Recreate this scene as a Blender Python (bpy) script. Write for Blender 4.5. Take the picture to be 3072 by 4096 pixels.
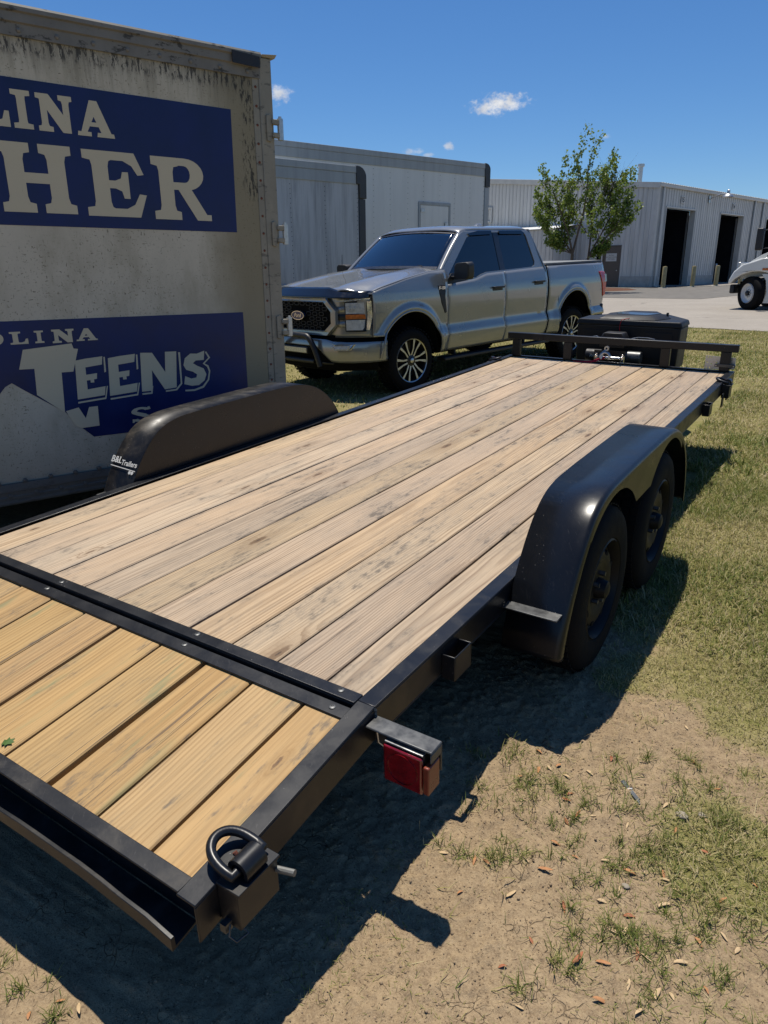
import bpy, math, random
import numpy as np
from mathutils import Vector, Matrix
from mathutils.geometry import tessellate_polygon

# ------------------------------------------------------------------ camera, sky, sun, exposure
scene = bpy.context.scene
for _o in list(bpy.data.objects):
    bpy.data.objects.remove(_o)
COL = scene.collection
random.seed(7)
RNG = np.random.default_rng(7)
PI = math.pi

CAM_LOC = (1.878892, -1.393524, 1.605333)
CAM_R = Vector((0.833369, 0.552677, -0.006636))
CAM_U = Vector((-0.170683, 0.268751, 0.947966))
CAM_F = Vector((-0.525703, 0.788873, -0.318301))
cam_data = bpy.data.cameras.new('camera')
cam = bpy.data.objects.new('camera', cam_data)
COL.objects.link(cam)
cam.matrix_world = Matrix(((CAM_R.x, CAM_U.x, -CAM_F.x, CAM_LOC[0]), (CAM_R.y, CAM_U.y, -CAM_F.y, CAM_LOC[1]),
                           (CAM_R.z, CAM_U.z, -CAM_F.z, CAM_LOC[2]), (0, 0, 0, 1)))
cam_data.sensor_fit = 'VERTICAL'
cam_data.sensor_height = 36.0
cam_data.lens = 36.0 * 713.28 / 1024.0
cam_data.clip_start = 0.05
cam_data.clip_end = 2000.0
scene.camera = cam

SUN_DIR = Vector((-0.180, 0.186, 1.0)).normalized()       # towards the sun
SUN_EL = math.asin(SUN_DIR.z)
SUN_AZ = math.atan2(SUN_DIR.x, SUN_DIR.y)

world = bpy.data.worlds.new('World')
scene.world = world
world.use_nodes = True
sun_data = bpy.data.lights.new('sun', 'SUN')
sun_data.energy = 5.0
sun_data.angle = math.radians(0.55)
sun_data.color = (1.0, 0.94, 0.84)
sun = bpy.data.objects.new('sun', sun_data)
COL.objects.link(sun)
sun.rotation_euler = SUN_DIR.to_track_quat('Z', 'Y').to_euler()

vs = scene.view_settings
vs.view_transform = 'Standard'
vs.look = 'None'
vs.exposure = 0.10
vs.gamma = 1.0
vs.use_curve_mapping = False
scene.cycles.max_bounces = 6
scene.cycles.diffuse_bounces = 1
scene.cycles.glossy_bounces = 3
scene.cycles.transparent_max_bounces = 8
scene.cycles.caustics_reflective = False
scene.cycles.caustics_refractive = False


# ------------------------------------------------------------------ node helper
class NT:
    def __init__(self, tree):
        self.t = tree
        self.x = 0

    def n(self, typ, **kw):
        nd = self.t.nodes.new(typ)
        for k, v in kw.items():
            setattr(nd, k, v)
        return nd

    def l(self, a, b):
        self.t.links.new(a, b)

    def setin(self, sock, v):
        if hasattr(v, 'is_output'):
            self.l(v, sock)
        else:
            if sock.type == 'RGBA' and len(v) == 3:
                v = (*v, 1)
            sock.default_value = v

    def math(self, op, a, b=None, c=None, clamp=False):
        m = self.n('ShaderNodeMath', operation=op)
        m.use_clamp = clamp
        self.setin(m.inputs[0], a)
        if b is not None:
            self.setin(m.inputs[1], b)
        if c is not None:
            self.setin(m.inputs[2], c)
        return m.outputs[0]

    def vmath(self, op, a, b=None):
        m = self.n('ShaderNodeVectorMath', operation=op)
        self.setin(m.inputs[0], a)
        if b is not None:
            self.setin(m.inputs[1], b)
        return m.outputs['Value'] if op in ('DOT_PRODUCT', 'LENGTH', 'DISTANCE') else m.outputs[0]

    def comb(self, x, y, z):
        m = self.n('ShaderNodeCombineXYZ')
        for i, v in enumerate((x, y, z)):
            self.setin(m.inputs[i], v)
        return m.outputs[0]

    def sep(self, v):
        m = self.n('ShaderNodeSeparateXYZ')
        self.l(v, m.inputs[0])
        return m.outputs

    def noise(self, vec, scale=5, detail=3, rough=0.55, dim='3D', dist=0.0):
        m = self.n('ShaderNodeTexNoise', noise_dimensions=dim)
        if vec is not None:
            self.l(vec, m.inputs['Vector'])
        m.inputs['Scale'].default_value = scale
        m.inputs['Detail'].default_value = detail
        m.inputs['Roughness'].default_value = rough
        m.inputs['Distortion'].default_value = dist
        return m.outputs[0]

    def vor(self, vec, scale=5, feature='F1', out='Distance', rnd=1.0):
        m = self.n('ShaderNodeTexVoronoi', feature=feature)
        if vec is not None:
            self.l(vec, m.inputs['Vector'])
        m.inputs['Scale'].default_value = scale
        m.inputs['Randomness'].default_value = rnd
        return m.outputs[out]

    def ramp(self, fac, stops, interp='LINEAR'):
        m = self.n('ShaderNodeValToRGB')
        cr = m.color_ramp
        cr.interpolation = interp
        while len(cr.elements) < len(stops):
            cr.elements.new(0.5)
        for e, (p, c) in zip(cr.elements, stops):
            e.position = p
            if not hasattr(c, '__len__'):
                c = (c, c, c)
            e.color = (*c[:3], 1)
        self.l(fac, m.inputs[0])
        return m.outputs[0]

    def mix(self, fac, a, b, blend='MIX'):
        m = self.n('ShaderNodeMix', data_type='RGBA', blend_type=blend)
        self.setin(m.inputs[0], fac)
        self.setin(m.inputs[6], a)
        self.setin(m.inputs[7], b)
        return m.outputs[2]

    def maprange(self, v, a, b, c=0.0, d=1.0, smooth=True):
        m = self.n('ShaderNodeMapRange')
        m.interpolation_type = 'SMOOTHSTEP' if smooth else 'LINEAR'
        self.setin(m.inputs[0], v)
        for i, k in enumerate((a, b, c, d)):
            self.setin(m.inputs[1 + i], k)
        return m.outputs[0]

    def bump(self, h, strength=0.3, dist=0.01):
        m = self.n('ShaderNodeBump')
        m.inputs['Strength'].default_value = strength
        m.inputs['Distance'].default_value = dist
        self.l(h, m.inputs['Height'])
        return m.outputs[0]


# sky: Nishita plus a few small fair-weather clouds fixed in the sky
def build_world():
    t = NT(world.node_tree)
    world.node_tree.nodes.clear()
    out = t.n('ShaderNodeOutputWorld')
    bg = t.n('ShaderNodeBackground')
    t.l(bg.outputs[0], out.inputs[0])
    sky = t.n('ShaderNodeTexSky', sky_type='NISHITA')
    sky.sun_disc = False
    sky.sun_elevation = SUN_EL
    sky.sun_rotation = SUN_AZ
    sky.air_density = 1.0
    sky.dust_density = 0.0
    sky.ozone_density = 8.0
    sky.altitude = 100
    geo = t.n('ShaderNodeTexCoord')
    d = t.vmath('NORMALIZE', geo.outputs['Generated'])
    total = None
    clouds = [((-0.4168, 0.8883, 0.1927), .036, .0125, 1.0, 11), ((-0.432, 0.8815, 0.1880), .022, .009, .95, 71), ((-0.6396, 0.7412, 0.2039), .015, .011, .9, 23),
              ((-0.478, 0.8658, 0.1483), .008, .0055, .75, 37), ((-0.5166, 0.8441, 0.1433), .015, .004, .55, 41),
              ((-0.500, 0.8530, 0.139), .009, .003, .5, 43), ((-0.30, 0.93, 0.150), .006, .003, .3, 53), ((-0.088, 0.98, 0.155), .006, .004, .4, 57),
              ((0.5, 0.85, 0.21), .05, .018, .9, 61), ((-0.93, 0.30, 0.2), .045, .015, .9, 67)]
    for c, w, h, op, seed in clouds:
        c = Vector(c).normalized()
        e1 = c.cross(Vector((0, 0, 1))).normalized()
        e2 = e1.cross(c).normalized()
        dc = t.vmath('DOT_PRODUCT', d, tuple(c))
        a = t.math('DIVIDE', t.vmath('DOT_PRODUCT', d, tuple(e1)), w)
        b = t.math('DIVIDE', t.vmath('DOT_PRODUCT', d, tuple(e2)), h)
        r = t.math('SQRT', t.math('ADD', t.math('MULTIPLY', a, a), t.math('MULTIPLY', b, b)))
        vec = t.comb(t.math('MULTIPLY', a, w * 55), t.math('MULTIPLY', b, h * 75), float(seed))
        nz = t.noise(vec, 1.6, 4, .62)
        f = t.math('ADD', t.math('SUBTRACT', 1.0, r), t.math('MULTIPLY', t.math('SUBTRACT', nz, .5), 2.4))
        f = t.maprange(f, -.05, 1.0)
        f = t.math('MULTIPLY', f, t.math('GREATER_THAN', dc, .5))
        f = t.math('MULTIPLY', f, op)
        total = f if total is None else t.math('MAXIMUM', total, f)
    nz2 = t.noise(d, 60, 4, .6)
    ccol = t.ramp(nz2, [(.3, (6.0, 6.4, 7.2)), (.65, (9.5, 9.6, 9.8))])
    hs = t.n('ShaderNodeHueSaturation')
    hs.inputs['Saturation'].default_value = 1.12
    t.l(sky.outputs[0], hs.inputs['Color'])
    tint = t.mix(1.0, hs.outputs[0], (.97, 1.06, 1.16), 'MULTIPLY')
    colr = t.mix(total, tint, ccol)
    t.l(colr, bg.inputs[0])
    bg.inputs[1].default_value = 0.082


build_world()


# ------------------------------------------------------------------ materials
def new_mat(name):
    m = bpy.data.materials.new(name)
    m.use_nodes = True
    t = NT(m.node_tree)
    b = m.node_tree.nodes['Principled BSDF']
    return m, t, b


def simple(name, col, rough=.5, metal=0.0, spec=.5, var=.12, vscale=8, bump=0.0, bscale=60, coat=0.0):
    m, t, b = new_mat(name)
    tc = t.n('ShaderNodeTexCoord').outputs['Object']
    nz = t.noise(tc, vscale, 4, .6)
    lo = tuple(c * (1 - var) for c in col)
    hi = tuple(min(1, c * (1 + var)) for c in col)
    t.l(t.ramp(nz, [(.3, lo), (.7, hi)]), b.inputs['Base Color'])
    b.inputs['Metallic'].default_value = metal
    t.l(t.maprange(nz, .2, .8, max(.02, rough - .08), min(1, rough + .1)), b.inputs['Roughness'])
    b.inputs['Specular IOR Level'].default_value = spec
    if coat:
        b.inputs['Coat Weight'].default_value = coat
        b.inputs['Coat Roughness'].default_value = .03
    if bump:
        t.l(t.bump(t.noise(tc, bscale, 3, .6), bump, .004), b.inputs['Normal'])
    return m


def make_steel(name, base=(.008, .009, .0115), dust=.16, rough=.32, dustcol=(.06, .055, .05), scuff=.5, rvar=.12):
    """black enamelled steel with road dust, scuffs and small chips"""
    m, t, b = new_mat(name)
    tc = t.n('ShaderNodeTexCoord').outputs['Object']
    x, y, z = t.sep(tc)
    n1 = t.noise(tc, 7, 5, .65, dist=.6)
    n2 = t.noise(tc, 45, 4, .7)
    d = t.math('MULTIPLY', t.maprange(n1, .42, .78), t.maprange(n2, .25, .75, .35, 1))
    c = t.mix(t.math('MULTIPLY', d, dust), base, dustcol)
    sc = t.noise(t.comb(t.math('MULTIPLY', t.math('ADD', x, y), 45), t.math('MULTIPLY', t.math('SUBTRACT', x, y), 7), t.math('MULTIPLY', z, 12)), 3, 4, .7, dist=1.2)
    scm = t.maprange(sc, .60, .70)
    c = t.mix(t.math('MULTIPLY', scm, .26 * scuff), c, (.20, .19, .18))
    vv = t.vor(tc, 70)
    chip = t.math('MULTIPLY', t.math('LESS_THAN', vv, .09), t.math('GREATER_THAN', n1, .57))
    c = t.mix(t.math('MULTIPLY', chip, scuff), c, (.42, .40, .37))
    t.l(c, b.inputs['Base Color'])
    r = t.math('ADD', t.maprange(n1, .3, .75, rough - .05, rough + rvar), t.math('MULTIPLY', n2, rvar * .4))
    t.l(r, b.inputs['Roughness'])
    b.inputs['Specular IOR Level'].default_value = .38
    t.l(t.bump(n2, .05, .003), b.inputs['Normal'])
    return m


def make_wood(name, light, late, grey, greyamt=.5, green=0.0, spacing=.0075, sat=1.0, vr=.24):
    """flat-sawn pine plank: ring pattern cut along the board, knots, checks, weathering"""
    m, t, b = new_mat(name)
    tc = t.n('ShaderNodeTexCoord').outputs['Object']
    rnd = t.n('ShaderNodeObjectInfo').outputs['Random']
    r2 = t.math('FRACT', t.math('MULTIPLY', rnd, 17.31))
    r3 = t.math('FRACT', t.math('MULTIPLY', rnd, 71.77))
    x, y, z = t.sep(tc)
    ox = t.math('ADD', x, t.math('MULTIPLY', rnd, 31.0))
    oy = t.math('ADD', y, t.math('MULTIPLY', r2, 57.0))
    # knots
    kv = t.comb(t.math('MULTIPLY', ox, 5.2), t.math('MULTIPLY', oy, 1.35), 0.0)
    vn = t.n('ShaderNodeTexVoronoi', feature='F1', voronoi_dimensions='2D')
    t.l(kv, vn.inputs['Vector'])
    vn.inputs['Scale'].default_value = 1.0
    kd = vn.outputs['Distance']
    krn = t.sep(vn.outputs['Color'])
    kon = t.math('GREATER_THAN', krn[0], .72)
    ksz = t.math('MULTIPLY_ADD', krn[1], .075, .030)
    kd = t.math('ADD', kd, t.math('MULTIPLY', t.math('SUBTRACT', t.noise(tc, 60, 2, .5), .5), .05))
    knot = t.math('MULTIPLY', t.maprange(t.math('DIVIDE', kd, ksz), .6, 1.0, 1, 0), kon)
    halo = t.math('MULTIPLY', t.maprange(t.math('DIVIDE', kd, ksz), .8, 4.2, 1, 0), kon)
    # rings
    w1 = t.noise(t.comb(t.math('MULTIPLY', ox, 2.2), t.math('MULTIPLY', oy, .75), 0.0), 1.0, 3, .5)
    w2 = t.noise(t.comb(t.math('MULTIPLY', ox, 14), t.math('MULTIPLY', oy, 1.6), 3.0), 1.0, 3, .55)
    px = t.math('MULTIPLY', t.math('SUBTRACT', r3, .5), .26)
    dx = t.math('ADD', t.math('SUBTRACT', x, px), t.math('MULTIPLY', t.math('SUBTRACT', w1, .5), .09))
    dz = t.math('ADD', t.math('MULTIPLY_ADD', r2, .07, .03), t.math('MULTIPLY', t.math('MULTIPLY', t.math('SUBTRACT', rnd, .5), y), .022))
    rr = t.math('SQRT', t.math('ADD', t.math('MULTIPLY', dx, dx), t.math('MULTIPLY', dz, dz)))
    rr = t.math('ADD', rr, t.math('MULTIPLY', t.math('SUBTRACT', w2, .5), .010))
    rr = t.math('ADD', rr, t.math('MULTIPLY', t.math('MULTIPLY', halo, halo), .020))
    ph = t.math('FRACT', t.math('DIVIDE', rr, spacing))
    lw = t.ramp(ph, [(0, 0.15), (.35, 0.0), (.78, .75), (.90, 1.0), (1.0, .15)])
    ringv = t.noise(t.comb(t.math('MULTIPLY', rr, 60.0), t.math('MULTIPLY', oy, .3), 7.0), 1.0, 2, .5)
    lw = t.math('MULTIPLY', lw, t.maprange(ringv, .25, .75, .25, 1.0))
    # fibre
    fib = t.noise(t.comb(t.math('MULTIPLY', ox, 420), t.math('MULTIPLY', oy, 7), 0.0), 1.0, 3, .6)
    fib2 = t.noise(t.comb(t.math('MULTIPLY', ox, 110), t.math('MULTIPLY', oy, 2.2), 5.0), 1.0, 4, .65)
    c = t.mix(t.math('MULTIPLY', lw, .95), light, late)
    c = t.mix(t.maprange(fib2, .40, .72, 0, .42), c, tuple(v * .75 for v in late))
    # weather / foot dirt
    g1 = t.noise(t.comb(t.math('MULTIPLY', ox, 7), t.math('MULTIPLY', oy, 1.5), 1.0), 1.0, 5, .68, dist=.5)
    g2 = t.noise(t.comb(t.math('MULTIPLY', ox, 38), t.math('MULTIPLY', oy, 11), 2.0), 1.0, 4, .7)
    gm = t.math('MULTIPLY', t.maprange(g1, .34, .72), t.maprange(g2, .25, .7, .4, 1.0))
    c = t.mix(t.math('MULTIPLY', gm, greyamt), c, grey)
    dk = t.maprange(t.math('MULTIPLY', g1, g2), .29, .42)
    c = t.mix(t.math('MULTIPLY', dk, .8), c, (.115, .09, .066))
    if green:
        gn = t.noise(t.comb(t.math('MULTIPLY', ox, 16), t.math('MULTIPLY', oy, 2.0), 9.0), 1.0, 4, .6, dist=.4)
        gn2 = t.noise(t.comb(t.math('MULTIPLY', ox, 4), t.math('MULTIPLY', oy, 1.6), 12.0), 1.0, 2, .5)
        gmk = t.math('MULTIPLY', t.maprange(gn, .52, .68), t.maprange(gn2, .5, .62))
        c = t.mix(t.math('MULTIPLY', gmk, green), c, (.16, .19, .10))
    # drying checks
    ck = t.noise(t.comb(t.math('MULTIPLY', ox, 75), t.math('MULTIPLY', oy, .9), 20.0), 1.0, 3, .6)
    ckm = t.maprange(ck, .645, .67)
    ck2 = t.noise(t.comb(t.math('MULTIPLY', ox, 150), t.math('MULTIPLY', oy, 1.6), 33.0), 1.0, 3, .6)
    ckm = t.math('MAXIMUM', ckm, t.math('MULTIPLY', t.maprange(ck2, .655, .69), .5))
    c = t.mix(t.math('MULTIPLY', ckm, .75), c, (.085, .058, .04))
    c = t.mix(t.math('MULTIPLY', halo, .35), c, tuple(v * .8 for v in late))
    c = t.mix(t.math('MULTIPLY', knot, .82), c, (.12, .068, .035))
    kc = t.math('MULTIPLY', t.maprange(t.math('DIVIDE', kd, ksz), .12, .35, 1, 0), kon)
    c = t.mix(t.math('MULTIPLY', kc, .8), c, (.03, .02, .015))
    # board to board
    hsv = t.n('ShaderNodeHueSaturation')
    t.l(c, hsv.inputs['Color'])
    t.l(t.math('MULTIPLY_ADD', r3, .006, .497), hsv.inputs['Hue'])
    t.l(t.math('MULTIPLY_ADD', r2, vr, sat - vr * .5), hsv.inputs['Saturation'])
    t.l(t.math('MULTIPLY_ADD', rnd, vr, 1 - vr * .6), hsv.inputs['Value'])
    t.l(hsv.outputs[0], b.inputs['Base Color'])
    t.l(t.math('MULTIPLY_ADD', fib, .25, .5), b.inputs['Roughness'])
    b.inputs['Specular IOR Level'].default_value = .35
    hgt = t.math('SUBTRACT', t.math('ADD', t.math('MULTIPLY', lw, .5), t.math('MULTIPLY', fib, .35)), t.math('MULTIPLY', ckm, 1.6))
    t.l(t.bump(hgt, .35, .002), b.inputs['Normal'])
    return m


def make_paint(name, col, metal=.75, rough=.30):
    m, t, b = new_mat(name)
    tc = t.n('ShaderNodeTexCoord').outputs['Object']
    fl = t.noise(tc, 900, 1, .5)
    dust = t.noise(tc, 3, 4, .6)
    c = t.mix(t.maprange(fl, .3, .7, 0, .25), col, tuple(v * .7 for v in col))
    c = t.mix(t.maprange(dust, .4, .8, 0, .12), c, (.20, .18, .15))
    t.l(c, b.inputs['Base Color'])
    b.inputs['Metallic'].default_value = metal
    t.l(t.maprange(dust, .3, .8, rough - .03, rough + .08), b.inputs['Roughness'])
    b.inputs['Coat Weight'].default_value = .9
    b.inputs['Coat Roughness'].default_value = .035
    return m


def make_glass(name, tint=(.02, .025, .028), alpha=.25, rough=.01, base=.02, dif=.35):
    """tinted glazing: fresnel reflection over a partly see-through tint"""
    m, t, b = new_mat(name)
    nodes = m.node_tree.nodes
    nodes.remove(b)
    out = nodes['Material Output']
    tr = t.n('ShaderNodeBsdfTransparent')
    tr.inputs[0].default_value = (alpha, alpha * 1.05, alpha * 1.08, 1)
    df = t.n('ShaderNodeBsdfDiffuse')
    df.inputs[0].default_value = (*tint, 1)
    gl = t.n('ShaderNodeBsdfGlossy')
    tc = t.n('ShaderNodeTexCoord').outputs['Object']
    sm = t.noise(tc, 6, 4, .6)
    t.l(t.maprange(sm, .3, .8, rough, rough + .05), gl.inputs['Roughness'])
    gl.inputs[0].default_value = (1, 1, 1, 1)
    m1 = t.n('ShaderNodeMixShader')
    m1.inputs[0].default_value = dif
    t.l(tr.outputs[0], m1.inputs[1])
    t.l(df.outputs[0], m1.inputs[2])
    fr = t.n('ShaderNodeFresnel')
    fr.inputs[0].default_value = 1.62
    m2 = t.n('ShaderNodeMixShader')
    t.l(t.math('MULTIPLY_ADD', fr.outputs[0], 1.25, base, clamp=True), m2.inputs[0])
    t.l(m1.outputs[0], m2.inputs[1])
    t.l(gl.outputs[0], m2.inputs[2])
    t.l(m2.outputs[0], out.inputs[0])
    return m


M = {}
M['steel'] = make_steel('black_enamel_steel')
M['steel_dusty'] = make_steel('black_enamel_dusty', dust=.55, rough=.42, dustcol=(.11, .095, .075))
M['fender_steel'] = make_steel('fender_enamel', base=(.007, .008, .0105), dust=.03, rough=.31, scuff=.4, rvar=.03, dustcol=(.05, .05, .05))
M['fender_dusty'] = make_steel('fender_enamel_dusty', base=(.008, .008, .009), dust=.6, rough=.36, dustcol=(.13, .105, .075), scuff=.6)
M['wood_deck'] = make_wood('weathered_pine', (.515, .388, .252), (.215, .135, .075), (.265, .215, .158), .86, spacing=.010, sat=1.0)
M['wood_tail'] = make_wood('fresh_treated_pine', (.46, .30, .138), (.24, .135, .052), (.28, .20, .105), .62, green=.75, spacing=.013, sat=1.04, vr=.10)
M['plate'] = simple('bare_grey_steel', (.10, .102, .102), .42, .7, var=.3, vscale=25)
M['galv'] = simple('galvanised_steel', (.50, .50, .49), .38, .9, var=.2, vscale=30)
M['chrome'] = simple('polished_steel', (.75, .75, .74), .14, 1.0, var=.05)
M['rubber'] = simple('black_rubber', (.0075, .0075, .008), .8, 0, .12, .3, 20, .3, 90)
M['rimblack'] = simple('black_rim_paint', (.006, .006, .0065), .5, 0, .25, .3)
M['redlens'] = simple('red_lens', (.20, .004, .006), .12, 0, .6, .35, 30, .25, 120, coat=.8)
M['amberlens'] = simple('amber_lens', (.50, .13, .02), .15, 0, .6, .3, 30, .2, 120, coat=.6)
M['redmarker'] = simple('faded_red_marker', (.19, .038, .018), .3, 0, .5, .3, 25, .1, 60)
M['blackplastic'] = simple('black_moulded_plastic', (.016, .016, .018), .48, 0, .45, .25, 15, .15, 250)
M['toolbox'] = simple('black_textured_box', (.006, .006, .007), .5, 0, .35, .3, 6, .2, 200)
M['solarblue'] = simple('dark_blue_gloss', (.012, .016, .03), .45, 0, .5, .2, 20, coat=.5)
M['redstrap'] = simple('red_webbing', (.50, .018, .03), .8, 0, .2, .2, 40)
M['white'] = simple('white_paint', (.72, .72, .70), .4, 0, .5, .06, 6)
M['decal'] = simple('white_decal', (.62, .61, .57), .5, 0, .4, .1, 20)
M['rust'] = simple('rusty_red_steel', (.16, .055, .035), .7, .2, .3, .3, 40)

# ------------------------------------------------------------------ geometry helpers
class MB:
    """collects vertices and faces for ONE mesh object"""
    def __init__(self):
        self.v, self.f, self.mi = [], [], []
        self.cur = 0

    def add(self, vs, fs):
        o = len(self.v)
        self.v += [tuple(map(float, p)) for p in vs]
        for f in fs:
            self.f.append(tuple(i + o for i in f))
            self.mi.append(self.cur)
        return self

    def box(self, x0, x1, y0, y1, z0, z1):
        vs = [(x, y, z) for z in (z0, z1) for y in (y0, y1) for x in (x0, x1)]
        return self.add(vs, [(0, 2, 3, 1), (4, 5, 7, 6), (0, 1, 5, 4), (2, 6, 7, 3), (0, 4, 6, 2), (1, 3, 7, 5)])

    def hexa(self, p):
        """8 corners: bottom 4 ccw then top 4 ccw"""
        return self.add(p, [(3, 2, 1, 0), (4, 5, 6, 7), (0, 1, 5, 4), (1, 2, 6, 5), (2, 3, 7, 6), (3, 0, 4, 7)])

    def cyl(self, p0, p1, r0, r1=None, n=16, caps=True):
        r1 = r0 if r1 is None else r1
        p0, p1 = Vector(p0), Vector(p1)
        d = (p1 - p0).normalized()
        a = d.cross(Vector((0, 0, 1)) if abs(d.z) < .9 else Vector((1, 0, 0))).normalized()
        b = d.cross(a)
        vs = []
        for p, r in ((p0, r0), (p1, r1)):
            for i in range(n):
                an = 2 * PI * i / n
                vs.append(p + (a * math.cos(an) + b * math.sin(an)) * r)
        fs = [(i, i + n, (i + 1) % n + n, (i + 1) % n) for i in range(n)]
        if caps:
            fs += [tuple(range(n)), tuple(reversed(range(n, 2 * n)))]
        return self.add(vs, fs)

    def tube(self, pts, rad, n=10, closed=False, caps=True):
        P = [Vector(p) for p in pts]
        rads = rad if hasattr(rad, '__len__') else [rad] * len(P)
        N = len(P)
        vs, prev = [], None
        for i in range(N):
            if closed:
                d = (P[(i + 1) % N] - P[i - 1]).normalized()
            else:
                d = (P[min(i + 1, N - 1)] - P[max(i - 1, 0)]).normalized()
            if prev is None:
                a = d.cross(Vector((0, 0, 1)) if abs(d.z) < .9 else Vector((1, 0, 0))).normalized()
            else:
                a = (prev - d * prev.dot(d))
                a = a.normalized() if a.length > 1e-6 else d.orthogonal().normalized()
            prev = a
            b = d.cross(a)
            for k in range(n):
                an = 2 * PI * k / n
                vs.append(P[i] + (a * math.cos(an) + b * math.sin(an)) * rads[i])
        fs = []
        for i in range(N if closed else N - 1):
            j = (i + 1) % N
            for k in range(n):
                k2 = (k + 1) % n
                fs.append((i * n + k, i * n + k2, j * n + k2, j * n + k))
        if caps and not closed:
            fs += [tuple(reversed(range(n))), tuple(range((N - 1) * n, N * n))]
        return self.add(vs, fs)

    def lathe(self, prof, axis='X', n=40, center=(0, 0, 0)):
        """prof: (a, r) pairs along the axis; open profile revolved"""
        vs = []
        for a, r in prof:
            for k in range(n):
                an = 2 * PI * k / n
                c, s = r * math.cos(an), r * math.sin(an)
                p = {'X': (a, c, s), 'Y': (c, a, s), 'Z': (c, s, a)}[axis]
                vs.append((p[0] + center[0], p[1] + center[1], p[2] + center[2]))
        fs = []
        for i in range(len(prof) - 1):
            for k in range(n):
                k2 = (k + 1) % n
                fs.append((i * n + k, (i + 1) * n + k, (i + 1) * n + k2, i * n + k2))
        return self.add(vs, fs)

    def grid(self, fn, us, vs_, flip=False):
        nu, nv = len(us), len(vs_)
        vs = [fn(u, v) for u in us for v in vs_]
        fs = []
        for i in range(nu - 1):
            for j in range(nv - 1):
                q = (i * nv + j, (i + 1) * nv + j, (i + 1) * nv + j + 1, i * nv + j + 1)
                fs.append(q[::-1] if flip else q)
        return self.add(vs, fs)

    def prism(self, poly, fn, depth_fn=None, holes=()):
        """2D polygon (with holes) mapped by fn(a, b, side) for side 0 (front) and 1 (back)"""
        loops = [list(poly)] + [list(h) for h in holes]
        flat = [p for lp in loops for p in lp]
        tris = tessellate_polygon([[Vector((p[0], p[1], 0)) for p in lp] for lp in loops])
        n = len(flat)
        vs = [fn(p[0], p[1], 0) for p in flat] + [fn(p[0], p[1], 1) for p in flat]
        fs = []
        for tr in tris:
            a, b, c = (Vector((flat[i][0], flat[i][1], 0)) for i in tr)
            tr = tuple(tr) if (b - a).cross(c - a).z > 0 else tuple(reversed(tr))
            fs.append(tr)
            fs.append(tuple(i + n for i in reversed(tr)))
        o = 0
        for lp in loops:
            k = len(lp)
            for i in range(k):
                j = (i + 1) % k
                fs.append((o + i, o + i + n, o + j + n, o + j))
            o += k
        return self.add(vs, fs)

    def build(self, name, mat, parent=None, off=(0, 0, 0), bevel=0, smooth=35, loc=None, solid=0, segs=2, label=None, recalc=True):
        me = bpy.data.meshes.new(name)
        vs = np.array(self.v, dtype=float) - np.array(off)
        me.from_pydata([tuple(p) for p in vs], [], self.f)
        mats = mat if isinstance(mat, (list, tuple)) else [mat]
        for mm in mats:
            me.materials.append(mm)
        if len(mats) > 1:
            me.polygons.foreach_set('material_index', self.mi)
        if recalc:
            import bmesh
            bm = bmesh.new()
            bm.from_mesh(me)
            bmesh.ops.recalc_face_normals(bm, faces=bm.faces)
            bm.to_mesh(me)
            bm.free()
        if smooth:
            me.shade_smooth()
            me.set_sharp_from_angle(angle=math.radians(smooth))
        o = bpy.data.objects.new(name, me)
        COL.objects.link(o)
        if parent is not None:
            o.parent = parent
        if loc is not None:
            o.location = loc
        if solid:
            s = o.modifiers.new('solid', 'SOLIDIFY')
            s.thickness = solid
            s.offset = -1
        if bevel:
            b = o.modifiers.new('bevel', 'BEVEL')
            b.width = bevel
            b.segments = segs
            b.limit_method = 'ANGLE'
            b.angle_limit = math.radians(40)
        if label:
            o['label'] = label
        return o


def tag(o, label=None, cat=None, group=None, kind=None):
    if label:
        o['label'] = label
    if cat:
        o['category'] = cat
    if group:
        o['group'] = group
    if kind:
        o['kind'] = kind
    return o


def thing(name, label, cat, loc=(0, 0, 0), rot=None, group=None):
    e = bpy.data.objects.new(name, None)
    e.empty_display_size = .2
    COL.objects.link(e)
    if rot is not None:
        m = rot.to_4x4() if len(rot) == 3 else rot.copy()
        m.translation = Vector(loc)
        e.matrix_world = m
    else:
        e.location = loc
    return tag(e, label, cat, group)


def copy_part(o, parent, loc=None, rot=None):
    c = o.copy()
    COL.objects.link(c)
    c.parent = parent
    if loc is not None:
        c.location = loc
    if rot is not None:
        c.rotation_euler = rot
    for ch in o.children:
        copy_part(ch, c)
    return c


def text_mesh(body, size=1.0, extrude=0.0, align='CENTER', shear=0.0, bold=0.0):
    cu = bpy.data.curves.new('t', 'FONT')
    cu.body = body
    cu.size = size
    cu.extrude = extrude
    cu.align_x = align
    cu.align_y = 'CENTER'
    cu.shear = shear
    cu.offset = bold
    cu.resolution_u = 3
    o = bpy.data.objects.new('t', cu)
    me = bpy.data.meshes.new_from_object(o)
    bpy.data.objects.remove(o)
    return me


def text_part(name, body, mat, parent, matrix, size, extrude=.001, shear=0.0, bold=0.0):
    me = text_mesh(body, size, extrude, shear=shear, bold=bold)
    me.materials.clear()
    me.materials.append(mat)
    me.transform(matrix)
    o = bpy.data.objects.new(name, me)
    COL.objects.link(o)
    o.parent = parent
    return o


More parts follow.
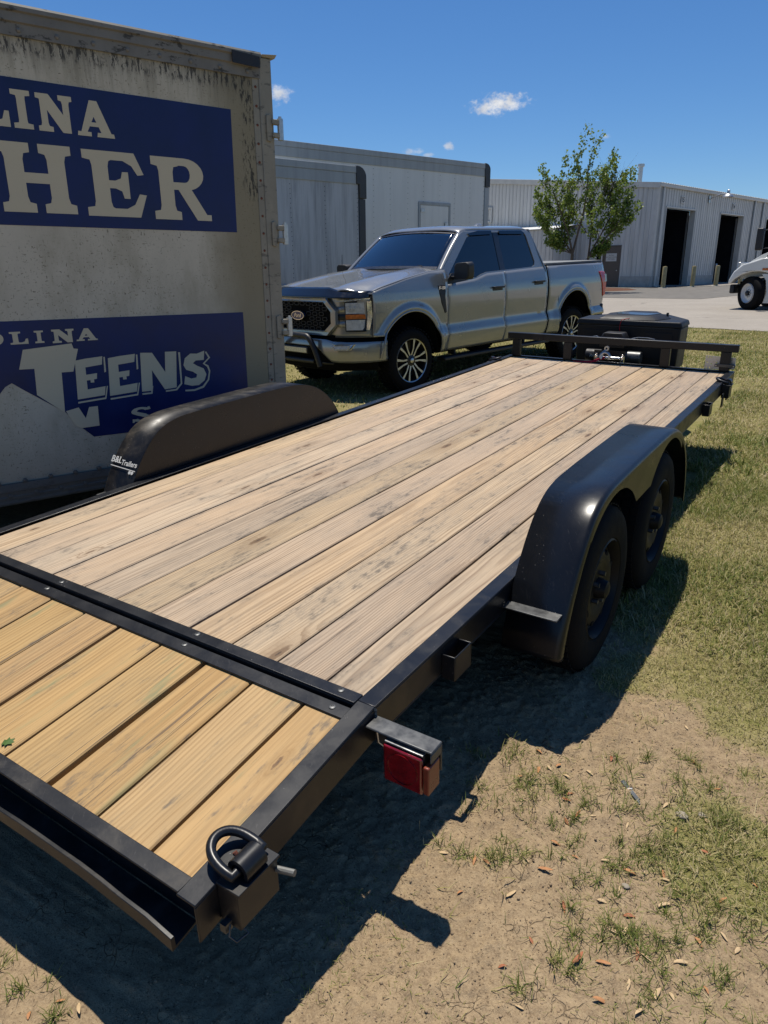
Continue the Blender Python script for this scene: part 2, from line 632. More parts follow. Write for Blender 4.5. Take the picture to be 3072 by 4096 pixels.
def vnoise(x, y, seed=0):
    """smooth value noise on numpy arrays"""
    xi, yi = np.floor(x).astype(np.int64), np.floor(y).astype(np.int64)
    xf, yf = x - xi, y - yi
    def h(a, b):
        n = (a * 374761393 + b * 668265263 + seed * 1274126177) & 0xffffffff
        n = ((n ^ (n >> 13)) * 1274126177) & 0xffffffff
        return ((n ^ (n >> 16)) & 0xffff) / 65535.0
    u, v = xf * xf * (3 - 2 * xf), yf * yf * (3 - 2 * yf)
    return (h(xi, yi) * (1 - u) + h(xi + 1, yi) * u) * (1 - v) + (h(xi, yi + 1) * (1 - u) + h(xi + 1, yi + 1) * u) * v


def fbm(x, y, seed=0, octv=4):
    s, a, t = 0, .5, 0
    for i in range(octv):
        s = s + a * vnoise(x * 2 ** i, y * 2 ** i, seed + i * 17)
        t += a
        a *= .55
    return s / t


# ------------------------------------------------------------------ ground
_GP = np.array([(-50, -.6), (-3, -.06), (0, 0), (1.7, .05), (4, .085), (6.6, .10), (10.2, .228), (15, .29), (22, .36), (43, .6), (100, 1.2), (700, 7)])


def gz(y):
    X, Y = _GP[:, 0], _GP[:, 1]
    h = np.diff(X)
    d = np.diff(Y) / h
    mm = np.zeros(len(X))
    mm[0], mm[-1] = d[0], d[-1]
    mm[1:-1] = 2 * d[:-1] * d[1:] / (d[:-1] + d[1:])
    x = np.clip(np.asarray(y, float), X[0], X[-1])
    i = np.clip(np.searchsorted(X, x) - 1, 0, len(X) - 2)
    t = (x - X[i]) / h[i]
    return (2 * t**3 - 3 * t**2 + 1) * Y[i] + (t**3 - 2 * t**2 + t) * h[i] * mm[i] + (-2 * t**3 + 3 * t**2) * Y[i + 1] + (t**3 - t**2) * h[i] * mm[i + 1]


TUFTS = [(1.099, .526), (1.09, .324), (1.21, .236), (1.272, .324), (1.311, .379), (1.382, .496), (1.518, .539), (1.455, .39), (1.142, .1), (1.272, .129), (1.365, .206), (1.544, .318),
         (1.675, .491), (1.714, .358), (1.497, .172), (1.503, .07), (1.549, .098), (1.643, .122), (1.501, -.044), (1.63, .039), (1.766, .281), (1.645, .258), (1.896, .138), (1.715, -.078),
         (1.775, .63), (1.716, .094), (1.481, .774), (1.294, .495), (.452, -.85), (.44, -.83), (1.86, .30), (1.93, .02), (1.80, .50), (1.66, .70), (1.58, .86)]


def cover(x, y):
    """0 = bare trodden dirt, 1 = closed lawn"""
    f = (y - .74) * .95 + (x - 1.60) * 1.35 + (fbm(x * 2.3, y * 2.3, 3) - .5) * 2.0 + (fbm(x * 9, y * 9, 5) - .5) * .9
    c = np.clip(f / .9 + .25, 0, 1)
    c = c * np.clip((fbm(x * 1.1, y * 1.1, 9) - .18) * 4, .25, 1)
    far = np.clip((y - 2.2) / 2, 0, 1)
    c = np.maximum(c, far * (.62 + .38 * np.clip((fbm(x * .8, y * .8, 21) - .35) * 3.5, 0, 1)))
    return c


def ground_z(x, y):
    near = np.clip(1 - np.abs(y - .4) / 6, 0, 1) * np.clip(1 - np.abs(x - 1.2) / 6, 0, 1)
    n = (fbm(x * 3, y * 3, 31) - .5) * .045 + (fbm(x * 14, y * 14, 33, 5) - .5) * .022
    clod = np.clip(fbm(x * 48, y * 48, 37, 3) - .50, 0, 1) * .030 + (fbm(x * 110, y * 110, 39, 2) - .5) * .0045
    return gz(y) + near * (n + clod * np.clip(1.3 - cover(x, y), 0, 1))


def axis(a, b, step, lo, hi, g=1.12, mx=14):
    c = list(np.arange(a, b + step / 2, step))
    s, x = step, c[-1]
    while x < hi:
        s = min(s * g, mx)
        x += s
        c.append(x)
    s, x = step, c[0]
    while x > lo:
        s = min(s * g, mx)
        x -= s
        c.insert(0, x)
    return np.array(c)


def make_ground_mat():
    m, t, b = new_mat('lawn_and_dirt')
    tc = t.n('ShaderNodeTexCoord').outputs['Object']
    at = t.n('ShaderNodeAttribute', attribute_name='cover').outputs['Fac']
    n1 = t.noise(tc, 4, 5, .6)
    n2 = t.noise(tc, 35, 5, .65)
    n3 = t.noise(tc, 190, 4, .7)
    dirt = t.ramp(n1, [(.25, (.25, .180, .106)), (.5, (.325, .238, .142)), (.75, (.39, .29, .175))])
    dirt = t.mix(t.maprange(n2, .34, .70, 0, .7), dirt, (.165, .115, .072))
    dirt = t.mix(t.maprange(n3, .40, .72, 0, .6), dirt, (.43, .33, .205))
    ck = t.n('ShaderNodeTexVoronoi', feature='DISTANCE_TO_EDGE')
    nz = t.n('ShaderNodeTexNoise')
    t.l(tc, nz.inputs['Vector'])
    nz.inputs['Scale'].default_value = 9
    av = t.n('ShaderNodeVectorMath', operation='MULTIPLY_ADD')
    t.l(nz.outputs['Color'], av.inputs[0])
    av.inputs[1].default_value = (.12, .12, .12)
    t.l(tc, av.inputs[2])
    t.l(av.outputs[0], ck.inputs['Vector'])
    ck.inputs['Scale'].default_value = 24
    cm = t.math('MULTIPLY', t.maprange(ck.outputs['Distance'], .004, .03, 1, 0), t.maprange(n1, .54, .66))
    dirt = t.mix(t.math('MULTIPLY', cm, .5), dirt, (.10, .068, .043))
    deb = t.noise(t.vmath('MULTIPLY', tc, (1, 1.7, 1)), 120, 3, .7, dist=1.5)
    dirt = t.mix(t.maprange(deb, .63, .70, 0, .8), dirt, (.42, .33, .20))
    dirt = t.mix(t.maprange(t.noise(tc, 130, 4, .7), .56, .66, 0, .8), dirt, (.07, .047, .03))  # dark bits, with tiny soil shadows painted into the dirt colour
    thatch = t.ramp(n2, [(.25, (.11, .112, .03)), (.5, (.21, .19, .068)), (.78, (.34, .285, .13))])
    thatch = t.mix(t.maprange(n3, .4, .75, 0, .6), thatch, (.055, .075, .016))
    thatch = t.mix(t.maprange(n1, .38, .66, 0, .55), thatch, (.30, .245, .125))
    f = t.maprange(t.math('ADD', at, t.math('MULTIPLY', t.math('SUBTRACT', n2, .5), .7)), .2, .75)
    t.l(t.mix(f, dirt, thatch), b.inputs['Base Color'])
    b.inputs['Roughness'].default_value = .95
    b.inputs['Specular IOR Level'].default_value = .1
    h = t.math('ADD', t.math('MULTIPLY', n2, .6), t.math('SUBTRACT', t.math('MULTIPLY', n3, .4), cm))
    t.l(t.bump(h, .9, .010), b.inputs['Normal'])
    return m


def np_mesh(name, V, F, mat, smooth=False):
    me = bpy.data.meshes.new(name)
    me.vertices.add(len(V))
    me.vertices.foreach_set('co', np.ascontiguousarray(V, dtype=np.float32).ravel())
    k = F.shape[1]
    me.loops.add(F.size)
    me.loops.foreach_set('vertex_index', np.ascontiguousarray(F, dtype=np.int32).ravel())
    me.polygons.add(len(F))
    me.polygons.foreach_set('loop_start', np.arange(0, F.size, k, dtype=np.int32))
    me.materials.append(mat)
    me.update(calc_edges=True)
    if smooth:
        me.shade_smooth()
    o = bpy.data.objects.new(name, me)
    COL.objects.link(o)
    return o


def grid_sheet(name, xs, ys, zf, mat):
    X, Y = np.meshgrid(xs, ys, indexing='ij')
    V = np.stack([X, Y, zf(X, Y)], -1).reshape(-1, 3)
    i, j = np.meshgrid(np.arange(len(xs) - 1), np.arange(len(ys) - 1), indexing='ij')
    q = (i * len(ys) + j).ravel()
    F = np.stack([q, q + len(ys), q + len(ys) + 1, q + 1], -1)
    return np_mesh(name, V, F, mat, True), X, Y


def build_ground():
    xs = axis(.75, 2.15, .007, -320, 320)
    ys = axis(-.85, 1.45, .007, -45, 620)
    o, X, Y = grid_sheet('ground', xs, ys, ground_z, make_ground_mat())
    a = o.data.attributes.new('cover', 'FLOAT', 'POINT')
    a.data.foreach_set('value', cover(X, Y).astype(np.float32).ravel())
    tag(o, kind='structure')


build_ground()


# parking lot: asphalt sheet beyond the lawn
LOT_A, LOT_B = Vector((-1.989, 17.184)), Vector((.006, 16.615))


def build_lot():
    m, t, b = new_mat('old_asphalt')
    tc = t.n('ShaderNodeTexCoord').outputs['Object']
    n1 = t.noise(tc, .6, 5, .6)
    n2 = t.noise(tc, 9, 5, .7)
    n3 = t.noise(tc, 70, 3, .7)
    c = t.ramp(n1, [(.3, (.265, .235, .195)), (.7, (.335, .30, .252))])
    c = t.mix(t.maprange(n2, .3, .75, 0, .45), c, (.21, .185, .155))
    c = t.mix(t.maprange(n3, .45, .75, 0, .35), c, (.42, .38, .33))
    av = t.n('ShaderNodeVectorMath', operation='MULTIPLY_ADD')
    nz = t.n('ShaderNodeTexNoise')
    nz.inputs['Scale'].default_value = 1.4
    nz.inputs['Detail'].default_value = 4
    t.l(tc, nz.inputs['Vector'])
    t.l(nz.outputs['Color'], av.inputs[0])
    av.inputs[1].default_value = (.9, .9, 0)
    t.l(tc, av.inputs[2])
    ck = t.n('ShaderNodeTexVoronoi', feature='DISTANCE_TO_EDGE')
    t.l(av.outputs[0], ck.inputs['Vector'])
    ck.inputs['Scale'].default_value = .28
    cm = t.math('MULTIPLY', t.maprange(ck.outputs['Distance'], .002, .012, 1, 0), t.maprange(n1, .45, .55))
    c = t.mix(t.math('MULTIPLY', cm, .7), c, (.06, .052, .045))
    t.l(c, b.inputs['Base Color'])
    b.inputs['Roughness'].default_value = .9
    t.l(t.bump(n3, .4, .01), b.inputs['Normal'])
    d = (LOT_B - LOT_A).normalized()
    nrm = Vector((-d.y, d.x))
    if nrm.y < 0:
        nrm = -nrm
    ss = axis(-18, 14, .5, -90, 90, 1.1, 6)
    tt = axis(0, 1, .5, 0, 120, 1.03, 5)[0:]
    tt = tt[tt >= 0]
    S, T = np.meshgrid(ss, tt, indexing='ij')
    wob = (fbm(S * .9, S * 0 + 2, 77) - .5) * .45 * np.exp(-T / .8)
    X = LOT_A.x + S * d.x + (T + wob) * nrm.x
    Y = LOT_A.y + S * d.y + (T + wob) * nrm.y
    Z = ground_z(X, Y) + .012
    V = np.stack([X, Y, Z], -1).reshape(-1, 3)
    i, j = np.meshgrid(np.arange(len(ss) - 1), np.arange(len(tt) - 1), indexing='ij')
    q = (i * len(tt) + j).ravel()
    F = np.stack([q, q + len(tt), q + len(tt) + 1, q + 1], -1)
    tag(np_mesh('parking_lot', V, F, m, True), kind='structure')
    # darker resurfaced strip in front of the bays
    m2 = simple('patched_asphalt', (.155, .145, .13), .92, 0, .2, .18, 2, .4, 50)
    P = [(-13.5, 31.5), (-4.2, 31.4), (-2.6, 38.5), (-.5, 49.0), (-3.5, 52.0), (-9.0, 43.2), (-14.5, 43.6)]
    mb = MB()
    tris = tessellate_polygon([[Vector((p[0], p[1], 0)) for p in P]])
    import bmesh
    bm = bmesh.new()
    vv = [bm.verts.new((p[0], p[1], 0)) for p in P]
    bm.faces.new(vv)
    bmesh.ops.triangulate(bm, faces=bm.faces)
    for _ in range(4):
        bmesh.ops.subdivide_edges(bm, edges=bm.edges[:], cuts=1, use_grid_fill=True)
    me = bpy.data.meshes.new('asphalt_patch')
    for v in bm.verts:
        v.co.z = float(gz(v.co.y)) + .02
    bmesh.ops.recalc_face_normals(bm, faces=bm.faces)
    bm.to_mesh(me)
    bm.free()
    me.materials.append(m2)
    o = bpy.data.objects.new('asphalt_patch', me)
    COL.objects.link(o)
    tag(o, kind='structure')


build_lot()

# ------------------------------------------------------------------ flatbed trailer (deck coordinates: z = 0 on top of the side rails)
TB = Matrix(((0.99988525, 0.0, 0.01514892), (0.00070595, 0.99891359, -0.0465955), (-0.01513246, 0.04660085, 0.99879896)))
TORG = Vector((0, 0, -.53))
TOFF = Vector((-.107, 1.70, -.53))


def deck(p):
    return TB @ (Vector(p) - TORG)


M['boltgrey'] = simple('dull_zinc', (.20, .20, .185), .5, .5, .5, .2, 40)


def build_trailer():
    T = thing('flatbed_trailer', 'long black steel flatbed trailer with pine plank deck and tandem fenders', 'trailer', deck(TOFF), TB)
    S = M['steel']
    XL0, XL1, XR0, XR1 = -1.165, -1.112, .889, .945
    YF = 5.53
    def part(mb, name, mat, **k):
        return mb.build(name, mat, T, TOFF, **k)

    # deck planks
    seams = [XL1 + .002, -.9375, -.750, -.566, -.373, -.190, -.004, .186, .375, .5635, .750, XR0 - .002]
    gaps = [.006, .006, .006, .010, .007, .008, .008, .007, .011, .006, .007, .004]
    ZT = -.013

    def plank(x0, x1, y0, y1, zfun, mat, seed, ga=.002, gb=.002):
        """slightly cupped and crooked board with eased edges"""
        rr = random.Random(seed)
        cx, cy = (x0 + x1) / 2, (y0 + y1) / 2
        w, e = x1 - x0, .004
        us = [-w / 2, -w / 2 + e, -w / 4, 0, w / 4, w / 2 - e, w / 2]
        ny = max(6, int((y1 - y0) / .12))
        ys = [y0 + (y1 - y0) * i / ny for i in range(ny + 1)]
        ph, cup, ph2 = rr.uniform(0, 6), rr.uniform(-.0012, .0016), rr.uniform(0, 6)
        mb = MB()
        top = []
        for y in ys:
            sx = .0011 * math.sin(y * 1.3 + ph) + .0006 * math.sin(y * 4.1 + ph2)
            sz = .0013 * math.sin(y * .9 + ph2)
            row = []
            for i, u in enumerate(us):
                zz = zfun(y) + sz + cup * (2 * u / w) ** 2 - (.0035 if i in (0, len(us) - 1) else 0)
                row.append((u + sx, y - cy, zz))
            top.append(row)
        nu = len(us)
        V = [p for r in top for p in r]
        F = []
        for j in range(ny):
            for i in range(nu - 1):
                a = j * nu + i
                F.append((a, a + 1, a + nu + 1, a + nu))
        base = len(V)
        # sides drop square, then an added bottom ledge blocks sunlight through the joint
        for r in top:
            l0, r0, z0_ = r[0], r[-1], min(r[0][2], r[-1][2])
            V += [(l0[0], l0[1], z0_ - .026), (l0[0] - ga, l0[1], z0_ - .026), (l0[0] - ga, l0[1], z0_ - .034),
                  (r0[0] + gb, r0[1], z0_ - .034), (r0[0] + gb, r0[1], z0_ - .026), (r0[0], r0[1], z0_ - .026)]
        for j in range(ny):
            a, b = base + 6 * j, base + 6 * j + 6
            F.append((j * nu, (j + 1) * nu, b, a))
            for k in range(5):
                F.append((a + k, b + k, b + k + 1, a + k + 1))
            F.append((a + 5, b + 5, (j + 1) * nu + nu - 1, j * nu + nu - 1))
        F.append(tuple(range(nu)) + tuple(base + k for k in (5, 4, 3, 2, 1, 0)))
        F.append(tuple(reversed([ny * nu + i for i in range(nu)])) + tuple(base + 6 * ny + k for k in range(6)))
        mb.add(V, F)
        return mb.build('plank', mat, T, loc=(cx - TOFF.x, cy - TOFF.y, -TOFF.z), smooth=30)

    for i in range(11):
        plank(seams[i] + gaps[i] / 2, seams[i + 1] - gaps[i + 1] / 2, -.028 + .004 * random.random(), 5.492, lambda y: ZT, M['wood_deck'], i, gaps[i] / 2 + (.013 if i == 0 else .0003), gaps[i + 1] / 2 + (.013 if i == 10 else .0003))
    ds = [XL1 + .002, -.975, -.787, -.595, -.405, -.212, -.030, .176, .368, .562, .752, XR0 - .002]
    dz = lambda y: -.018 - (-.05 - y) * .112
    dg = [.004, .008, .007, .006, .008, .009, .014, .008, .018, .009, .011, .004]
    for i in range(11):
        plank(ds[i] + dg[i] / 2, ds[i + 1] - dg[i + 1] / 2, -.626, -.062, dz, M['wood_tail'], 50 + i, dg[i] / 2 + (.013 if i == 0 else .0003), dg[i + 1] / 2 + (.013 if i == 10 else .0003))

    # side rails: L section (top flange + outer web)
    for x0, x1, wx in ((XR0, XR1, 1), (XL0, XL1, -1)):
        mb = MB()
        mb.box(x0, x1, -.03, YF, -.006, 0)
        w0, w1 = (x1 - .006, x1) if wx > 0 else (x0, x0 + .006)
        mb.box(w0, w1, -.03, YF, -.102, -.0062)
        mb.box(x0, x1, -.03, YF, -.108, -.1022)
        part(mb, 'side_rail', S, bevel=.0022)
        # dovetail rail, dropping to the rear
        a, b_ = -.0302, -.672
        zz = lambda y: -(-.03 - y) * .116
        mb = MB()
        def slab(xa, xb, h0, h1):
            mb.hexa([(xa, b_, zz(b_) + h0), (xb, b_, zz(b_) + h0), (xb, a, zz(a) + h0), (xa, a, zz(a) + h0),
                     (xa, b_, zz(b_) + h1), (xb, b_, zz(b_) + h1), (xb, a, zz(a) + h1), (xa, a, zz(a) + h1)])
        slab(x0, x1, -.006, 0)
        slab(w0, w1, -.104, -.0062)
        part(mb, 'dovetail_rail', S, bevel=.0022)
    # weld bead at the bend
    mb = MB()
    pts = [(XR1 + .001, -.03 - .004 * math.sin(i * 2.1), -.004 - i * .004) for i in range(10)]
    mb.tube(pts, .0035, 6)
    part(mb, 'weld_bead', M['plate'])

    # cross angles over the joint between deck and dovetail
    mb = MB()
    mb.box(XL1 + .001, XR0 - .001, -.046, -.003, -.0045, .0015)
    mb.box(XL1 + .001, XR0 - .001, -.046, -.040, -.075, -.0047)
    A = part(mb, 'cross_angle', S, bevel=.0018)
    mb = MB()
    z0, z1 = -.0115, -.0165
    mb.hexa([(XL1 + .001, -.100, -.0205), (XR0 - .001, -.100, -.0205), (XR0 - .001, -.057, -.0155), (XL1 + .001, -.057, -.0155),
             (XL1 + .001, -.100, -.0150), (XR0 - .001, -.100, -.0150), (XR0 - .001, -.057, -.0100), (XL1 + .001, -.057, -.0100)])
    mb.box(XL1 + .001, XR0 - .001, -.062, -.0572, -.09, -.0158)
    Bq = part(mb, 'cross_angle', S, bevel=.0018)
    mb = MB()
    mb.box(XL1 + .002, XR0 - .002, -.0570, -.0465, -.11, -.08)
    part(mb, 'cross_member', S)
    def screw(x, y, z, par):
        s = MB()
        s.lathe([(0, .0001), (0, .0105), (.0012, .0105), (.0028, .008), (.0030, .0045), (.0012, .0042), (.0012, .0001)], 'Z', 14, (x, y, z))
        o = s.build('screw', M['plate'], par, TOFF, smooth=50)
        return o
    for x, y in ((.825, -.019), (.26, -.021), (-.448, -.026), (-.95, -.022)):
        screw(x, y, .0016, A)
    for x, y in ((.838, -.076), (.254, -.070), (-.474, -.070), (-.98, -.072)):
        screw(x, y, -.0122, Bq)

    # rear channel of the dovetail, open to the rear
    zr = -.0745
    mb = MB()
    mb.box(XL0 + .057, XR0 - .0005, -.667, -.6255, zr - .006, zr)
    part(mb, 'rear_bar', M['steel_dusty'], bevel=.002)
    mb = MB()
    mb.box(XL0 + .057, XR0 - .0005, -.632, -.6262, zr - .112, zr - .0062)
    part(mb, 'rear_web', S)
    mb = MB()
    n = 26
    xs = [XL0 + .0 + (XR1 - .055 - XL0) * i / n for i in range(n + 1)]
    V, F = [], []
    for i, x in enumerate(xs):
        k = max(0, 1 - abs(x - xs[-1]) / .06)
        sag = .010 * k * k
        wv, wz = .003 * math.sin(x * 9), .0018 * math.sin(x * 23)
        sec = ((-.633, zr - .122), (-.699 - wv, zr - .124 - sag), (-.699 - wv, zr - .084 - sag * 1.6 + wz), (-.689 - wv, zr - .084 - sag * 1.6 + wz), (-.689 - wv, zr - .116 - sag), (-.633, zr - .114))
        for yy, zz2 in sec:
            V.append((x, yy, zz2))
    for i in range(n):
        for k in range(6):
            a, b = i * 6 + k, i * 6 + (k + 1) % 6
            F.append((a, b, b + 6, a + 6))
    F += [(5, 4, 3, 2, 1, 0), tuple(n * 6 + k for k in range(6))]
    mb.add(V, F)
    part(mb, 'lower_lip', M['steel_dusty'], bevel=.0015)

    # front lip, headboard rail and posts
    mb = MB()
    mb.box(XL1 + .001, XR0 - .001, 5.486, YF, -.004, .002)
    mb.box(XL1 + .001, XR0 - .001, YF - .006, YF - .0002, -.10, -.0045)
    part(mb, 'front_lip', S, bevel=.0015)
    mb = MB()
    mb.box(XL0 - .004, XR1 + .012, 5.472, 5.528, .165, .228)
    part(mb, 'headboard_rail', S, bevel=.005)
    for x0, x1 in ((-1.118, -1.036), (-.585, -.505), (.320, .402), (.822, .905)):
        mb = MB()
        mb.box(x0, x1, 5.478, 5.524, .0022, .1648)
        part(mb, 'headboard_post', S, bevel=.004)

    # fenders
    prof0 = [(.770, -.235), (.788, -.16), (.820, -.08), (.872, .015), (.940, .112), (1.02, .195), (1.10, .243), (1.19, .267), (1.32, .276), (1.75, .279), (2.06, .277), (2.20, .270), (2.32, .247),
             (2.43, .200), (2.52, .135), (2.60, .045), (2.65, -.05), (2.685, -.15), (2.70, -.235)]
    def smooth_path(P, k):
        out = []
        for i in range(len(P) - 1):
            p0, p1, p2, p3 = (Vector(P[max(0, min(len(P) - 1, i + d))]) for d in (-1, 0, 1, 2))
            for s in range(k):
                t = s / k
                out.append(.5 * ((2 * p1) + (-p0 + p2) * t + (2 * p0 - 5 * p1 + 4 * p2 - p3) * t * t + (-p0 + 3 * p1 - 3 * p2 + p3) * t ** 3))
        out.append(Vector(P[-1]))
        return out
    prof = smooth_path(prof0, 4)
    def ftop(y):
        for a, b in zip(prof, prof[1:]):
            if a.x <= y <= b.x:
                return a.y + (b.y - a.y) * (y - a.x) / max(1e-6, b.x - a.x)
        return prof[0].y
    for sgn, xin, xout, mat in ((1, XR1 + .004, XR1 + .224, M['fender_steel']), (-1, XL0 - .004, XL0 - .224, M['fender_dusty'])):
        nrm = []
        for i, p in enumerate(prof):
            d = (prof[min(i + 1, len(prof) - 1)] - prof[max(i - 1, 0)]).normalized()
            nrm.append(Vector((-d.y, d.x)))
        mb = MB()
        R = .022
        V = []
        cs = [(0, 0)] + [((.22 - R) + R * math.sin(a), -(R - R * math.cos(a))) for a in (0, .3, .6, .9, 1.2, 1.5708)] + [(.22, -R - .016), (.214, -R - .016)]
        for i, p in enumerate(prof):
            for cx_, off in cs:
                q = p + nrm[i] * off
                V.append((xin + sgn * cx_, q.x, q.y))
        nc = len(cs)
        F = []
        for i in range(len(prof) - 1):
            for k in range(nc - 1):
                a = i * nc + k
                F.append((a, a + 1, a + nc + 1, a + nc))
        mb.add(V, F)
        fo = part(mb, 'fender', mat, solid=.003, smooth=50)
        # inner plate against the deck
        mb = MB()
        poly = [(p.x, p.y - .001) for p in prof if p.y > -.09]
        poly = [(poly[0][0], -.10)] + poly + [(poly[-1][0], -.10)]
        mb.prism(poly, lambda a, b, s: (xin + sgn * (.001 + .004 * s), a, b))
        mb.build('inner_plate', M['fender_steel'], fo, TOFF, smooth=30)
        # scalloped apron between the wheels
        def low(y):
            best = .098
            for yc in (1.30, 2.15):
                d = .418 ** 2 - (y - yc) ** 2
                if d > 0:
                    best = max(best, -.185 + math.sqrt(d))
            return best
        ysn = [1.02 + (2.43 - 1.02) * i / 60 for i in range(61)]
        ap = [(y, min(low(y), ftop(y) - .030)) for y in ysn if ftop(y) - low(y) > .02]
        topc = [(y, ftop(y) - .020) for y, _ in reversed(ap)]
        mb = MB()
        mb.prism(ap + topc, lambda a, b, s: (xout - sgn * (.0015 + .004 * s), a, b))
        mb.build('apron', M['fender_steel'], fo, TOFF, smooth=30)
        # step / brace bracket at the rear foot
        mb = MB()
        xa, xb = sorted((xin - sgn * .003, xin + sgn * .20))
        mb.box(xa, xb, .770, .832, -.080, -.074)
        mb.box(xa, xb, .826, .832, -.100, -.0802)
        mb.build('brace', M['plate'], fo, TOFF, bevel=.0015)
        if sgn < 0:
            # maker's lettering on the rear slope of the left fender
            y0, z0 = .905, .034
            dvec = Vector((0, .068, .097)).normalized()
            nv = Vector((0, -dvec.z, dvec.y))
            X = Vector((1, 0, 0))
            base = Vector(((xin + xout) / 2 + .004, .906, .0635))
            base += nv * .007
            def mt(o):
                m = Matrix.Identity(4)
                m.col[0][:3], m.col[1][:3], m.col[2][:3], m.col[3][:3] = X, dvec, nv, o
                return m
            to = -TOFF
            text_part('lettering', 'B&L', M['decal'], fo, mt(base + X * -.070 + dvec * .020 + to), .050, .0006, bold=.0010)
            text_part('lettering', 'Trailers', M['decal'], fo, mt(base + X * .036 + dvec * .010 + to), .040, .0006, bold=.0008)
            mb = MB()
            m4 = mt(base + to)
            def pl(pts):
                mb.add([m4 @ Vector((a, b, .0012)) for a, b in pts] + [m4 @ Vector((a, b, 0)) for a, b in pts],
                       [tuple(range(len(pts)))] + [(i, i + len(pts), (i + 1) % len(pts) + len(pts), (i + 1) % len(pts)) for i in range(len(pts))])
            pl([(-.10, -.012), (.10, -.020), (.10, -.0245), (-.10, -.0165)])
            for cx_ in (.062, .082):
                pl([(cx_ + .0095 * math.cos(a), -.034 + .0095 * math.sin(a)) for a in [2 * PI * i / 14 for i in range(14)]])
            mb.build('emblem', M['decal'], fo)

    # wheels
    zc = -.53 + .345
    def wheel(yc, side):
        xf = (XR1 + .216) if side > 0 else (XL0 - .216)
        W = thing('wheel', None, None)
        W.parent = T
        W.location = Vector((xf, yc, zc)) - TOFF
        mb = MB()
        s = side
        w = .195
        pr = [(-.02, .205), (-.006, .215), (.0, .25), (-.002, .29), (-.012, .322), (-.03, .338), (-.06, .344), (-w / 2, .345), (-w + .06, .344), (-w + .03, .338), (-w + .012, .322), (-w, .28), (-w + .006, .215), (-w + .02, .205)]
        mb.lathe([(a * s, r) for a, r in pr], 'X', 56)
        for i in range(56):
            an = 2 * PI * i / 56
            for k, xx in enumerate((-.05, -.095, -.14)):
                a2 = an + k * .02
                c, sn = math.cos(a2), math.sin(a2)
                p = Vector((xx * s, .344 * c, .344 * sn))
                tng = Vector((0, -sn, c)) * .013
                rad = Vector((0, c, sn)) * .007
                xw = Vector((.017, 0, 0))
                q = [p - tng - xw, p + tng - xw, p + tng + xw, p - tng + xw]
                mb.add(q + [v + rad for v in q], [(4, 5, 6, 7), (0, 1, 5, 4), (1, 2, 6, 5), (2, 3, 7, 6), (3, 0, 4, 7)])
        mb.build('tyre', M['rubber'], W, smooth=40)
        mb = MB()
        mb.lathe([(a * s, r) for a, r in [(-.012, .212), (-.006, .204), (-.02, .196), (-.05, .188), (-.055, .17), (-.03, .155), (-.022, .13), (-.03, .10), (-.035, .085), (-.035, .045), (-.02, .042), (.005, .035), (.012, .02), (.012, .001)]], 'X', 40)
        rim = mb.build('rim', M['rimblack'], W, smooth=40)
        mb = MB()
        for k in range(5):
            an = 2 * PI * k / 5
            mb.cyl((-.04 * s, .062 * math.cos(an), .062 * math.sin(an)), (-.012 * s, .062 * math.cos(an), .062 * math.sin(an)), .010, n=6)
        mb.build('lug_nuts', M['plate'], rim, smooth=30)['kind'] = 'stuff'
        mb = MB()
        for k in range(8):
            an = 2 * PI * (k + .5) / 8
            mb.cyl((-.034 * s, .142 * math.cos(an), .142 * math.sin(an)), (-.024 * s, .142 * math.cos(an), .142 * math.sin(an)), .016, n=10)
        mb.build('vent_holes', M['rubber'], rim, smooth=30)['kind'] = 'stuff'
    for yc in (1.30, 2.15):
        for sd in (1, -1):
            wheel(yc, sd)
        mb = MB()
        mb.cyl((XL0 - .02, yc, zc), (XR1 + .02, yc, zc), .032, n=14)
        part(mb, 'axle', S)
    # frame below the deck
    for x in (-.93, .70):
        mb = MB()
        mb.box(x, x + .055, -.60, 5.50, -.205, -.115)
        part(mb, 'frame_beam', S)
        mb = MB()
        for i in range(3):
            mb.box(x + .0, x + .05, 1.02 - .02 * i + .0, 2.43, -.26 - .012 * i, -.25 - .012 * i)
        part(mb, 'leaf_spring', S)
    for k, y in enumerate([.35, 1.0, 1.65, 2.3, 2.95, 3.6, 4.25, 4.9]):
        mb = MB()
        mb.box(XL0 + .01, XR1 - .01, y, y + .04, -.112, -.058)
        part(mb, 'cross_member', S)
    for sx in (-1, 1):
        mb = MB()
        cx = -.107
        xa = cx + sx * .80
        mb.hexa([(xa - .03, 4.95, -.20), (xa + .03, 4.95, -.20), (cx + sx * .05 + .03, 7.0, -.20), (cx + sx * .05 - .03, 7.0, -.20),
                 (xa - .03, 4.95, -.112), (xa + .03, 4.95, -.112), (cx + sx * .05 + .03, 7.0, -.112), (cx + sx * .05 - .03, 7.0, -.112)])
        part(mb, 'tongue_beam', S, bevel=.003)
    mb = MB()
    mb.box(-.17, -.04, 6.95, 7.22, -.21, -.10)
    mb.lathe([(-.12, .001), (-.12, .035), (-.08, .05), (-.05, .035), (-.045, .001)], 'Z', 16, (-.107, 7.25, -.05))
    part(mb, 'coupler', S, bevel=.008)
    mb = MB()
    mb.cyl((-.107, 6.90, -.80), (-.107, 6.90, .30), .03, n=14)
    mb.cyl((-.107, 6.90, -.82), (-.107, 6.90, -.80), .09, n=14)
    mb.cyl((-.107, 6.90, .26), (.05, 6.90, .26), .008, n=8)
    part(mb, 'jack', S)

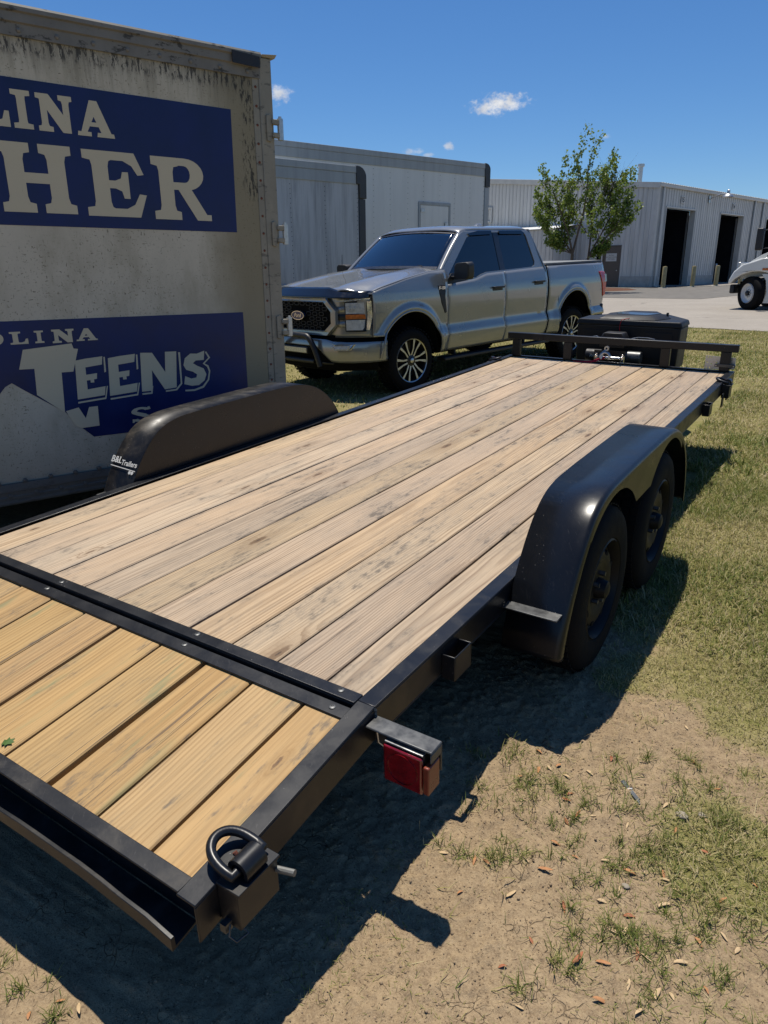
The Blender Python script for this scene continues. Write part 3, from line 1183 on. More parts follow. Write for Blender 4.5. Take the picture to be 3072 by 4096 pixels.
    # stake pockets: bent strap welded to the rail
    def pocket(yc, side, zt=-.032, L=.11, prot=.048, H=.085):
        x = XR1 if side > 0 else XL0
        mb = MB()
        t_ = .005
        a, b = sorted((x + side * .0005, x + side * prot))
        mb.box(a, b, yc - L / 2, yc - L / 2 + t_, zt - H, zt)
        mb.box(a, b, yc + L / 2 - t_, yc + L / 2, zt - H, zt)
        a, b = sorted((x + side * (prot - t_), x + side * prot))
        mb.box(a, b, yc - L / 2 + t_ + .0002, yc + L / 2 - t_ - .0002, zt - H, zt)
        part(mb, 'stake_pocket', S, bevel=.0025)
    for y in (.385, 4.27, 3.2):
        pocket(y, 1) if y != 3.2 else None
    for y in (.385, 3.23, 4.16):
        pocket(y, -1)

    # folded D ring lashing points on side brackets
    def lash(yc, side, big=1.0, zt=-.055):
        x = XR1 if side > 0 else XL0
        root = thing('lashing_ring', None, None)
        root.parent = T
        root.location = Vector((x, yc, zt)) - TOFF
        root.scale = (side, 1, 1)
        mb = MB()
        mb.box(.001, .066, -.062, .062, -.007, 0)
        mb.build('plate', M['steel_dusty'], root, bevel=.0015)
        mb = MB()
        mb.box(.001, .058, -.060, .060, -.105, -.0075)
        mb.build('bracket', M['steel'], root, bevel=.002)
        mb = MB()
        pr = [(math.cos(a) * .028, math.sin(a) * .028) for a in [PI * i / 12 for i in range(-2, 15)]]
        inn = [(p[0] * .62, p[1] * .62) for p in reversed(pr)]
        mb.prism(pr + inn, lambda a, b, s: (.034 + a, -.030 + .060 * s, .016 + b))
        mb.build('clip', M['steel'], root, smooth=40)
        # ring: straight bar through the clip plus bow thrown over the rail
        pts = []
        for i in range(25):
            a = PI * (i / 24)
            u = math.sin(a)
            pts.append((.034 - .088 * (u ** .8), -.046 * math.cos(a) * (1 + .15 * math.sin(a)), .018 + .022 * u))
        bar = [(.034, .046 - .092 * i / 6, .018) for i in range(1, 6)]
        mb = MB()
        mb.tube(pts + bar, .0112, 10, closed=True)
        mb.build('ring', M['steel'], root, smooth=60)
        mb = MB()
        mb.cyl((.012, -.010, .034), (.008, -.010, .0385), .0055, n=10)
        mb.build('rivet', M['rust'], root)
        return root
    lash(-.553, 1, zt=-.062)
    lash(5.02, 1, zt=-.020)
    lash(5.19, -1, zt=-.020)
    # hitch pin and clip hanging at the rear corner
    mb = MB()
    mb.cyl((1.002, -.495, -.105), (1.045, -.486, -.100), .0075, n=10)
    part(mb, 'pin', M['boltgrey'])
    mb = MB()
    mb.tube([(.975, -.615, -.155), (.985, -.630, -.175), (1.0, -.625, -.185), (1.01, -.60, -.178), (.995, -.605, -.165)], .0025, 6)
    mb.box(.962, .978, -.632, -.612, -.172, -.150)
    part(mb, 'cotter', M['plate'])
    # bent latch bars under the front right corner
    mb = MB()
    mb.box(.962, .972, 5.10, 5.22, -.17, -.06)
    mb.box(.962, .972, 4.90, 4.97, -.19, -.08)
    part(mb, 'latch_plate', S, bevel=.003)

    # tail light arms
    for side in (1, -1):
        x = XR1 if side > 0 else XL0
        root = thing('tail_light_arm', None, None)
        root.parent = T
        root.location = Vector((x, -.052, -.028)) - TOFF
        root.scale = (side, 1, 1)
        mb = MB()
        mb.box(.001, .202, -.028, .028, -.006, 0)
        mb.box(.001, .202, .022, .028, -.09, -.0062)
        mb.box(.196, .202, -.028, .0218, -.035, -.0062)
        mb.build('arm', M['plate'], root, bevel=.003)
        mb = MB()
        mb.box(.066, .180, -.028, .014, -.135, -.018)
        mb.build('lamp_housing', M['blackplastic'], root, bevel=.006)
        mb = MB()
        mb.box(.064, .181, -.040, -.0285, -.134, -.022)
        lens = mb.build('lens', M['redlens'], root, bevel=.006, segs=3)
        mb = MB()
        mb.lathe([(-.0405, .043), (-.0425, .043), (-.0425, .046), (-.0405, .046)], 'Y', 32, (.1225, 0, -.078))
        mb.build('reflector_ring', M['redlens'], lens, smooth=40)
        mb = MB()
        mb.box(.066, .180, -.034, .012, -.0178, -.0135)
        mb.build('lens_gasket', M['galv'], root, bevel=.001)
        mb = MB()
        mb.box(.1865, .2035, -.044, .012, -.122, -.038)
        mb.build('side_marker', M['redmarker'], root, bevel=.003)
        mb = MB()
        mb.tube([(.02, .0, -.02), (.025, .0, -.06), (.05, .005, -.075), (.068, .0, -.07)], .003, 6)
        mb.build('wiring', M['galv'], root)

    # galvanised spare-wheel bracket clamped to the right post
    rb = thing('post_bracket', None, None)
    rb.parent = T
    rb.location = Vector((.86, 5.50, .06)) - TOFF
    holes = []
    for hx, hz in ((-.145, .045), (-.118, .045), (-.148, .0), (-.113, -.012), (-.15, -.045), (-.122, -.045), (-.07, 0)):
        r = .007
        holes.append([(hx + r * math.cos(a), hz + r * math.sin(a)) for a in [2 * PI * i / 8 for i in range(8)]])
    mb = MB()
    mb.prism([(-.165, -.058), (.08, -.045), (.08, .052), (-.165, .058)], lambda a, b, s: (a, .032 + .005 * s, b), holes=holes)
    mb.build('mounting_plate', M['galv'], rb, smooth=30)
    mb = MB()
    mb.box(-.075, .09, -.032, -.024, -.024, .002)
    mb.build('clamp_bar', M['plate'], rb, bevel=.0015)
    mb = MB()
    for hx in (-.062, .078):
        mb.cyl((hx, -.04, -.011), (hx, .045, -.011), .006, n=8)
    mb.build('clamp_bolts', M['galv'], rb)
    return T


TRAILER = build_trailer()


# ------------------------------------------------------------------ tool box and winch on the trailer tongue
def build_toolbox():
    o3 = (-.125, 6.25, -.112)
    B = thing('tool_box', 'black V-nosed tool box mounted on the trailer tongue behind the winch', 'tool box', deck(o3), TB)
    foot = [(-.50, -.30), (.50, -.30), (.50, .02), (.22, .42), (-.22, .42), (-.50, .02)]
    mb = MB()
    mb.prism(foot, lambda a, b, s: (a * (1 - .02 * (1 - s)), b, .002 + .395 * s))
    mb.build('body', M['toolbox'], B, bevel=.012)
    lid = [(a * 1.025, b * 1.03) for a, b in foot]
    mb = MB()
    mb.prism(lid, lambda a, b, s: (a * (1 - .035 * s), b * (1 - .035 * s), .398 + .052 * s))
    L = mb.build('lid', M['toolbox'], B, bevel=.014, segs=3)
    mb = MB()
    hump = [(-.30, -.27), (.24, -.27), (.34, .0), (.16, .36), (-.16, .36), (-.34, .0)]
    mb.prism(hump, lambda a, b, s: (a * (1 - .22 * s), b * (1 - .2 * s), .4505 + .036 * s))
    mb.build('lid_hump', M['toolbox'], L, bevel=.010)
    mb = MB()
    mb.prism([(-.17, -.10), (.13, -.14), (.22, .05), (-.2, .1)], lambda a, b, s: (a, b, .4868 + .004 * s))
    mb.build('solar_panel', M['solarblue'], L)
    mb = MB()
    mb.box(.27, .292, .06, .08, .452, .50)
    mb.build('latch_knob', M['blackplastic'], L, bevel=.003)
    for sx in (-.30, .30):
        mb = MB()
        mb.box(sx - .13, sx + .13, -.306, -.3005, .10, .35)
        mb.build('front_panel', M['toolbox'], B, bevel=.002)
    mb = MB()
    mb.tube([(-.06, -.312, .452), (-.07, -.318, .40), (-.065, -.315, .35)], .0025, 6)
    mb.tube([(-.06, -.312, .452), (-.03, -.28, .462), (0, -.25, .468)], .0025, 6)
    mb.build('cord', M['redstrap'], B)
    return B


build_toolbox()


def build_winch():
    o3 = (-.185, 5.78, -.11)
    B = thing('winch', 'black electric winch with control box and steel roller fairlead behind headboard rail', 'winch', deck(o3), TB)
    bp = M['blackplastic']
    mb = MB()
    mb.box(-.28, .30, -.10, .10, 0, .012)
    mb.build('mounting_plate', M['steel'], B, bevel=.002)
    mb = MB()
    mb.cyl((-.265, 0, .125), (-.105, 0, .125), .058, n=28)
    mot = mb.build('motor', M['blackplastic'], B, smooth=40, bevel=.004)
    R = Matrix.Rotation(PI / 2, 4, 'X')
    text_part('lettering', '3500', M['decal'], mot, Matrix.Translation((-.185, -.0575, .128)) @ R, .036, .0008)
    mb = MB()
    mb.cyl((.105, 0, .125), (.265, 0, .125), .058, n=28)
    mb.build('gearbox', M['plate'], B, smooth=40, bevel=.006)
    mb = MB()
    mb.cyl((-.104, 0, .125), (.104, 0, .125), .030, n=20)
    for i in range(16):
        x = -.09 + .012 * i
        mb.lathe([(x - .005, .036), (x, .041), (x + .005, .036)], 'X', 20, (0, 0, .125))
    mb.build('drum', M['plate'], B, smooth=40)
    mb = MB()
    pr = [(-.125, .215), (.115, .215), (.115, .30), (.085, .352), (-.095, .352), (-.125, .30)]
    mb.prism(pr, lambda a, b, s: (a, -.07 + .15 * s, b))
    cb = mb.build('control_box', bp, B, bevel=.008)
    text_part('lettering', 'BADLAND', M['decal'], cb, Matrix.Translation((-.005, -.0712, .283)) @ R, .042, .0012, bold=.001)
    mb = MB()
    for i in range(3):
        mb.box(-.10, .09, -.0765, -.0705, .222 + .014 * i, .229 + .014 * i)
    mb.build('cooling_ribs', bp, cb)
    # roller fairlead in front of the drum (towards the deck)
    mb = MB()
    fl = [(-.15, .03), (.15, .03), (.15, .24), (-.15, .24)]
    mb.prism(fl, lambda a, b, s: (a, -.135 + .006 * s, b - .045), holes=[[(-.1, .06), (.1, .06), (.1, .20), (-.1, .20)]])
    F = mb.build('fairlead', M['steel'], B)
    for x in (-.115, .135):
        mb = MB()
        mb.cyl((x, -.165, -.005), (x, -.165, .155), .021, n=18)
        mb.cyl((x, -.165, .1555), (x, -.165, .172), .012, n=12)
        mb.build('roller', M['chrome'], F, smooth=40, bevel=.002)
    for z in (.022, .13):
        mb = MB()
        mb.cyl((-.09, -.150, z), (.11, -.150, z), .014, n=16)
        mb.build('roller', M['chrome'], F, smooth=40)
    mb = MB()
    mb.tube([(.11, -.06, .30), (.16, -.055, .305), (.22, -.02, .318), (.30, .03, .312), (.36, .05, .30)], .004, 6)
    mb.tube([(-.13, -.05, .30), (-.17, -.04, .315), (-.22, -.02, .30)], .004, 6)
    mb.build('cables', M['galv'], B)
    return B


build_winch()


def build_hook():
    o3 = (-.175, 5.52, .012)
    B = thing('winch_hook', 'silver winch hook lying at the deck edge before the winch', 'hook', deck(o3), TB)
    mb = MB()
    pts = []
    for i in range(20):
        a = -.6 + 4.3 * i / 19
        pts.append((.042 * math.cos(a) - .005, -.03 + .01 * math.sin(a), .036 + .040 * math.sin(a)))
    pts.append((-.03, -.02, .075))
    pts.append((-.002, 0, .10))
    pts.reverse()
    mb.tube(pts, [.012] * 6 + [.0145] * (len(pts) - 10) + [.012, .010, .008, .006], 10)
    mb.lathe([(-.012, .010), (-.012, .022), (.012, .022), (.012, .010)], 'Y', 16, (-.002, 0, .112))
    mb.build('hook', M['galv'], B, smooth=60)
    mb = MB()
    mb.tube([(.0, -.01, .088), (.03, -.025, .075), (.04, -.03, .05)], .004, 6)
    mb.build('safety_latch', M['galv'], B)
    o3 = (-.30, 5.47, -.012)
    S = thing('pull_strap', 'red webbing pull strap lying on the planks beside the winch hook', 'strap', deck(o3), TB)
    mb = MB()
    path = [(-.17, -.005, .004), (-.12, -.006, .003), (-.06, -.004, .004), (.0, .0, .010), (.04, .012, .022), (.09, .02, .045), (.12, .025, .05)]
    V = []
    for i, p in enumerate(path):
        w = .016
        tilt = .0 + .010 * min(1, i / 4)
        V += [(p[0], p[1] - w, p[2] - tilt + .003), (p[0], p[1] + w, p[2] + tilt), (p[0], p[1] + w, p[2] + tilt + .003), (p[0], p[1] - w, p[2] - tilt + .006)]
    F = []
    for i in range(len(path) - 1):
        for k in range(4):
            a, b = i * 4 + k, i * 4 + (k + 1) % 4
            F.append((a, b, b + 4, a + 4))
    mb.add(V, F)
    mb.build('webbing', M['redstrap'], S)


build_hook()

# ------------------------------------------------------------------ silver pickup truck
M['silver'] = make_paint('silver_grey_metallic', (.30, .302, .295), .40, .22)
M['glass_side'] = make_glass('dark_privacy_glass', (.006, .008, .010), .05)
M['glass_front'] = make_glass('windscreen_glass', (.020, .030, .042), .80, base=.10, dif=.06)
M['tailred'] = simple('bright_red_lens', (.55, .010, .016), .15, 0, .5, .2, 30, coat=.6)
M['glossblack'] = simple('gloss_black', (.008, .008, .009), .10, 0, .5, .1, 10, coat=.6)
M['interior'] = simple('grey_interior_trim', (.10, .10, .10), .7, 0, .3, .2, 10)
M['dash'] = simple('grey_dashboard', (.20, .205, .205), .7, 0, .3, .15, 10)
M['lampglass'] = simple('headlamp_glass', (.58, .59, .60), .08, .25, .8, .25, 25, coat=1.0)
M['lampchrome'] = simple('lamp_chrome', (.80, .80, .78), .12, .9, .5, .05)
M['machined'] = simple('machined_alloy', (.50, .50, .49), .34, .9, .5, .1, 40)
M['darkalloy'] = simple('dark_alloy', (.035, .035, .037), .35, .5, .5, .2)
M['well'] = simple('wheel_well_black', (.006, .006, .006), .9, 0, .1, .2)
M['badgeblue'] = simple('badge_blue', (.01, .03, .12), .2, .2, .5, .1, coat=.6)
M['ledwhite'] = simple('led_lens', (.55, .53, .42), .25, .2, .6, .25, 90, coat=.5)


def build_pickup():
    hub = Vector((-3.009, 6.635, .52))
    t = Vector((.228369, .97294427, .03502925)).normalized()
    lat = t.cross(Vector((0, 0, 1))).normalized()
    up = lat.cross(t)
    org = hub - t * .95 - lat * 1.05 - up * .42
    R3 = Matrix((lat, t, up)).transposed()
    # empty at the truck's base: between the wheels on the ground
    base = Vector((0, 2.8, 0))
    T = thing('pickup_truck', 'silver crew-cab pickup truck parked on the grass beyond the flatbed trailer', 'pickup truck', org + R3 @ base, R3)
    OFF = base
    S, G = M['silver'], M['blackplastic']
    def part(mb, name, mat, par=None, **k):
        return mb.build(name, mat, par or T, OFF, **k)

    FA, RA = (.97, .50, .54), (4.675, .645, .45)
    # ---- side surface
    prof = [(.44, .985), (.50, 1.015), (.58, 1.040), (.685, 1.058), (.74, 1.046), (.80, 1.018), (.90, 1.024), (1.05, 1.036), (1.18, 1.040), (1.28, 1.030), (1.36, 1.010), (1.45, .985), (1.56, .945)]
    def sidex(u, w):
        x = np.interp(w, [p[0] for p in prof], [p[1] for p in prof])
        if u < .75:                         # nose taper
            x -= .115 * ((.75 - u) / .75) ** 1.8
        if u > 5.1:
            x -= .035 * ((u - 5.1) / .55) ** 2
        if u > 4.0:                         # bed: softer sill
            k = min(1, (u - 4.0) / .25)
            x = x * (1 - k) + k * (x + .012 * max(0, (.80 - w) / .2) - (.03 if w > 1.44 else 0) * 0)
        for cu, cw, r in (FA, RA):
            d = math.hypot(u - cu, w - cw) - r
            if w > .45:
                k = max(0.0, min(1.0, 1 - abs(d - .035) / .085))
                x += .034 * k * k * (3 - 2 * k)
        return x
    def arch(u):
        z = 0
        for cu, cw, r in (FA, RA):
            d = r * r - (u - cu) ** 2
            if d > 0:
                z = max(z, cw + math.sqrt(d))
        return z
    def low(u):
        base_w = .465 if 1.45 < u < 4.23 else (.775 if u < .55 else .60)
        if u > 5.10:
            base_w = .665
        return max(base_w, arch(u))
    def top_f(u):
        return np.interp(u, [.30, .5, .9, 1.35, 1.66], [1.285, 1.345, 1.425, 1.495, 1.512])
    def belt(u):
        return np.interp(u, [1.66, 2.25, 2.50, 3.90], [1.325, 1.372, 1.430, 1.475])
    def cols(u0, u1):
        us = set(np.linspace(u0, u1, max(6, int((u1 - u0) / .045))).round(4))
        for cu, cw, r in (FA, RA):
            for a in np.linspace(0, PI, 46):
                u = cu + r * math.cos(a)
                if u0 < u < u1:
                    us.add(round(u, 4))
        return sorted(us)
    def side_panel(name, u0, u1, topf, sgn, mat=S):
        us = cols(u0, u1)
        n = 24
        def fn(u, s):
            lo, hi = low(u), topf(u)
            w = lo + (hi - lo) * s
            return (sgn * sidex(u, w), u, w)
        mb = MB()
        mb.grid(fn, us, [i / n for i in range(n + 1)], flip=sgn > 0)
        return part(mb, name, mat, smooth=28, solid=.012)
    panels = {}
    for sgn in (1, -1):
        fe = side_panel('front_fender', .34, 1.660, top_f, sgn)
        fd = side_panel('front_door', 1.668, 2.892, belt, sgn)
        rd = side_panel('rear_door', 2.900, 3.925, belt, sgn)
        bs = side_panel('bed_side', 3.968, 5.60, lambda u: 1.478, sgn)
        panels[sgn] = (fe, fd, rd, bs)
        # flare lips
        for (cu, cw, r), par in ((FA, fe), (RA, bs)):
            pts = []
            a0 = math.asin(max(-1, min(1, (.47 - cw) / r))) if cw > .47 else .0
            for i in range(41):
                a = PI * i / 40
                u, w = cu + (r + .004) * math.cos(a), cw + (r + .004) * math.sin(a)
                pts.append((sgn * (sidex(u, max(w, .47)) + .002), u, w))
            mb = MB()
            mb.tube(pts, .014, 8)
            part(mb, 'arch_lip', S, par)
        # wheel wells
        for cu, cw, r in (FA, RA):
            mb = MB()
            pr = [(cu + r * 1.01 * math.cos(a), cw + r * 1.01 * math.sin(a)) for a in [PI * i / 24 for i in range(25)]]
            V, F = [], []
            for u, w in pr:
                V += [(sgn * .99, u, w), (sgn * .62, u, w)]
            for i in range(24):
                F.append((2 * i, 2 * i + 1, 2 * i + 3, 2 * i + 2))
            F.append(tuple(2 * i + 1 for i in range(25)))
            mb.add(V, F)
            part(mb, 'wheel_well', M['well'], smooth=40)
        # handles
        for u, w, d in ((2.70, 1.222, fd), (3.69, 1.251, rd)):
            mb = MB()
            x = sidex(u, w)
            mb.hexa([(sgn * (x - .01), u - .115, w - .03), (sgn * (x + .004), u - .115, w - .03), (sgn * (x + .004), u + .115, w - .03), (sgn * (x - .01), u + .115, w - .03),
                     (sgn * (x - .01), u - .115, w + .03), (sgn * (x + .006), u - .115, w + .03), (sgn * (x + .006), u + .115, w + .03), (sgn * (x - .01), u + .115, w + .03)])
            part(mb, 'handle_cup', M['blackplastic'], d, bevel=.004)
            mb = MB()
            mb.box(*sorted((sgn * (x + .012), sgn * (x + .045))), u - .118, u + .118, w + .004, w + .032)
            part(mb, 'handle', M['blackplastic'], d, bevel=.010, segs=3)
        # fender vent with badge
        mb = MB()
        vp = [(1.475, 1.325), (1.600, 1.325), (1.602, 1.245), (1.585, 1.18), (1.625, .98), (1.600, .965), (1.525, 1.10), (1.490, 1.215)]
        mb.prism(vp, lambda a, b, s: (sgn * (sidex(a, b) + .010 - .03 * s), a, b))
        ve = part(mb, 'fender_vent', G, fe, bevel=.003)
        if sgn > 0:
            m = Matrix(((0, 0, 1, sidex(1.535, 1.29) + .0125), (1, 0, 0, 1.537 - OFF.y), (0, 1, 0, 1.288), (0, 0, 0, 1)))
            m = Matrix(((0, 0, 1, sidex(1.535, 1.29) + .0125), (1, 0, 0, 1.537 - OFF.y), (0, 1, 0, 1.288 - OFF.z), (0, 0, 0, 1)))
            text_part('badge', 'F-150', M['lampchrome'], ve, m, .052, .003, bold=.0012)

    # ---- hood
    def hoodw(u, x):
        c = np.interp(u, [.06, .12, .3, .8, 1.35, 1.56], [1.300, 1.345, 1.385, 1.455, 1.515, 1.530])
        ax = abs(x) / .93
        ridge = .022 * math.exp(-((abs(x) - .56) / .13) ** 2) * min(1, u / .4)
        edge = top_f(max(u, .30)) + .006
        k = max(0, min(1, (ax - .70) / .30))
        k = k * k * (3 - 2 * k)
        return (c + ridge - .012 * (1 - ax)) * (1 - k) + edge * k
    def ufront(x):
        a = abs(x)
        return .02 + .05 * (a / .7) ** 2 + .27 * max(0, (a - .55) / .45) ** 2
    xs = np.linspace(-1, 1, 41)
    def hoodfn(s, k):
        x0 = k * .955
        u0 = ufront(x0) + .03
        u = u0 + (1.575 - u0) * s
        xe = k * (sidex(u, top_f(max(u, .30))) - .004 if u > .3 else .955 * (1 - .0))
        xe = k * min(.965, sidex(max(u, .34), top_f(max(u, .34))) - .004)
        return (xe, u, hoodw(u, xe))
    mb = MB()
    mb.grid(hoodfn, np.linspace(0, 1, 30), xs)
    part(mb, 'hood', S, smooth=40, solid=.015)
    # cowl and wipers
    mb = MB()
    mb.grid(lambda s, k: (k * .90, 1.50 + .14 * s + .05 * k * k, 1.527 + .006 * s - .014 * k * k), [0, .5, 1], np.linspace(-1, 1, 13))
    part(mb, 'cowl', G, solid=.02)
    for a, b in (((.62, 1.60, 1.556), (-.10, 1.69, 1.610)), ((-.12, 1.58, 1.556), (-.78, 1.69, 1.602))):
        mb = MB()
        a, b = Vector(a), Vector(b)
        mid = a.lerp(b, .45) + Vector((0, -.01, .012))
        mb.tube([a, mid, b], [.012, .010, .006], 6)
        mb.tube([a.lerp(b, .18) + Vector((0, .02, .02)), b + Vector((0, .01, .005))], .008, 6)
        part(mb, 'wiper', G)
    # bug deflector on the hood edge
    mb = MB()
    def defl(s, k):
        x = k * .965
        u = ufront(x) - .035 + .075 * s + .005
        raised = .03 * (1 if abs(x) < .48 else max(0, 1 - (abs(x) - .48) / .14))
        ed = -.022 * max(0, (abs(x) - .5) / .46)
        return (x, u - (.04 if abs(x) < .95 else 0) * (1 - s), 1.255 + (.085 + raised) * s + ed)
    mb.grid(defl, np.linspace(0, 1, 6), np.linspace(-1, 1, 45))
    part(mb, 'bug_deflector', M['glossblack'], smooth=50, solid=.006)

    # ---- front end
    def fascia(x, w, o=0.0):
        return (x, ufront(x) - o + .06 * max(0, (w - 1.0)) ** 1.0 * .4, w)
    mb = MB()
    mb.grid(lambda k, w: fascia(k * .965, w), np.linspace(-1, 1, 41), np.linspace(.77, 1.29, 12))
    part(mb, 'front_fascia', S, smooth=40, solid=.02)
    oct_o = [(-.66, .93), (-.52, .80), (.52, .80), (.66, .93), (.66, 1.10), (.52, 1.245), (-.52, 1.245), (-.66, 1.10)]
    oct_i = [(-.595, .945), (-.48, .855), (.48, .855), (.595, .945), (.595, 1.085), (.48, 1.20), (-.48, 1.20), (-.595, 1.085)]
    def dense(poly, k=6):
        out = []
        for i in range(len(poly)):
            a, b = poly[i], poly[(i + 1) % len(poly)]
            for j in range(k):
                out.append((a[0] + (b[0] - a[0]) * j / k, a[1] + (b[1] - a[1]) * j / k))
        return out
    mb = MB()
    mb.prism(dense(oct_o), lambda a, b, s: fascia(a, b, .068 - .06 * s), holes=[dense(oct_i)])
    gs = part(mb, 'grille_surround', S, bevel=.008, smooth=40)
    mb = MB()
    def gcell(k, s):
        x = k * .60
        c_ = max(0, (abs(x) - .48) / .115)
        w0, w1 = .853 + .092 * min(1, c_), 1.202 - .117 * min(1, c_)
        return fascia(x, w0 + (w1 - w0) * s, .034)
    mb.grid(gcell, np.linspace(-1, 1, 41), np.linspace(0, 1, 6))
    gr = part(mb, 'grille', M['well'], smooth=40)
    # honeycomb cells
    proto = None
    cw_, ch_ = .118, .062
    for r in range(6):
        for c in range(-6, 7):
            x = c * cw_ + (cw_ / 2 if r % 2 else 0)
            w = .875 + r * (ch_ - .002)
            lim = .565 - max(0, (.935 - w)) * 1.15 - max(0, (w - 1.10)) * 1.15
            if abs(x) + .035 > lim or (abs(x) < .16 and .95 < w < 1.12):
                continue
            mb = MB()
            hx = [(.052, 0), (.036, .024), (-.036, .024), (-.052, 0), (-.036, -.024), (.036, -.024)]
            inn = [(a * .80, b * .72) for a, b in hx]
            if proto is None:
                mb.prism(hx, lambda a, b, s: (a, -.044 + .012 * s, b), holes=[inn])
                proto = mb.build('grille_cell', G, gr)
                o = proto
            else:
                o = proto.copy()
                COL.objects.link(o)
                o.parent = gr
            o.location = Vector((x, ufront(x), w)) - OFF
    # badge on the grille
    mb = MB()
    el = [(.125 * math.cos(a), .052 * math.sin(a)) for a in [2 * PI * i / 32 for i in range(32)]]
    mb.prism(el, lambda a, b, s: (a, -.062 + .03 * s, 1.03 + b))
    bd = part(mb, 'badge', M['badgeblue'], gr, bevel=.003)
    mb = MB()
    mb.prism([(a * 1.03, b * 1.07) for a, b in el], lambda a, b, s: (a, -.066 + .02 * s, 1.03 + b), holes=[[(a * .97, b * .93) for a, b in el]])
    part(mb, 'badge_ring', M['lampchrome'], bd)
    m = Matrix(((1, 0, 0, 0 - OFF.x), (0, 0, -1, -.0645 - OFF.y), (0, 1, 0, 1.03 - OFF.z), (0, 0, 0, 1)))
    text_part('lettering', 'Ford', M['lampchrome'], bd, m, .072, .002, shear=.25)
    # bars from the grille to the lamps
    for sgn in (1, -1):
        for w0, w1, mat in ((.985, 1.055, G), (.90, .965, S), (1.075, 1.145, S)):
            mb = MB()
            mb.grid(lambda k, w: fascia(sgn * (.655 + .16 * k), w, .022), np.linspace(0, 1, 5), [w0, (w0 + w1) / 2, w1])
            part(mb, 'grille_bar', mat, gs, solid=.02)
        # headlamp: front face wraps round the corner
        def lampp(s, w, o=0.0):
            # s: 0..1 across the front, 1..1.6 along the side
            pts = [(.752, ufront(.752) - .03), (.86, ufront(.86) - .028), (.925, .235), (.955, .30), (.985, .40), (1.0, .50)]
            ss = [0, .45, .75, 1.0, 1.35, 1.7]
            x = np.interp(s, ss, [p[0] for p in pts])
            u = np.interp(s, ss, [p[1] for p in pts])
            return (sgn * (x + o * (.2 if s < .75 else 1)), u - o * (1 if s < .75 else .2), w)
        mb = MB()
        hl = [(0, .845), (.8, .845), (1.02, .86), (1.45, 1.10), (1.50, 1.20), (1.38, 1.245), (0, 1.225)]
        mb.prism(dense(hl, 5), lambda a, b, s: lampp(a, b, .012 - .06 * s))
        hd = part(mb, 'headlamp', M['darkalloy'], smooth=40)
        for nm, poly, mat, o in (('lens', [(.05, 1.06), (.80, 1.06), (.78, 1.19), (.05, 1.185)], M['lampglass'], .018),
                                 ('lens', [(.05, .865), (.74, .865), (.80, .985), (.05, .985)], M['lampglass'], .018),
                                 ('turn_lens', [(.04, .995), (.84, .995), (.82, 1.05), (.04, 1.05)], M['amberlens'], .018),
                                 ('side_marker', [(1.17, 1.02), (1.23, 1.03), (1.36, 1.11), (1.37, 1.18), (1.24, 1.18), (1.24, 1.10)], M['amberlens'], .018),
                                 ('light_guide', [(.84, .862), (.99, .862), (1.14, 1.03), (1.10, 1.205), (.9, 1.20), (.92, 1.05)], M['lampchrome'], .019),
                                 ('light_guide', [(-.28, 1.198), (1.05, 1.222), (1.05, 1.236), (-.36, 1.228)], M['lampchrome'], .021)):
            mb = MB()
            def f2(a, b, s, o=o):
                if a < 0:
                    x = .752 + a * .30
                    return (sgn * x, ufront(x) - .045 - o + .01 * s, b)
                return lampp(a, b, o - .008 * s)
            mb.prism(dense(poly, 4), f2)
            part(mb, nm, mat, hd, smooth=40)
        mb = MB()
        for k in range(3):
            x = .80 + .045 * k
            mb.lathe([(-.002, .030 - .004 * k), (.02, .018), (.022, .001)], 'Y', 16, (sgn * x, ufront(x) - .055, 1.12))
        o_ = part(mb, 'bulb_bowls', M['lampchrome'], hd, smooth=40)
        o_['kind'] = 'stuff'

    # ---- bumper
    def bump(k, w, o=0.0):
        s = abs(k)
        path = [(0, -.06), (.45, -.055), (.70, -.015), (.86, .085), (.965, .24), (1.015, .40), (1.03, .525)]
        ss = [0, .35, .56, .72, .84, .93, 1]
        x = np.interp(s, ss, [p[0] for p in path])
        u = np.interp(s, ss, [p[1] for p in path])
        d = .03 * ((w - .62) / .15) ** 2
        return ((1 if k >= 0 else -1) * (x - .012 * ((w - .62) / .15) ** 2), u + d, w)
    def lowb(k):
        return np.interp(abs(k), [0, .26, .34, .46, 1], [.66, .66, .60, .475, .465])
    mb = MB()
    mb.grid(lambda k, s: bump(k, lowb(k) + (np.interp(abs(k), [0, .4, .5, 1], [.755, .755, .735, .715]) - lowb(k)) * s), np.linspace(-1, 1, 81), np.linspace(0, 1, 10))
    bm_ = part(mb, 'front_bumper', S, smooth=40, solid=.02)
    mb = MB()
    mb.grid(lambda k, w: (k * .97, np.interp(abs(k), [0, .6, 1], [-.01, .04, .42]), w), np.linspace(-1, 1, 25), np.linspace(.37, .80, 5))
    part(mb, 'lower_grille', M['well'], smooth=40, solid=.02)
    mb = MB()
    mb.grid(lambda k, s: (k * .93, np.interp(abs(k), [0, .6, 1], [-.04, .02, .40]) + .10 * s, .455 - .11 * s), np.linspace(-1, 1, 25), np.linspace(0, 1, 4))
    part(mb, 'air_dam', G, smooth=40, solid=.015)
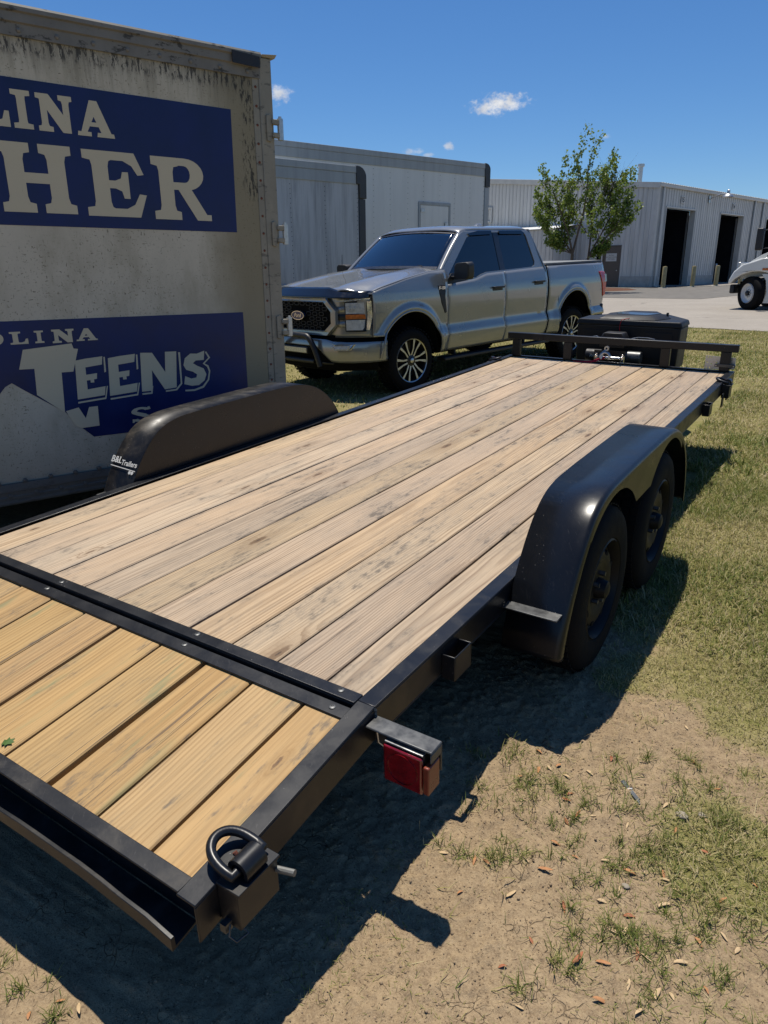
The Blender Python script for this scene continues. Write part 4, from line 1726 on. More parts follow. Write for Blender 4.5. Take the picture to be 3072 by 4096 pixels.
    for sgn in (1, -1):
        mb = MB()
        fg = [(.50, .700), (.545, .632), (.70, .628), (.745, .700)]
        mb.prism(dense(fg, 5), lambda a, b, s: tuple(Vector(bump(sgn * a, b)) + Vector((sgn * .008, -.032 + .04 * s, 0))))
        fo = part(mb, 'fog_lamp', M['lampchrome'], bm_, smooth=40)
        mb = MB()
        fg = [(.535, .690), (.565, .646), (.685, .643), (.715, .690)]
        mb.prism(dense(fg, 5), lambda a, b, s: tuple(Vector(bump(sgn * a, b)) + Vector((sgn * .010, -.040 + .04 * s, 0))))
        part(mb, 'fog_lens', M['lampglass'], fo, smooth=40)
    # bull bar with light bar
    mb = MB()
    pts = []
    for i in range(31):
        a = i / 30
        x = -.44 + .88 * a
        k = abs(x) / .44
        z = .80 - .02 * k * k if k < .55 else .80 - .02 * k * k - .36 * ((k - .55) / .45) ** 2
        pts.append((x * (1.0 if k < .8 else 1.0), -.145 + .03 * k * k + .09 * max(0, k - .7), z))
    mb.tube(pts, .036, 12)
    mb.tube([(-.30, -.06, .47), (.30, -.06, .47)], .03, 10)
    part(mb, 'bull_bar', G, smooth=50)
    mb = MB()
    mb.box(-.27, .27, -.15, -.085, .575, .655)
    lb = part(mb, 'light_bar', G, bevel=.006)
    mb = MB()
    mb.box(-.255, .255, -.156, -.1505, .585, .645)
    part(mb, 'light_bar_lens', M['ledwhite'], lb, bevel=.002)

    # ---- cab above the belt
    def X(w):
        return np.interp(w, [1.25, 1.38, 1.98, 2.04], [1.015, 1.0, .815, .77])
    frame = [(1.62, 1.28), (1.62, 1.505), (1.70, 1.565), (2.16, 1.965), (2.28, 2.012), (2.50, 2.03), (3.45, 2.03), (3.62, 2.012), (3.71, 1.95), (3.745, 1.85), (3.86, 1.52), (3.935, 1.42), (3.935, 1.30)]
    hole = [(1.715, 1.350), (2.285, 1.388), (2.40, 1.425), (2.52, 1.450), (3.60, 1.480), (3.665, 1.505), (3.685, 1.555), (3.60, 1.915), (3.57, 1.955), (3.50, 1.972), (2.52, 1.965), (2.36, 1.945), (2.25, 1.905), (1.745, 1.46)]
    for sgn in (1, -1):
        mb = MB()
        mb.prism(dense(frame, 4), lambda a, b, s: (sgn * (X(b) - .002 - .025 * s), a, b), holes=[dense(hole, 4)])
        cs = part(mb, 'cab_side', S, smooth=30)
        front = [(1.70, 1.34), (2.29, 1.378), (2.52, 1.44), (2.84, 1.448), (2.84, 1.975), (2.50, 1.972), (2.24, 1.91), (1.73, 1.46)]
        rear = [(2.95, 1.452), (3.61, 1.472), (3.675, 1.50), (3.695, 1.555), (3.61, 1.92), (3.575, 1.965), (3.50, 1.98), (2.95, 1.975)]
        for poly in (front, rear):
            mb = MB()
            mb.prism(dense(poly, 3), lambda a, b, s: (sgn * (X(b) - .014 - .004 * s), a, b))
            part(mb, 'side_window', M['glass_side'], cs, smooth=30)
        mb = MB()
        mb.prism([(2.838, 1.44), (2.952, 1.445), (2.952, 1.976), (2.838, 1.976)], lambda a, b, s: (sgn * (X(b) - .008 - .01 * s), a, b))
        part(mb, 'door_pillar', M['solarblue'], cs)
        # rain visors
        mb = MB()
        mb.prism([(2.30, 1.93), (2.80, 1.945), (2.80, 1.99), (2.5, 1.99), (2.28, 1.955)], lambda a, b, s: (sgn * (X(b) + .012 - .006 * s), a, b))
        part(mb, 'rain_visor', M['glass_side'], cs)
        mb = MB()
        mb.prism([(2.97, 1.945), (3.52, 1.94), (3.56, 1.955), (3.50, 1.99), (2.97, 1.99)], lambda a, b, s: (sgn * (X(b) + .012 - .006 * s), a, b))
        part(mb, 'rain_visor', M['glass_side'], cs)
        # mirror
        mb = MB()
        mb.box(*sorted((sgn * .97, sgn * 1.12)), 1.76, 1.84, 1.385, 1.425)
        arm = part(mb, 'mirror_arm', G, bevel=.01)
        mb = MB()
        mp = [(1.085, 1.375), (1.31, 1.385), (1.33, 1.42), (1.33, 1.575), (1.30, 1.605), (1.10, 1.595), (1.075, 1.56), (1.07, 1.41)]
        mb.prism(mp, lambda a, b, s: (sgn * (a if s == 0 else 1.2 + (a - 1.2) * .92), 1.72 + .135 * s, b if s == 1 else 1.49 + (b - 1.49) * .93))
        mi = part(mb, 'mirror', G, bevel=.02, segs=3)
        mb = MB()
        mb.prism([(1.10, 1.395), (1.30, 1.402), (1.30, 1.575), (1.10, 1.57)], lambda a, b, s: (sgn * a, 1.8555 + .003 * s, b))
        part(mb, 'mirror_glass', M['chrome'], mi)
        # mirror patch on the door
        mb = MB()
        mb.prism([(1.685, 1.325), (2.10, 1.355), (1.99, 1.47), (1.78, 1.46), (1.70, 1.40)], lambda a, b, s: (sgn * (X(b) + .004 - .012 * s), a, b))
        part(mb, 'mirror_base', G, arm)
    # windscreen
    def ws(k, s):
        x = k * (.885 + (.735 - .885) * s)
        u = 1.515 + .10 * k * k + (2.085 + .065 * k * k - 1.515 - .10 * k * k) * s
        w = 1.535 - .020 * k * k + (2.005 - .035 * k * k - 1.535 + .020 * k * k) * s + .018 * math.sin(PI * s)
        return (x, u, w)
    mb = MB()
    mb.grid(ws, np.linspace(-1, 1, 21), np.linspace(0, 1, 13))
    wsn = part(mb, 'windscreen', M['glass_front'], smooth=60, solid=.004)
    for sgn in (1, -1):                      # screen pillars between glass and door frame
        mb = MB()
        def ap(s, k):
            a = Vector(ws(sgn * .985, s))
            w = 1.505 + (1.965 - 1.505) * s
            u = 1.62 + (2.16 - 1.62) * s
            b = Vector((sgn * (X(w) - .002), u, w))
            p = a.lerp(b, k)
            p += Vector((sgn * .012, -.012, .012)) * math.sin(PI * k)
            return tuple(p)
        mb.grid(ap, np.linspace(-.06, 1, 14), np.linspace(0, 1, 7), flip=sgn < 0)
        part(mb, 'screen_pillar', S, smooth=60, solid=.012)
    # black screen border
    for s0, s1 in ((0, .06), (.955, 1.0)):
        mb = MB()
        mb.grid(lambda k, s: tuple(Vector(ws(k, s)) + Vector((0, -.003, .004))), np.linspace(-.98, .98, 21), [s0, s1])
        part(mb, 'screen_border', M['solarblue'], wsn)
    # roof
    def roof(s, k):
        x = k * .80
        u = 2.085 + .065 * k * k + (3.70 - 2.085 - .065 * k * k) * s
        w = 2.075 - .05 * abs(k) ** 4 - .055 * (1 - min(1, s / .12)) ** 2 - .06 * max(0, (s - .93) / .07) ** 2 - .012 * max(0, abs(k) - .9) * 10
        w = min(w, 2.062 if (.30 < abs(k) < .34) else 9)
        return (x, u, w)
    mb = MB()
    mb.grid(roof, [0, .02, .05, .09, .13] + list(np.linspace(.18, .9, 14)) + [.93, .96, .98, 1.0], np.linspace(-1, 1, 41))
    rf = part(mb, 'roof', S, smooth=50, solid=.012)
    mb = MB()
    mb.hexa([(-.06, 3.38, 2.068), (.06, 3.38, 2.068), (.06, 3.56, 2.05), (-.06, 3.56, 2.05), (-.012, 3.47, 2.125), (.012, 3.47, 2.125), (.015, 3.56, 2.12), (-.015, 3.56, 2.12)])
    part(mb, 'antenna_fin', S, rf, bevel=.012)
    mb = MB()
    mb.tube([(-.84, 1.42, 1.50), (-.845, 1.44, 1.74)], [.006, .003], 6)
    part(mb, 'whip_antenna', G)
    # back of the cab
    mb = MB()
    bk = [(-.80, 2.01), (.80, 2.01), (1.0, 1.42), (1.0, .60), (-1.0, .60), (-1.0, 1.42)]
    def bku(w):
        return np.interp(w, [.6, 1.42, 2.01], [3.93, 3.925, 3.71])
    mb.prism(dense(bk, 4), lambda a, b, s: (a, bku(b) - .02 * s, b), holes=[dense([(-.66, 1.52), (.66, 1.52), (.60, 1.92), (-.60, 1.92)], 4)])
    part(mb, 'cab_back', S)
    mb = MB()
    mb.prism([(-.67, 1.51), (.67, 1.51), (.61, 1.93), (-.61, 1.93)], lambda a, b, s: (a, bku(b) - .012 - .004 * s, b))
    part(mb, 'rear_window', M['glass_side'])
    # interior
    mb = MB()
    mb.hexa([(-.86, 1.66, 1.20), (.86, 1.66, 1.20), (.86, 2.02, 1.20), (-.86, 2.02, 1.20), (-.84, 1.60, 1.49), (.84, 1.60, 1.49), (.84, 1.98, 1.465), (-.84, 1.98, 1.465)])
    part(mb, 'dashboard', M['dash'], bevel=.03, segs=3)
    mb = MB()
    mb.lathe([(-.014, .175), (-.010, .187), (.010, .187), (.014, .175), (-.014, .175)], 'Y', 28, (.40, 2.12, 1.42))
    part(mb, 'steering_wheel', M['interior'], smooth=50)
    for x, u in ((.42, 2.58), (-.42, 2.58), (.42, 3.45), (-.42, 3.45)):
        mb = MB()
        mb.hexa([(x - .25, u - .02, 1.0), (x + .25, u - .02, 1.0), (x + .25, u + .16, 1.0), (x - .25, u + .16, 1.0), (x - .21, u + .10, 1.62), (x + .21, u + .10, 1.62), (x + .2, u + .24, 1.62), (x - .2, u + .24, 1.62)])
        mb.box(x - .12, x + .12, u + .13, u + .24, 1.64, 1.82)
        part(mb, 'seat', M['interior'], bevel=.04, segs=3)
    mb = MB()
    mb.box(-.93, .93, 1.62, 3.9, .60, 1.05)
    part(mb, 'cabin_floor', M['well'])

    # ---- bed and tail
    mb = MB()
    mb.box(-1.0, 1.0, 3.97, 5.56, .62, .70)
    mb.box(-.95, .95, 3.955, 3.99, .70, 1.46)
    part(mb, 'bed_floor', M['well'])
    mb = MB()
    mb.hexa([(-.97, 3.95, 1.478), (.97, 3.95, 1.478), (.95, 5.57, 1.478), (-.95, 5.57, 1.478), (-.965, 3.95, 1.505), (.965, 3.95, 1.505), (.945, 5.57, 1.505), (-.945, 5.57, 1.505)])
    tc_ = part(mb, 'bed_cover', G, bevel=.006)
    for k in range(2):
        mb = MB()
        y0 = 3.97 + k * .53
        mb.box(-.93, .93, y0, y0 + .50, 1.5055, 1.520)
        part(mb, 'cover_panel', M['dash'], tc_, bevel=.004)
    mb = MB()
    mb.box(-.93, .93, 5.03, 5.56, 1.5055, 1.520)
    part(mb, 'cover_panel', M['dash'], tc_, bevel=.004)
    mb = MB()
    mb.hexa([(-.98, 5.57, .70), (.98, 5.57, .70), (.98, 5.625, .70), (-.98, 5.625, .70), (-.96, 5.56, 1.478), (.96, 5.56, 1.478), (.96, 5.60, 1.478), (-.96, 5.60, 1.478)])
    part(mb, 'tailgate', S, bevel=.02, segs=3)
    for sgn in (1, -1):
        mb = MB()
        tl = [(5.405, 1.345), (5.60, 1.335), (5.64, 1.20), (5.635, .965), (5.57, .945), (5.50, 1.15)]
        mb.prism(dense(tl, 3), lambda a, b, s: (sgn * (sidex(min(a, 5.6), b) + .014 - .10 * s), a, b))
        tlo = part(mb, 'tail_lamp', M['tailred'], bevel=.008)
        mb = MB()
        tl2 = [(5.575, 1.30), (5.632, 1.295), (5.642, 1.18), (5.57, 1.175)]
        mb.prism(tl2, lambda a, b, s: (sgn * (sidex(5.6, b) + .019 - .06 * s), a, b))
        part(mb, 'reversing_lens', M['ledwhite'], tlo)
    mb = MB()
    mb.grid(lambda k, w: (k * 1.02, 5.70 - .12 * abs(k) ** 4 - .2 * (w - .72) ** 2, w), np.linspace(-1, 1, 25), np.linspace(.62, .82, 5))
    part(mb, 'rear_bumper', G, smooth=40, solid=.12)

    # ---- sills, steps, underbody
    for sgn in (1, -1):
        mb = MB()
        xa, xb = sorted((sgn * .92, sgn * 1.075))
        mb.box(xa, xb, 1.55, 3.98, .345, .39)
        mb.box(*sorted((sgn * .80, sgn * .92)), 1.9, 1.95, .38, .48)
        mb.box(*sorted((sgn * .80, sgn * .92)), 3.5, 3.55, .38, .48)
        part(mb, 'running_board', G, bevel=.012)
    mb = MB()
    mb.box(-.60, .60, .25, 5.5, .40, .60)
    mb.box(-.92, .92, 1.55, 4.1, .44, .60)
    part(mb, 'chassis', M['well'])  # plain dark underbody box, put in to block light
    mb = MB()
    mb.box(-.60, .60, .22, 1.5, .60, 1.20)
    part(mb, 'engine_block', M['well'])

    # ---- wheels
    def wheel_proto():
        W = thing('wheel', None, None)
        W.parent = T
        mb = MB()
        w = .275
        pr = [(-.02, .268), (-.004, .280), (.004, .31), (.002, .355), (-.010, .388), (-.03, .405), (-.07, .412), (-w / 2, .414), (-w + .07, .412), (-w + .03, .405), (-w + .01, .388), (-w, .34), (-w + .006, .28), (-w + .02, .268)]
        mb.lathe(pr, 'X', 60)
        for i in range(44):
            an = 2 * PI * i / 44
            for k, (xx, hw) in enumerate(((-.022, .022), (-.085, .026), (-.150, .026), (-.215, .026))):
                a2 = an + (k % 2) * .07
                c, sn = math.cos(a2), math.sin(a2)
                rr_ = .405 if k == 0 else .412
                p = Vector((xx, rr_ * c, rr_ * sn))
                tg = Vector((0, -sn, c)) * (.019 if k else .016)
                rad = Vector((0, c, sn)) * .013
                xw = Vector((hw, 0, 0))
                q = [p - tg - xw, p + tg - xw, p + tg + xw, p - tg + xw]
                mb.add(q + [v + rad for v in q], [(4, 5, 6, 7), (0, 1, 5, 4), (1, 2, 6, 5), (2, 3, 7, 6), (3, 0, 4, 7)])
        mb.build('tyre', M['rubber'], W, smooth=40)
        mb = MB()
        mb.lathe([(-.004, .281), (.0, .276), (-.012, .268), (-.06, .262), (-.14, .255), (-.15, .20), (-.15, .001)], 'X', 48)
        rim = mb.build('rim', M['darkalloy'], W, smooth=40)
        mb = MB()
        mb.lathe([(-.006, .283), (.003, .279), (-.004, .268)], 'X', 48)
        mb.build('rim_edge', M['machined'], W, smooth=40)
        sp = None
        for k in range(6):
            for s in (-1, 1):
                if sp is None:
                    mb = MB()
                    a0, a1 = math.radians(8), math.radians(19)
                    def pt(r, ang, dx):
                        return (dx, r * math.cos(ang), r * math.sin(ang))
                    V = []
                    for r, c_, hw, dx in ((.062, math.radians(19), .012, -.020), (.16, math.radians(10.5), .0095, -.012), (.270, math.radians(13), .0165, -.008)):
                        for sg in (-1, 1):
                            an = c_ + sg * hw / r
                            V.append(pt(r, an, dx))
                        for sg in (-1, 1):
                            an = c_ + sg * hw / r * 1.25
                            V.append(pt(r, an, dx - .045))
                    F = []
                    for i in range(2):
                        o = i * 4
                        F += [(o, o + 4, o + 5, o + 1), (o + 1, o + 5, o + 7, o + 3), (o + 2, o + 6, o + 4, o)]
                    F += [(0, 1, 3, 2), (8, 10, 11, 9)]
                    mb.add(V, F)
                    mb.mi = [0, 1, 1, 0, 1, 1, 1, 1]
                    sp = mb.build('spoke', [M['machined'], M['darkalloy']], rim, smooth=20)
                    o = sp
                else:
                    o = sp.copy()
                    COL.objects.link(o)
                    o.parent = rim
                o.rotation_euler = (k * PI / 3 + .1, 0, 0)
                if s > 0:
                    o.scale = (1, 1, -1)
        mb = MB()
        mb.lathe([(-.06, .075), (-.015, .07), (-.012, .05), (-.004, .036), (.0, .034), (.0, .001)], 'X', 24)
        hb = mb.build('hub', M['darkalloy'], rim, smooth=40)
        mb = MB()
        mb.lathe([(.0005, .033), (.003, .030), (.004, .001)], 'X', 24)
        mb.build('hub_cap', M['machined'], rim, smooth=40)
        return W
    W0 = wheel_proto()
    W0.location = Vector((1.045, .95, .42)) - OFF
    for x, u, rot in ((1.045, 4.64, .25), (-1.045, .95, .5), (-1.045, 4.64, .1)):
        c = W0.copy()
        COL.objects.link(c)
        c.parent = T
        c.location = Vector((x, u, .42)) - OFF
        for ch in W0.children:
            copy_part(ch, c)
        c.rotation_euler = (rot, 0, 0 if x > 0 else PI)
    return T


build_pickup()

# ------------------------------------------------------------------ lettered cargo box on the left
def make_boxwall():
    m, t, b = new_mat('weathered_cream_panel')
    tc = t.n('ShaderNodeTexCoord').outputs['Object']
    x, y, z = t.sep(tc)            # y: distance along the wall (0 at rear edge, negative forward), z: height above the box floor
    n1 = t.noise(tc, 2.2, 4, .6)
    c = t.ramp(n1, [(.3, (.50, .455, .345)), (.7, (.58, .53, .41))])
    # fabric-like pitting
    p1 = t.noise(t.comb(0.0, t.math('MULTIPLY', y, 95), t.math('MULTIPLY', z, 30)), 1, 3, .7)
    p2 = t.noise(t.comb(0.0, t.math('MULTIPLY', y, 30), t.math('MULTIPLY', z, 95)), 1, 3, .7)
    pm = t.maprange(t.math('MAXIMUM', p1, p2), .60, .68)
    pp = t.maprange(t.noise(tc, 1.3, 3, .6), .36, .58)
    c = t.mix(t.math('MULTIPLY', t.math('MULTIPLY', pm, pp), .85), c, (.08, .066, .04))
    # algae / soil towards the rear post, with an uneven edge
    e = t.math('ADD', y, t.math('MULTIPLY', t.math('SUBTRACT', t.noise(t.comb(0.0, t.math('MULTIPLY', y, 3), t.math('MULTIPLY', z, 1.1)), 1, 4, .65), .5), .28))
    rear = t.maprange(e, -.55, -.22)
    c = t.mix(t.math('MULTIPLY', rear, .75), c, (.17, .14, .065))
    mo = t.noise(t.comb(0.0, t.math('MULTIPLY', y, 3.2), t.math('MULTIPLY', z, 1.4)), 1, 6, .68)
    c = t.mix(t.maprange(mo, .42, .68, 0, .38), c, (.22, .19, .115))
    # run-off streaks under the roof rail
    st = t.noise(t.comb(0.0, t.math('MULTIPLY', y, 26), t.math('MULTIPLY', z, 1.5)), 1, 5, .7)
    zt = t.math('SUBTRACT', z, t.math('MULTIPLY', t.math('SUBTRACT', 1.0, st), .55))
    top = t.maprange(zt, 2.12, 2.42)
    c = t.mix(t.math('MULTIPLY', top, .72), c, (.14, .125, .085))
    blk = t.noise(t.comb(0.0, t.math('MULTIPLY', y, 34), t.math('MULTIPLY', z, 9)), 1, 5, .75)
    bm = t.math('MULTIPLY', t.maprange(blk, .50, .56), t.maprange(t.math('ADD', t.math('MULTIPLY', t.maprange(e, -.25, -.08), t.maprange(z, 1.75, 1.95)), t.math('MULTIPLY', t.maprange(z, 2.44, 2.60), .9)), .3, .7))
    c = t.mix(t.math('MULTIPLY', bm, .85), c, (.018, .016, .013))
    # grime near the floor rail
    gr = t.maprange(t.math('ADD', z, t.math('MULTIPLY', t.noise(t.comb(0.0, t.math('MULTIPLY', y, 5), t.math('MULTIPLY', z, 2)), 1, 4, .6), .6)), .95, .35)
    c = t.mix(t.math('MULTIPLY', gr, .35), c, (.16, .15, .10))
    t.l(c, b.inputs['Base Color'])
    b.inputs['Roughness'].default_value = .55
    b.inputs['Specular IOR Level'].default_value = .35
    t.l(t.bump(t.math('SUBTRACT', n1, pm), .12, .003), b.inputs['Normal'])
    return m


def make_rail_mat(name, base, stain=.8):
    m, t, b = new_mat(name)
    tc = t.n('ShaderNodeTexCoord').outputs['Object']
    x, y, z = t.sep(tc)
    n1 = t.noise(tc, 6, 5, .7)
    n2 = t.noise(t.comb(t.math('MULTIPLY', x, 9), t.math('MULTIPLY', y, 9), t.math('MULTIPLY', z, 22)), 1, 5, .7)
    c = t.mix(t.maprange(n1, .3, .7, 0, .5), base, tuple(v * .6 for v in base))
    c = t.mix(t.math('MULTIPLY', t.maprange(n2, .56, .64), stain), c, (.02, .018, .014))
    t.l(c, b.inputs['Base Color'])
    b.inputs['Roughness'].default_value = .6
    b.inputs['Metallic'].default_value = .15
    return m


M['boxwall'] = make_boxwall()
M['boxrail'] = make_rail_mat('stained_aluminium_rail', (.20, .19, .165))
M['boxpost'] = make_rail_mat('stained_post', (.30, .275, .21), .5)
M['boxfloor'] = make_rail_mat('dull_floor_rail', (.13, .13, .115), .3)
M['vinylblue'] = simple('blue_vinyl', (.004, .014, .088), .42, 0, .4, .25, 3)
M['letter'] = None


def make_letter_mat():
    m, t, b = new_mat('cream_letter')
    tc = t.n('ShaderNodeTexCoord').outputs['Object']
    x, y, z = t.sep(tc)
    p1 = t.noise(t.comb(0.0, t.math('MULTIPLY', y, 110), t.math('MULTIPLY', z, 32)), 1, 3, .7)
    p2 = t.noise(t.comb(0.0, t.math('MULTIPLY', y, 32), t.math('MULTIPLY', z, 110)), 1, 3, .7)
    pm = t.maprange(t.math('MAXIMUM', p1, p2), .66, .76)
    c = t.mix(t.math('MULTIPLY', pm, .5), (.55, .49, .34), (.10, .085, .055))
    t.l(c, b.inputs['Base Color'])
    b.inputs['Roughness'].default_value = .6
    return m


M['letter'] = make_letter_mat()


def arc(cx, cy, rx, ry, a0, a1, n=10):
    return [(cx + rx * math.cos(math.radians(a0 + (a1 - a0) * i / n)), cy + ry * math.sin(math.radians(a0 + (a1 - a0) * i / n))) for i in range(n + 1)]


def serif(x0, x1, s0, s1, top, h=.13, br=.10):
    """bracketed slab: from x0..x1, stem s0..s1, on the cap line (top) or base line"""
    if top:
        return [(x0, 1), (x0, 1 - h), (s0 - .02, 1 - h - .02), (s0, 1 - h - br), (s1, 1 - h - br), (s1 + .02, 1 - h - .02), (x1, 1 - h), (x1, 1)]
    return [(x0, 0), (x1, 0), (x1, h), (s1 + .02, h + .02), (s1, h + br), (s0, h + br), (s0 - .02, h + .02), (x0, h)]


def slab_glyph(ch):
    """polygons for a heavy slab-serif capital in a unit box (x 0..1, y 0..1)"""
    if ch == 'I':
        return [[(.28, .2), (.72, .2), (.72, .8), (.28, .8)], serif(0, 1, .28, .72, True), serif(0, 1, .28, .72, False)]
    if ch == 'L':
        return [[(.16, .1), (.46, .1), (.46, .9), (.16, .9)], serif(0, .62, .16, .46, True), serif(0, .6, .16, .46, False), [(.4, 0), (1, 0), (1, .42), (.88, .42), (.80, .20), (.62, .13), (.4, .13)]]
    if ch == 'N':
        return [[(.10, .1), (.28, .1), (.28, .9), (.10, .9)], serif(0, .40, .10, .28, False), [(0, 1), (0, .87), (.10, .85), (.66, 0), (.90, 0), (.90, .22), (.36, 1)], [(.72, .1), (.90, .0), (.90, .9), (.72, .9)], serif(.62, 1, .72, .90, True)]
    if ch == 'A':
        return [[(.40, 1), (.60, 1), (.62, .86), (.26, .1), (.10, .1)], [(.60, 1), (.40, 1), (.36, .86), (.66, .08), (.93, .08)], [(.25, .28), (.72, .28), (.70, .40), (.30, .40)], [(0, 0), (.37, 0), (.37, .12), (.02, .12)], [(.52, 0), (1, 0), (.985, .12), (.54, .12)]]
    if ch == 'H':
        return [[(.10, .1), (.34, .1), (.34, .9), (.10, .9)], [(.66, .1), (.90, .1), (.90, .9), (.66, .9)], [(.30, .43), (.70, .43), (.70, .58), (.30, .58)],
                serif(0, .44, .10, .34, True), serif(0, .44, .10, .34, False), serif(.56, 1, .66, .90, True), serif(.56, 1, .66, .90, False)]
    if ch == 'E':
        return [[(.14, .1), (.40, .1), (.40, .9), (.14, .9)], serif(0, .46, .14, .40, True), serif(0, .46, .14, .40, False),
                [(.38, 1), (.86, 1), (1.0, .68), (.89, .66), (.80, .80), (.66, .87), (.38, .87)], [(.38, 0), (.88, 0), (1.02, .36), (.90, .37), (.80, .20), (.66, .13), (.38, .13)],
                [(.38, .44), (.50, .44), (.60, .40), (.63, .29), (.73, .29), (.73, .70), (.63, .70), (.60, .60), (.50, .56), (.38, .56)]]
    if ch == 'R':
        bowl_o = arc(.58, .745, .32, .255, 90, -90, 12)
        bowl_i = arc(.56, .745, .10, .135, -90, 90, 8)
        return [[(.12, .1), (.36, .1), (.36, .9), (.12, .9)], serif(0, .46, .12, .36, True), serif(0, .46, .12, .36, False),
                [(.34, 1)] + bowl_o + [(.34, .49), (.34, .61)] + bowl_i + [(.34, .88)], [(.42, .52), (.66, .52), (.92, .10), (1, .10), (1, 0), (.74, 0)]]
    if ch == 'O':
        return [arc(.5, .5, .5, .52, 90, 270, 12) + arc(.5, .5, .24, .36, 270, 90, 12), arc(.5, .5, .5, .52, -90, 90, 12) + arc(.5, .5, .24, .36, 90, -90, 12)]
    if ch == 'S':
        return [arc(.5, .72, .46, .28, 20, 180, 12) + arc(.5, .72, .20, .14, 180, 20, 10), arc(.5, .28, .46, .28, -180 + 20, 0, 12) + arc(.5, .28, .20, .14, 0, -160, 10),
                [(.04, .72), (.30, .72), (.72, .52), (.96, .30), (.96, .24), (.70, .26), (.30, .46), (.06, .62)], [(.80, .78), (.96, .82), (.92, 1.0), (.82, .98)], [(.04, 0), (.14, 0), (.22, .20), (.06, .24)]]
    return []


def teen_glyph(ch):
    """chunky leaning capitals of the lower sign"""
    if ch == 'E':
        return [[(0, 0), (.36, .03), (.40, .97), (.08, .94)], [(.36, .76), (.95, .80), (1, 1), (.39, .97)], [(.37, .44), (.72, .46), (.75, .60), (.38, .58)], [(0, 0), (.92, .04), (.98, .26), (.35, .22)], [(.50, .38), (.62, .38), (.62, .46), (.50, .46)]]
    if ch == 'N':
        return [[(0, 0), (.28, 0), (.34, .98), (.06, 1)], [(.06, 1), (.36, .98), (.90, .02), (.60, 0)], [(.62, .0), (.92, .02), (1, .97), (.70, .98)]]
    if ch == 'S':
        return [[(.02, .66), (.10, .88), (.35, 1.02), (.62, 1.0), (.95, 1.08), (.90, .78), (.55, .78), (.42, .70), (.60, .60), (.86, .50), (.96, .30), (.86, .10), (.60, -.04), (.30, -.04), (-.02, .04), (.05, .30), (.30, .20), (.52, .22), (.56, .32), (.40, .42), (.12, .50)]]
    return []


BOX_O = Vector((-1.84201, 2.71873, .24))
BOX_D = Vector((.30573723, .95211593, 0))
BOX_N = Vector((.95211593, -.30573723, 0))


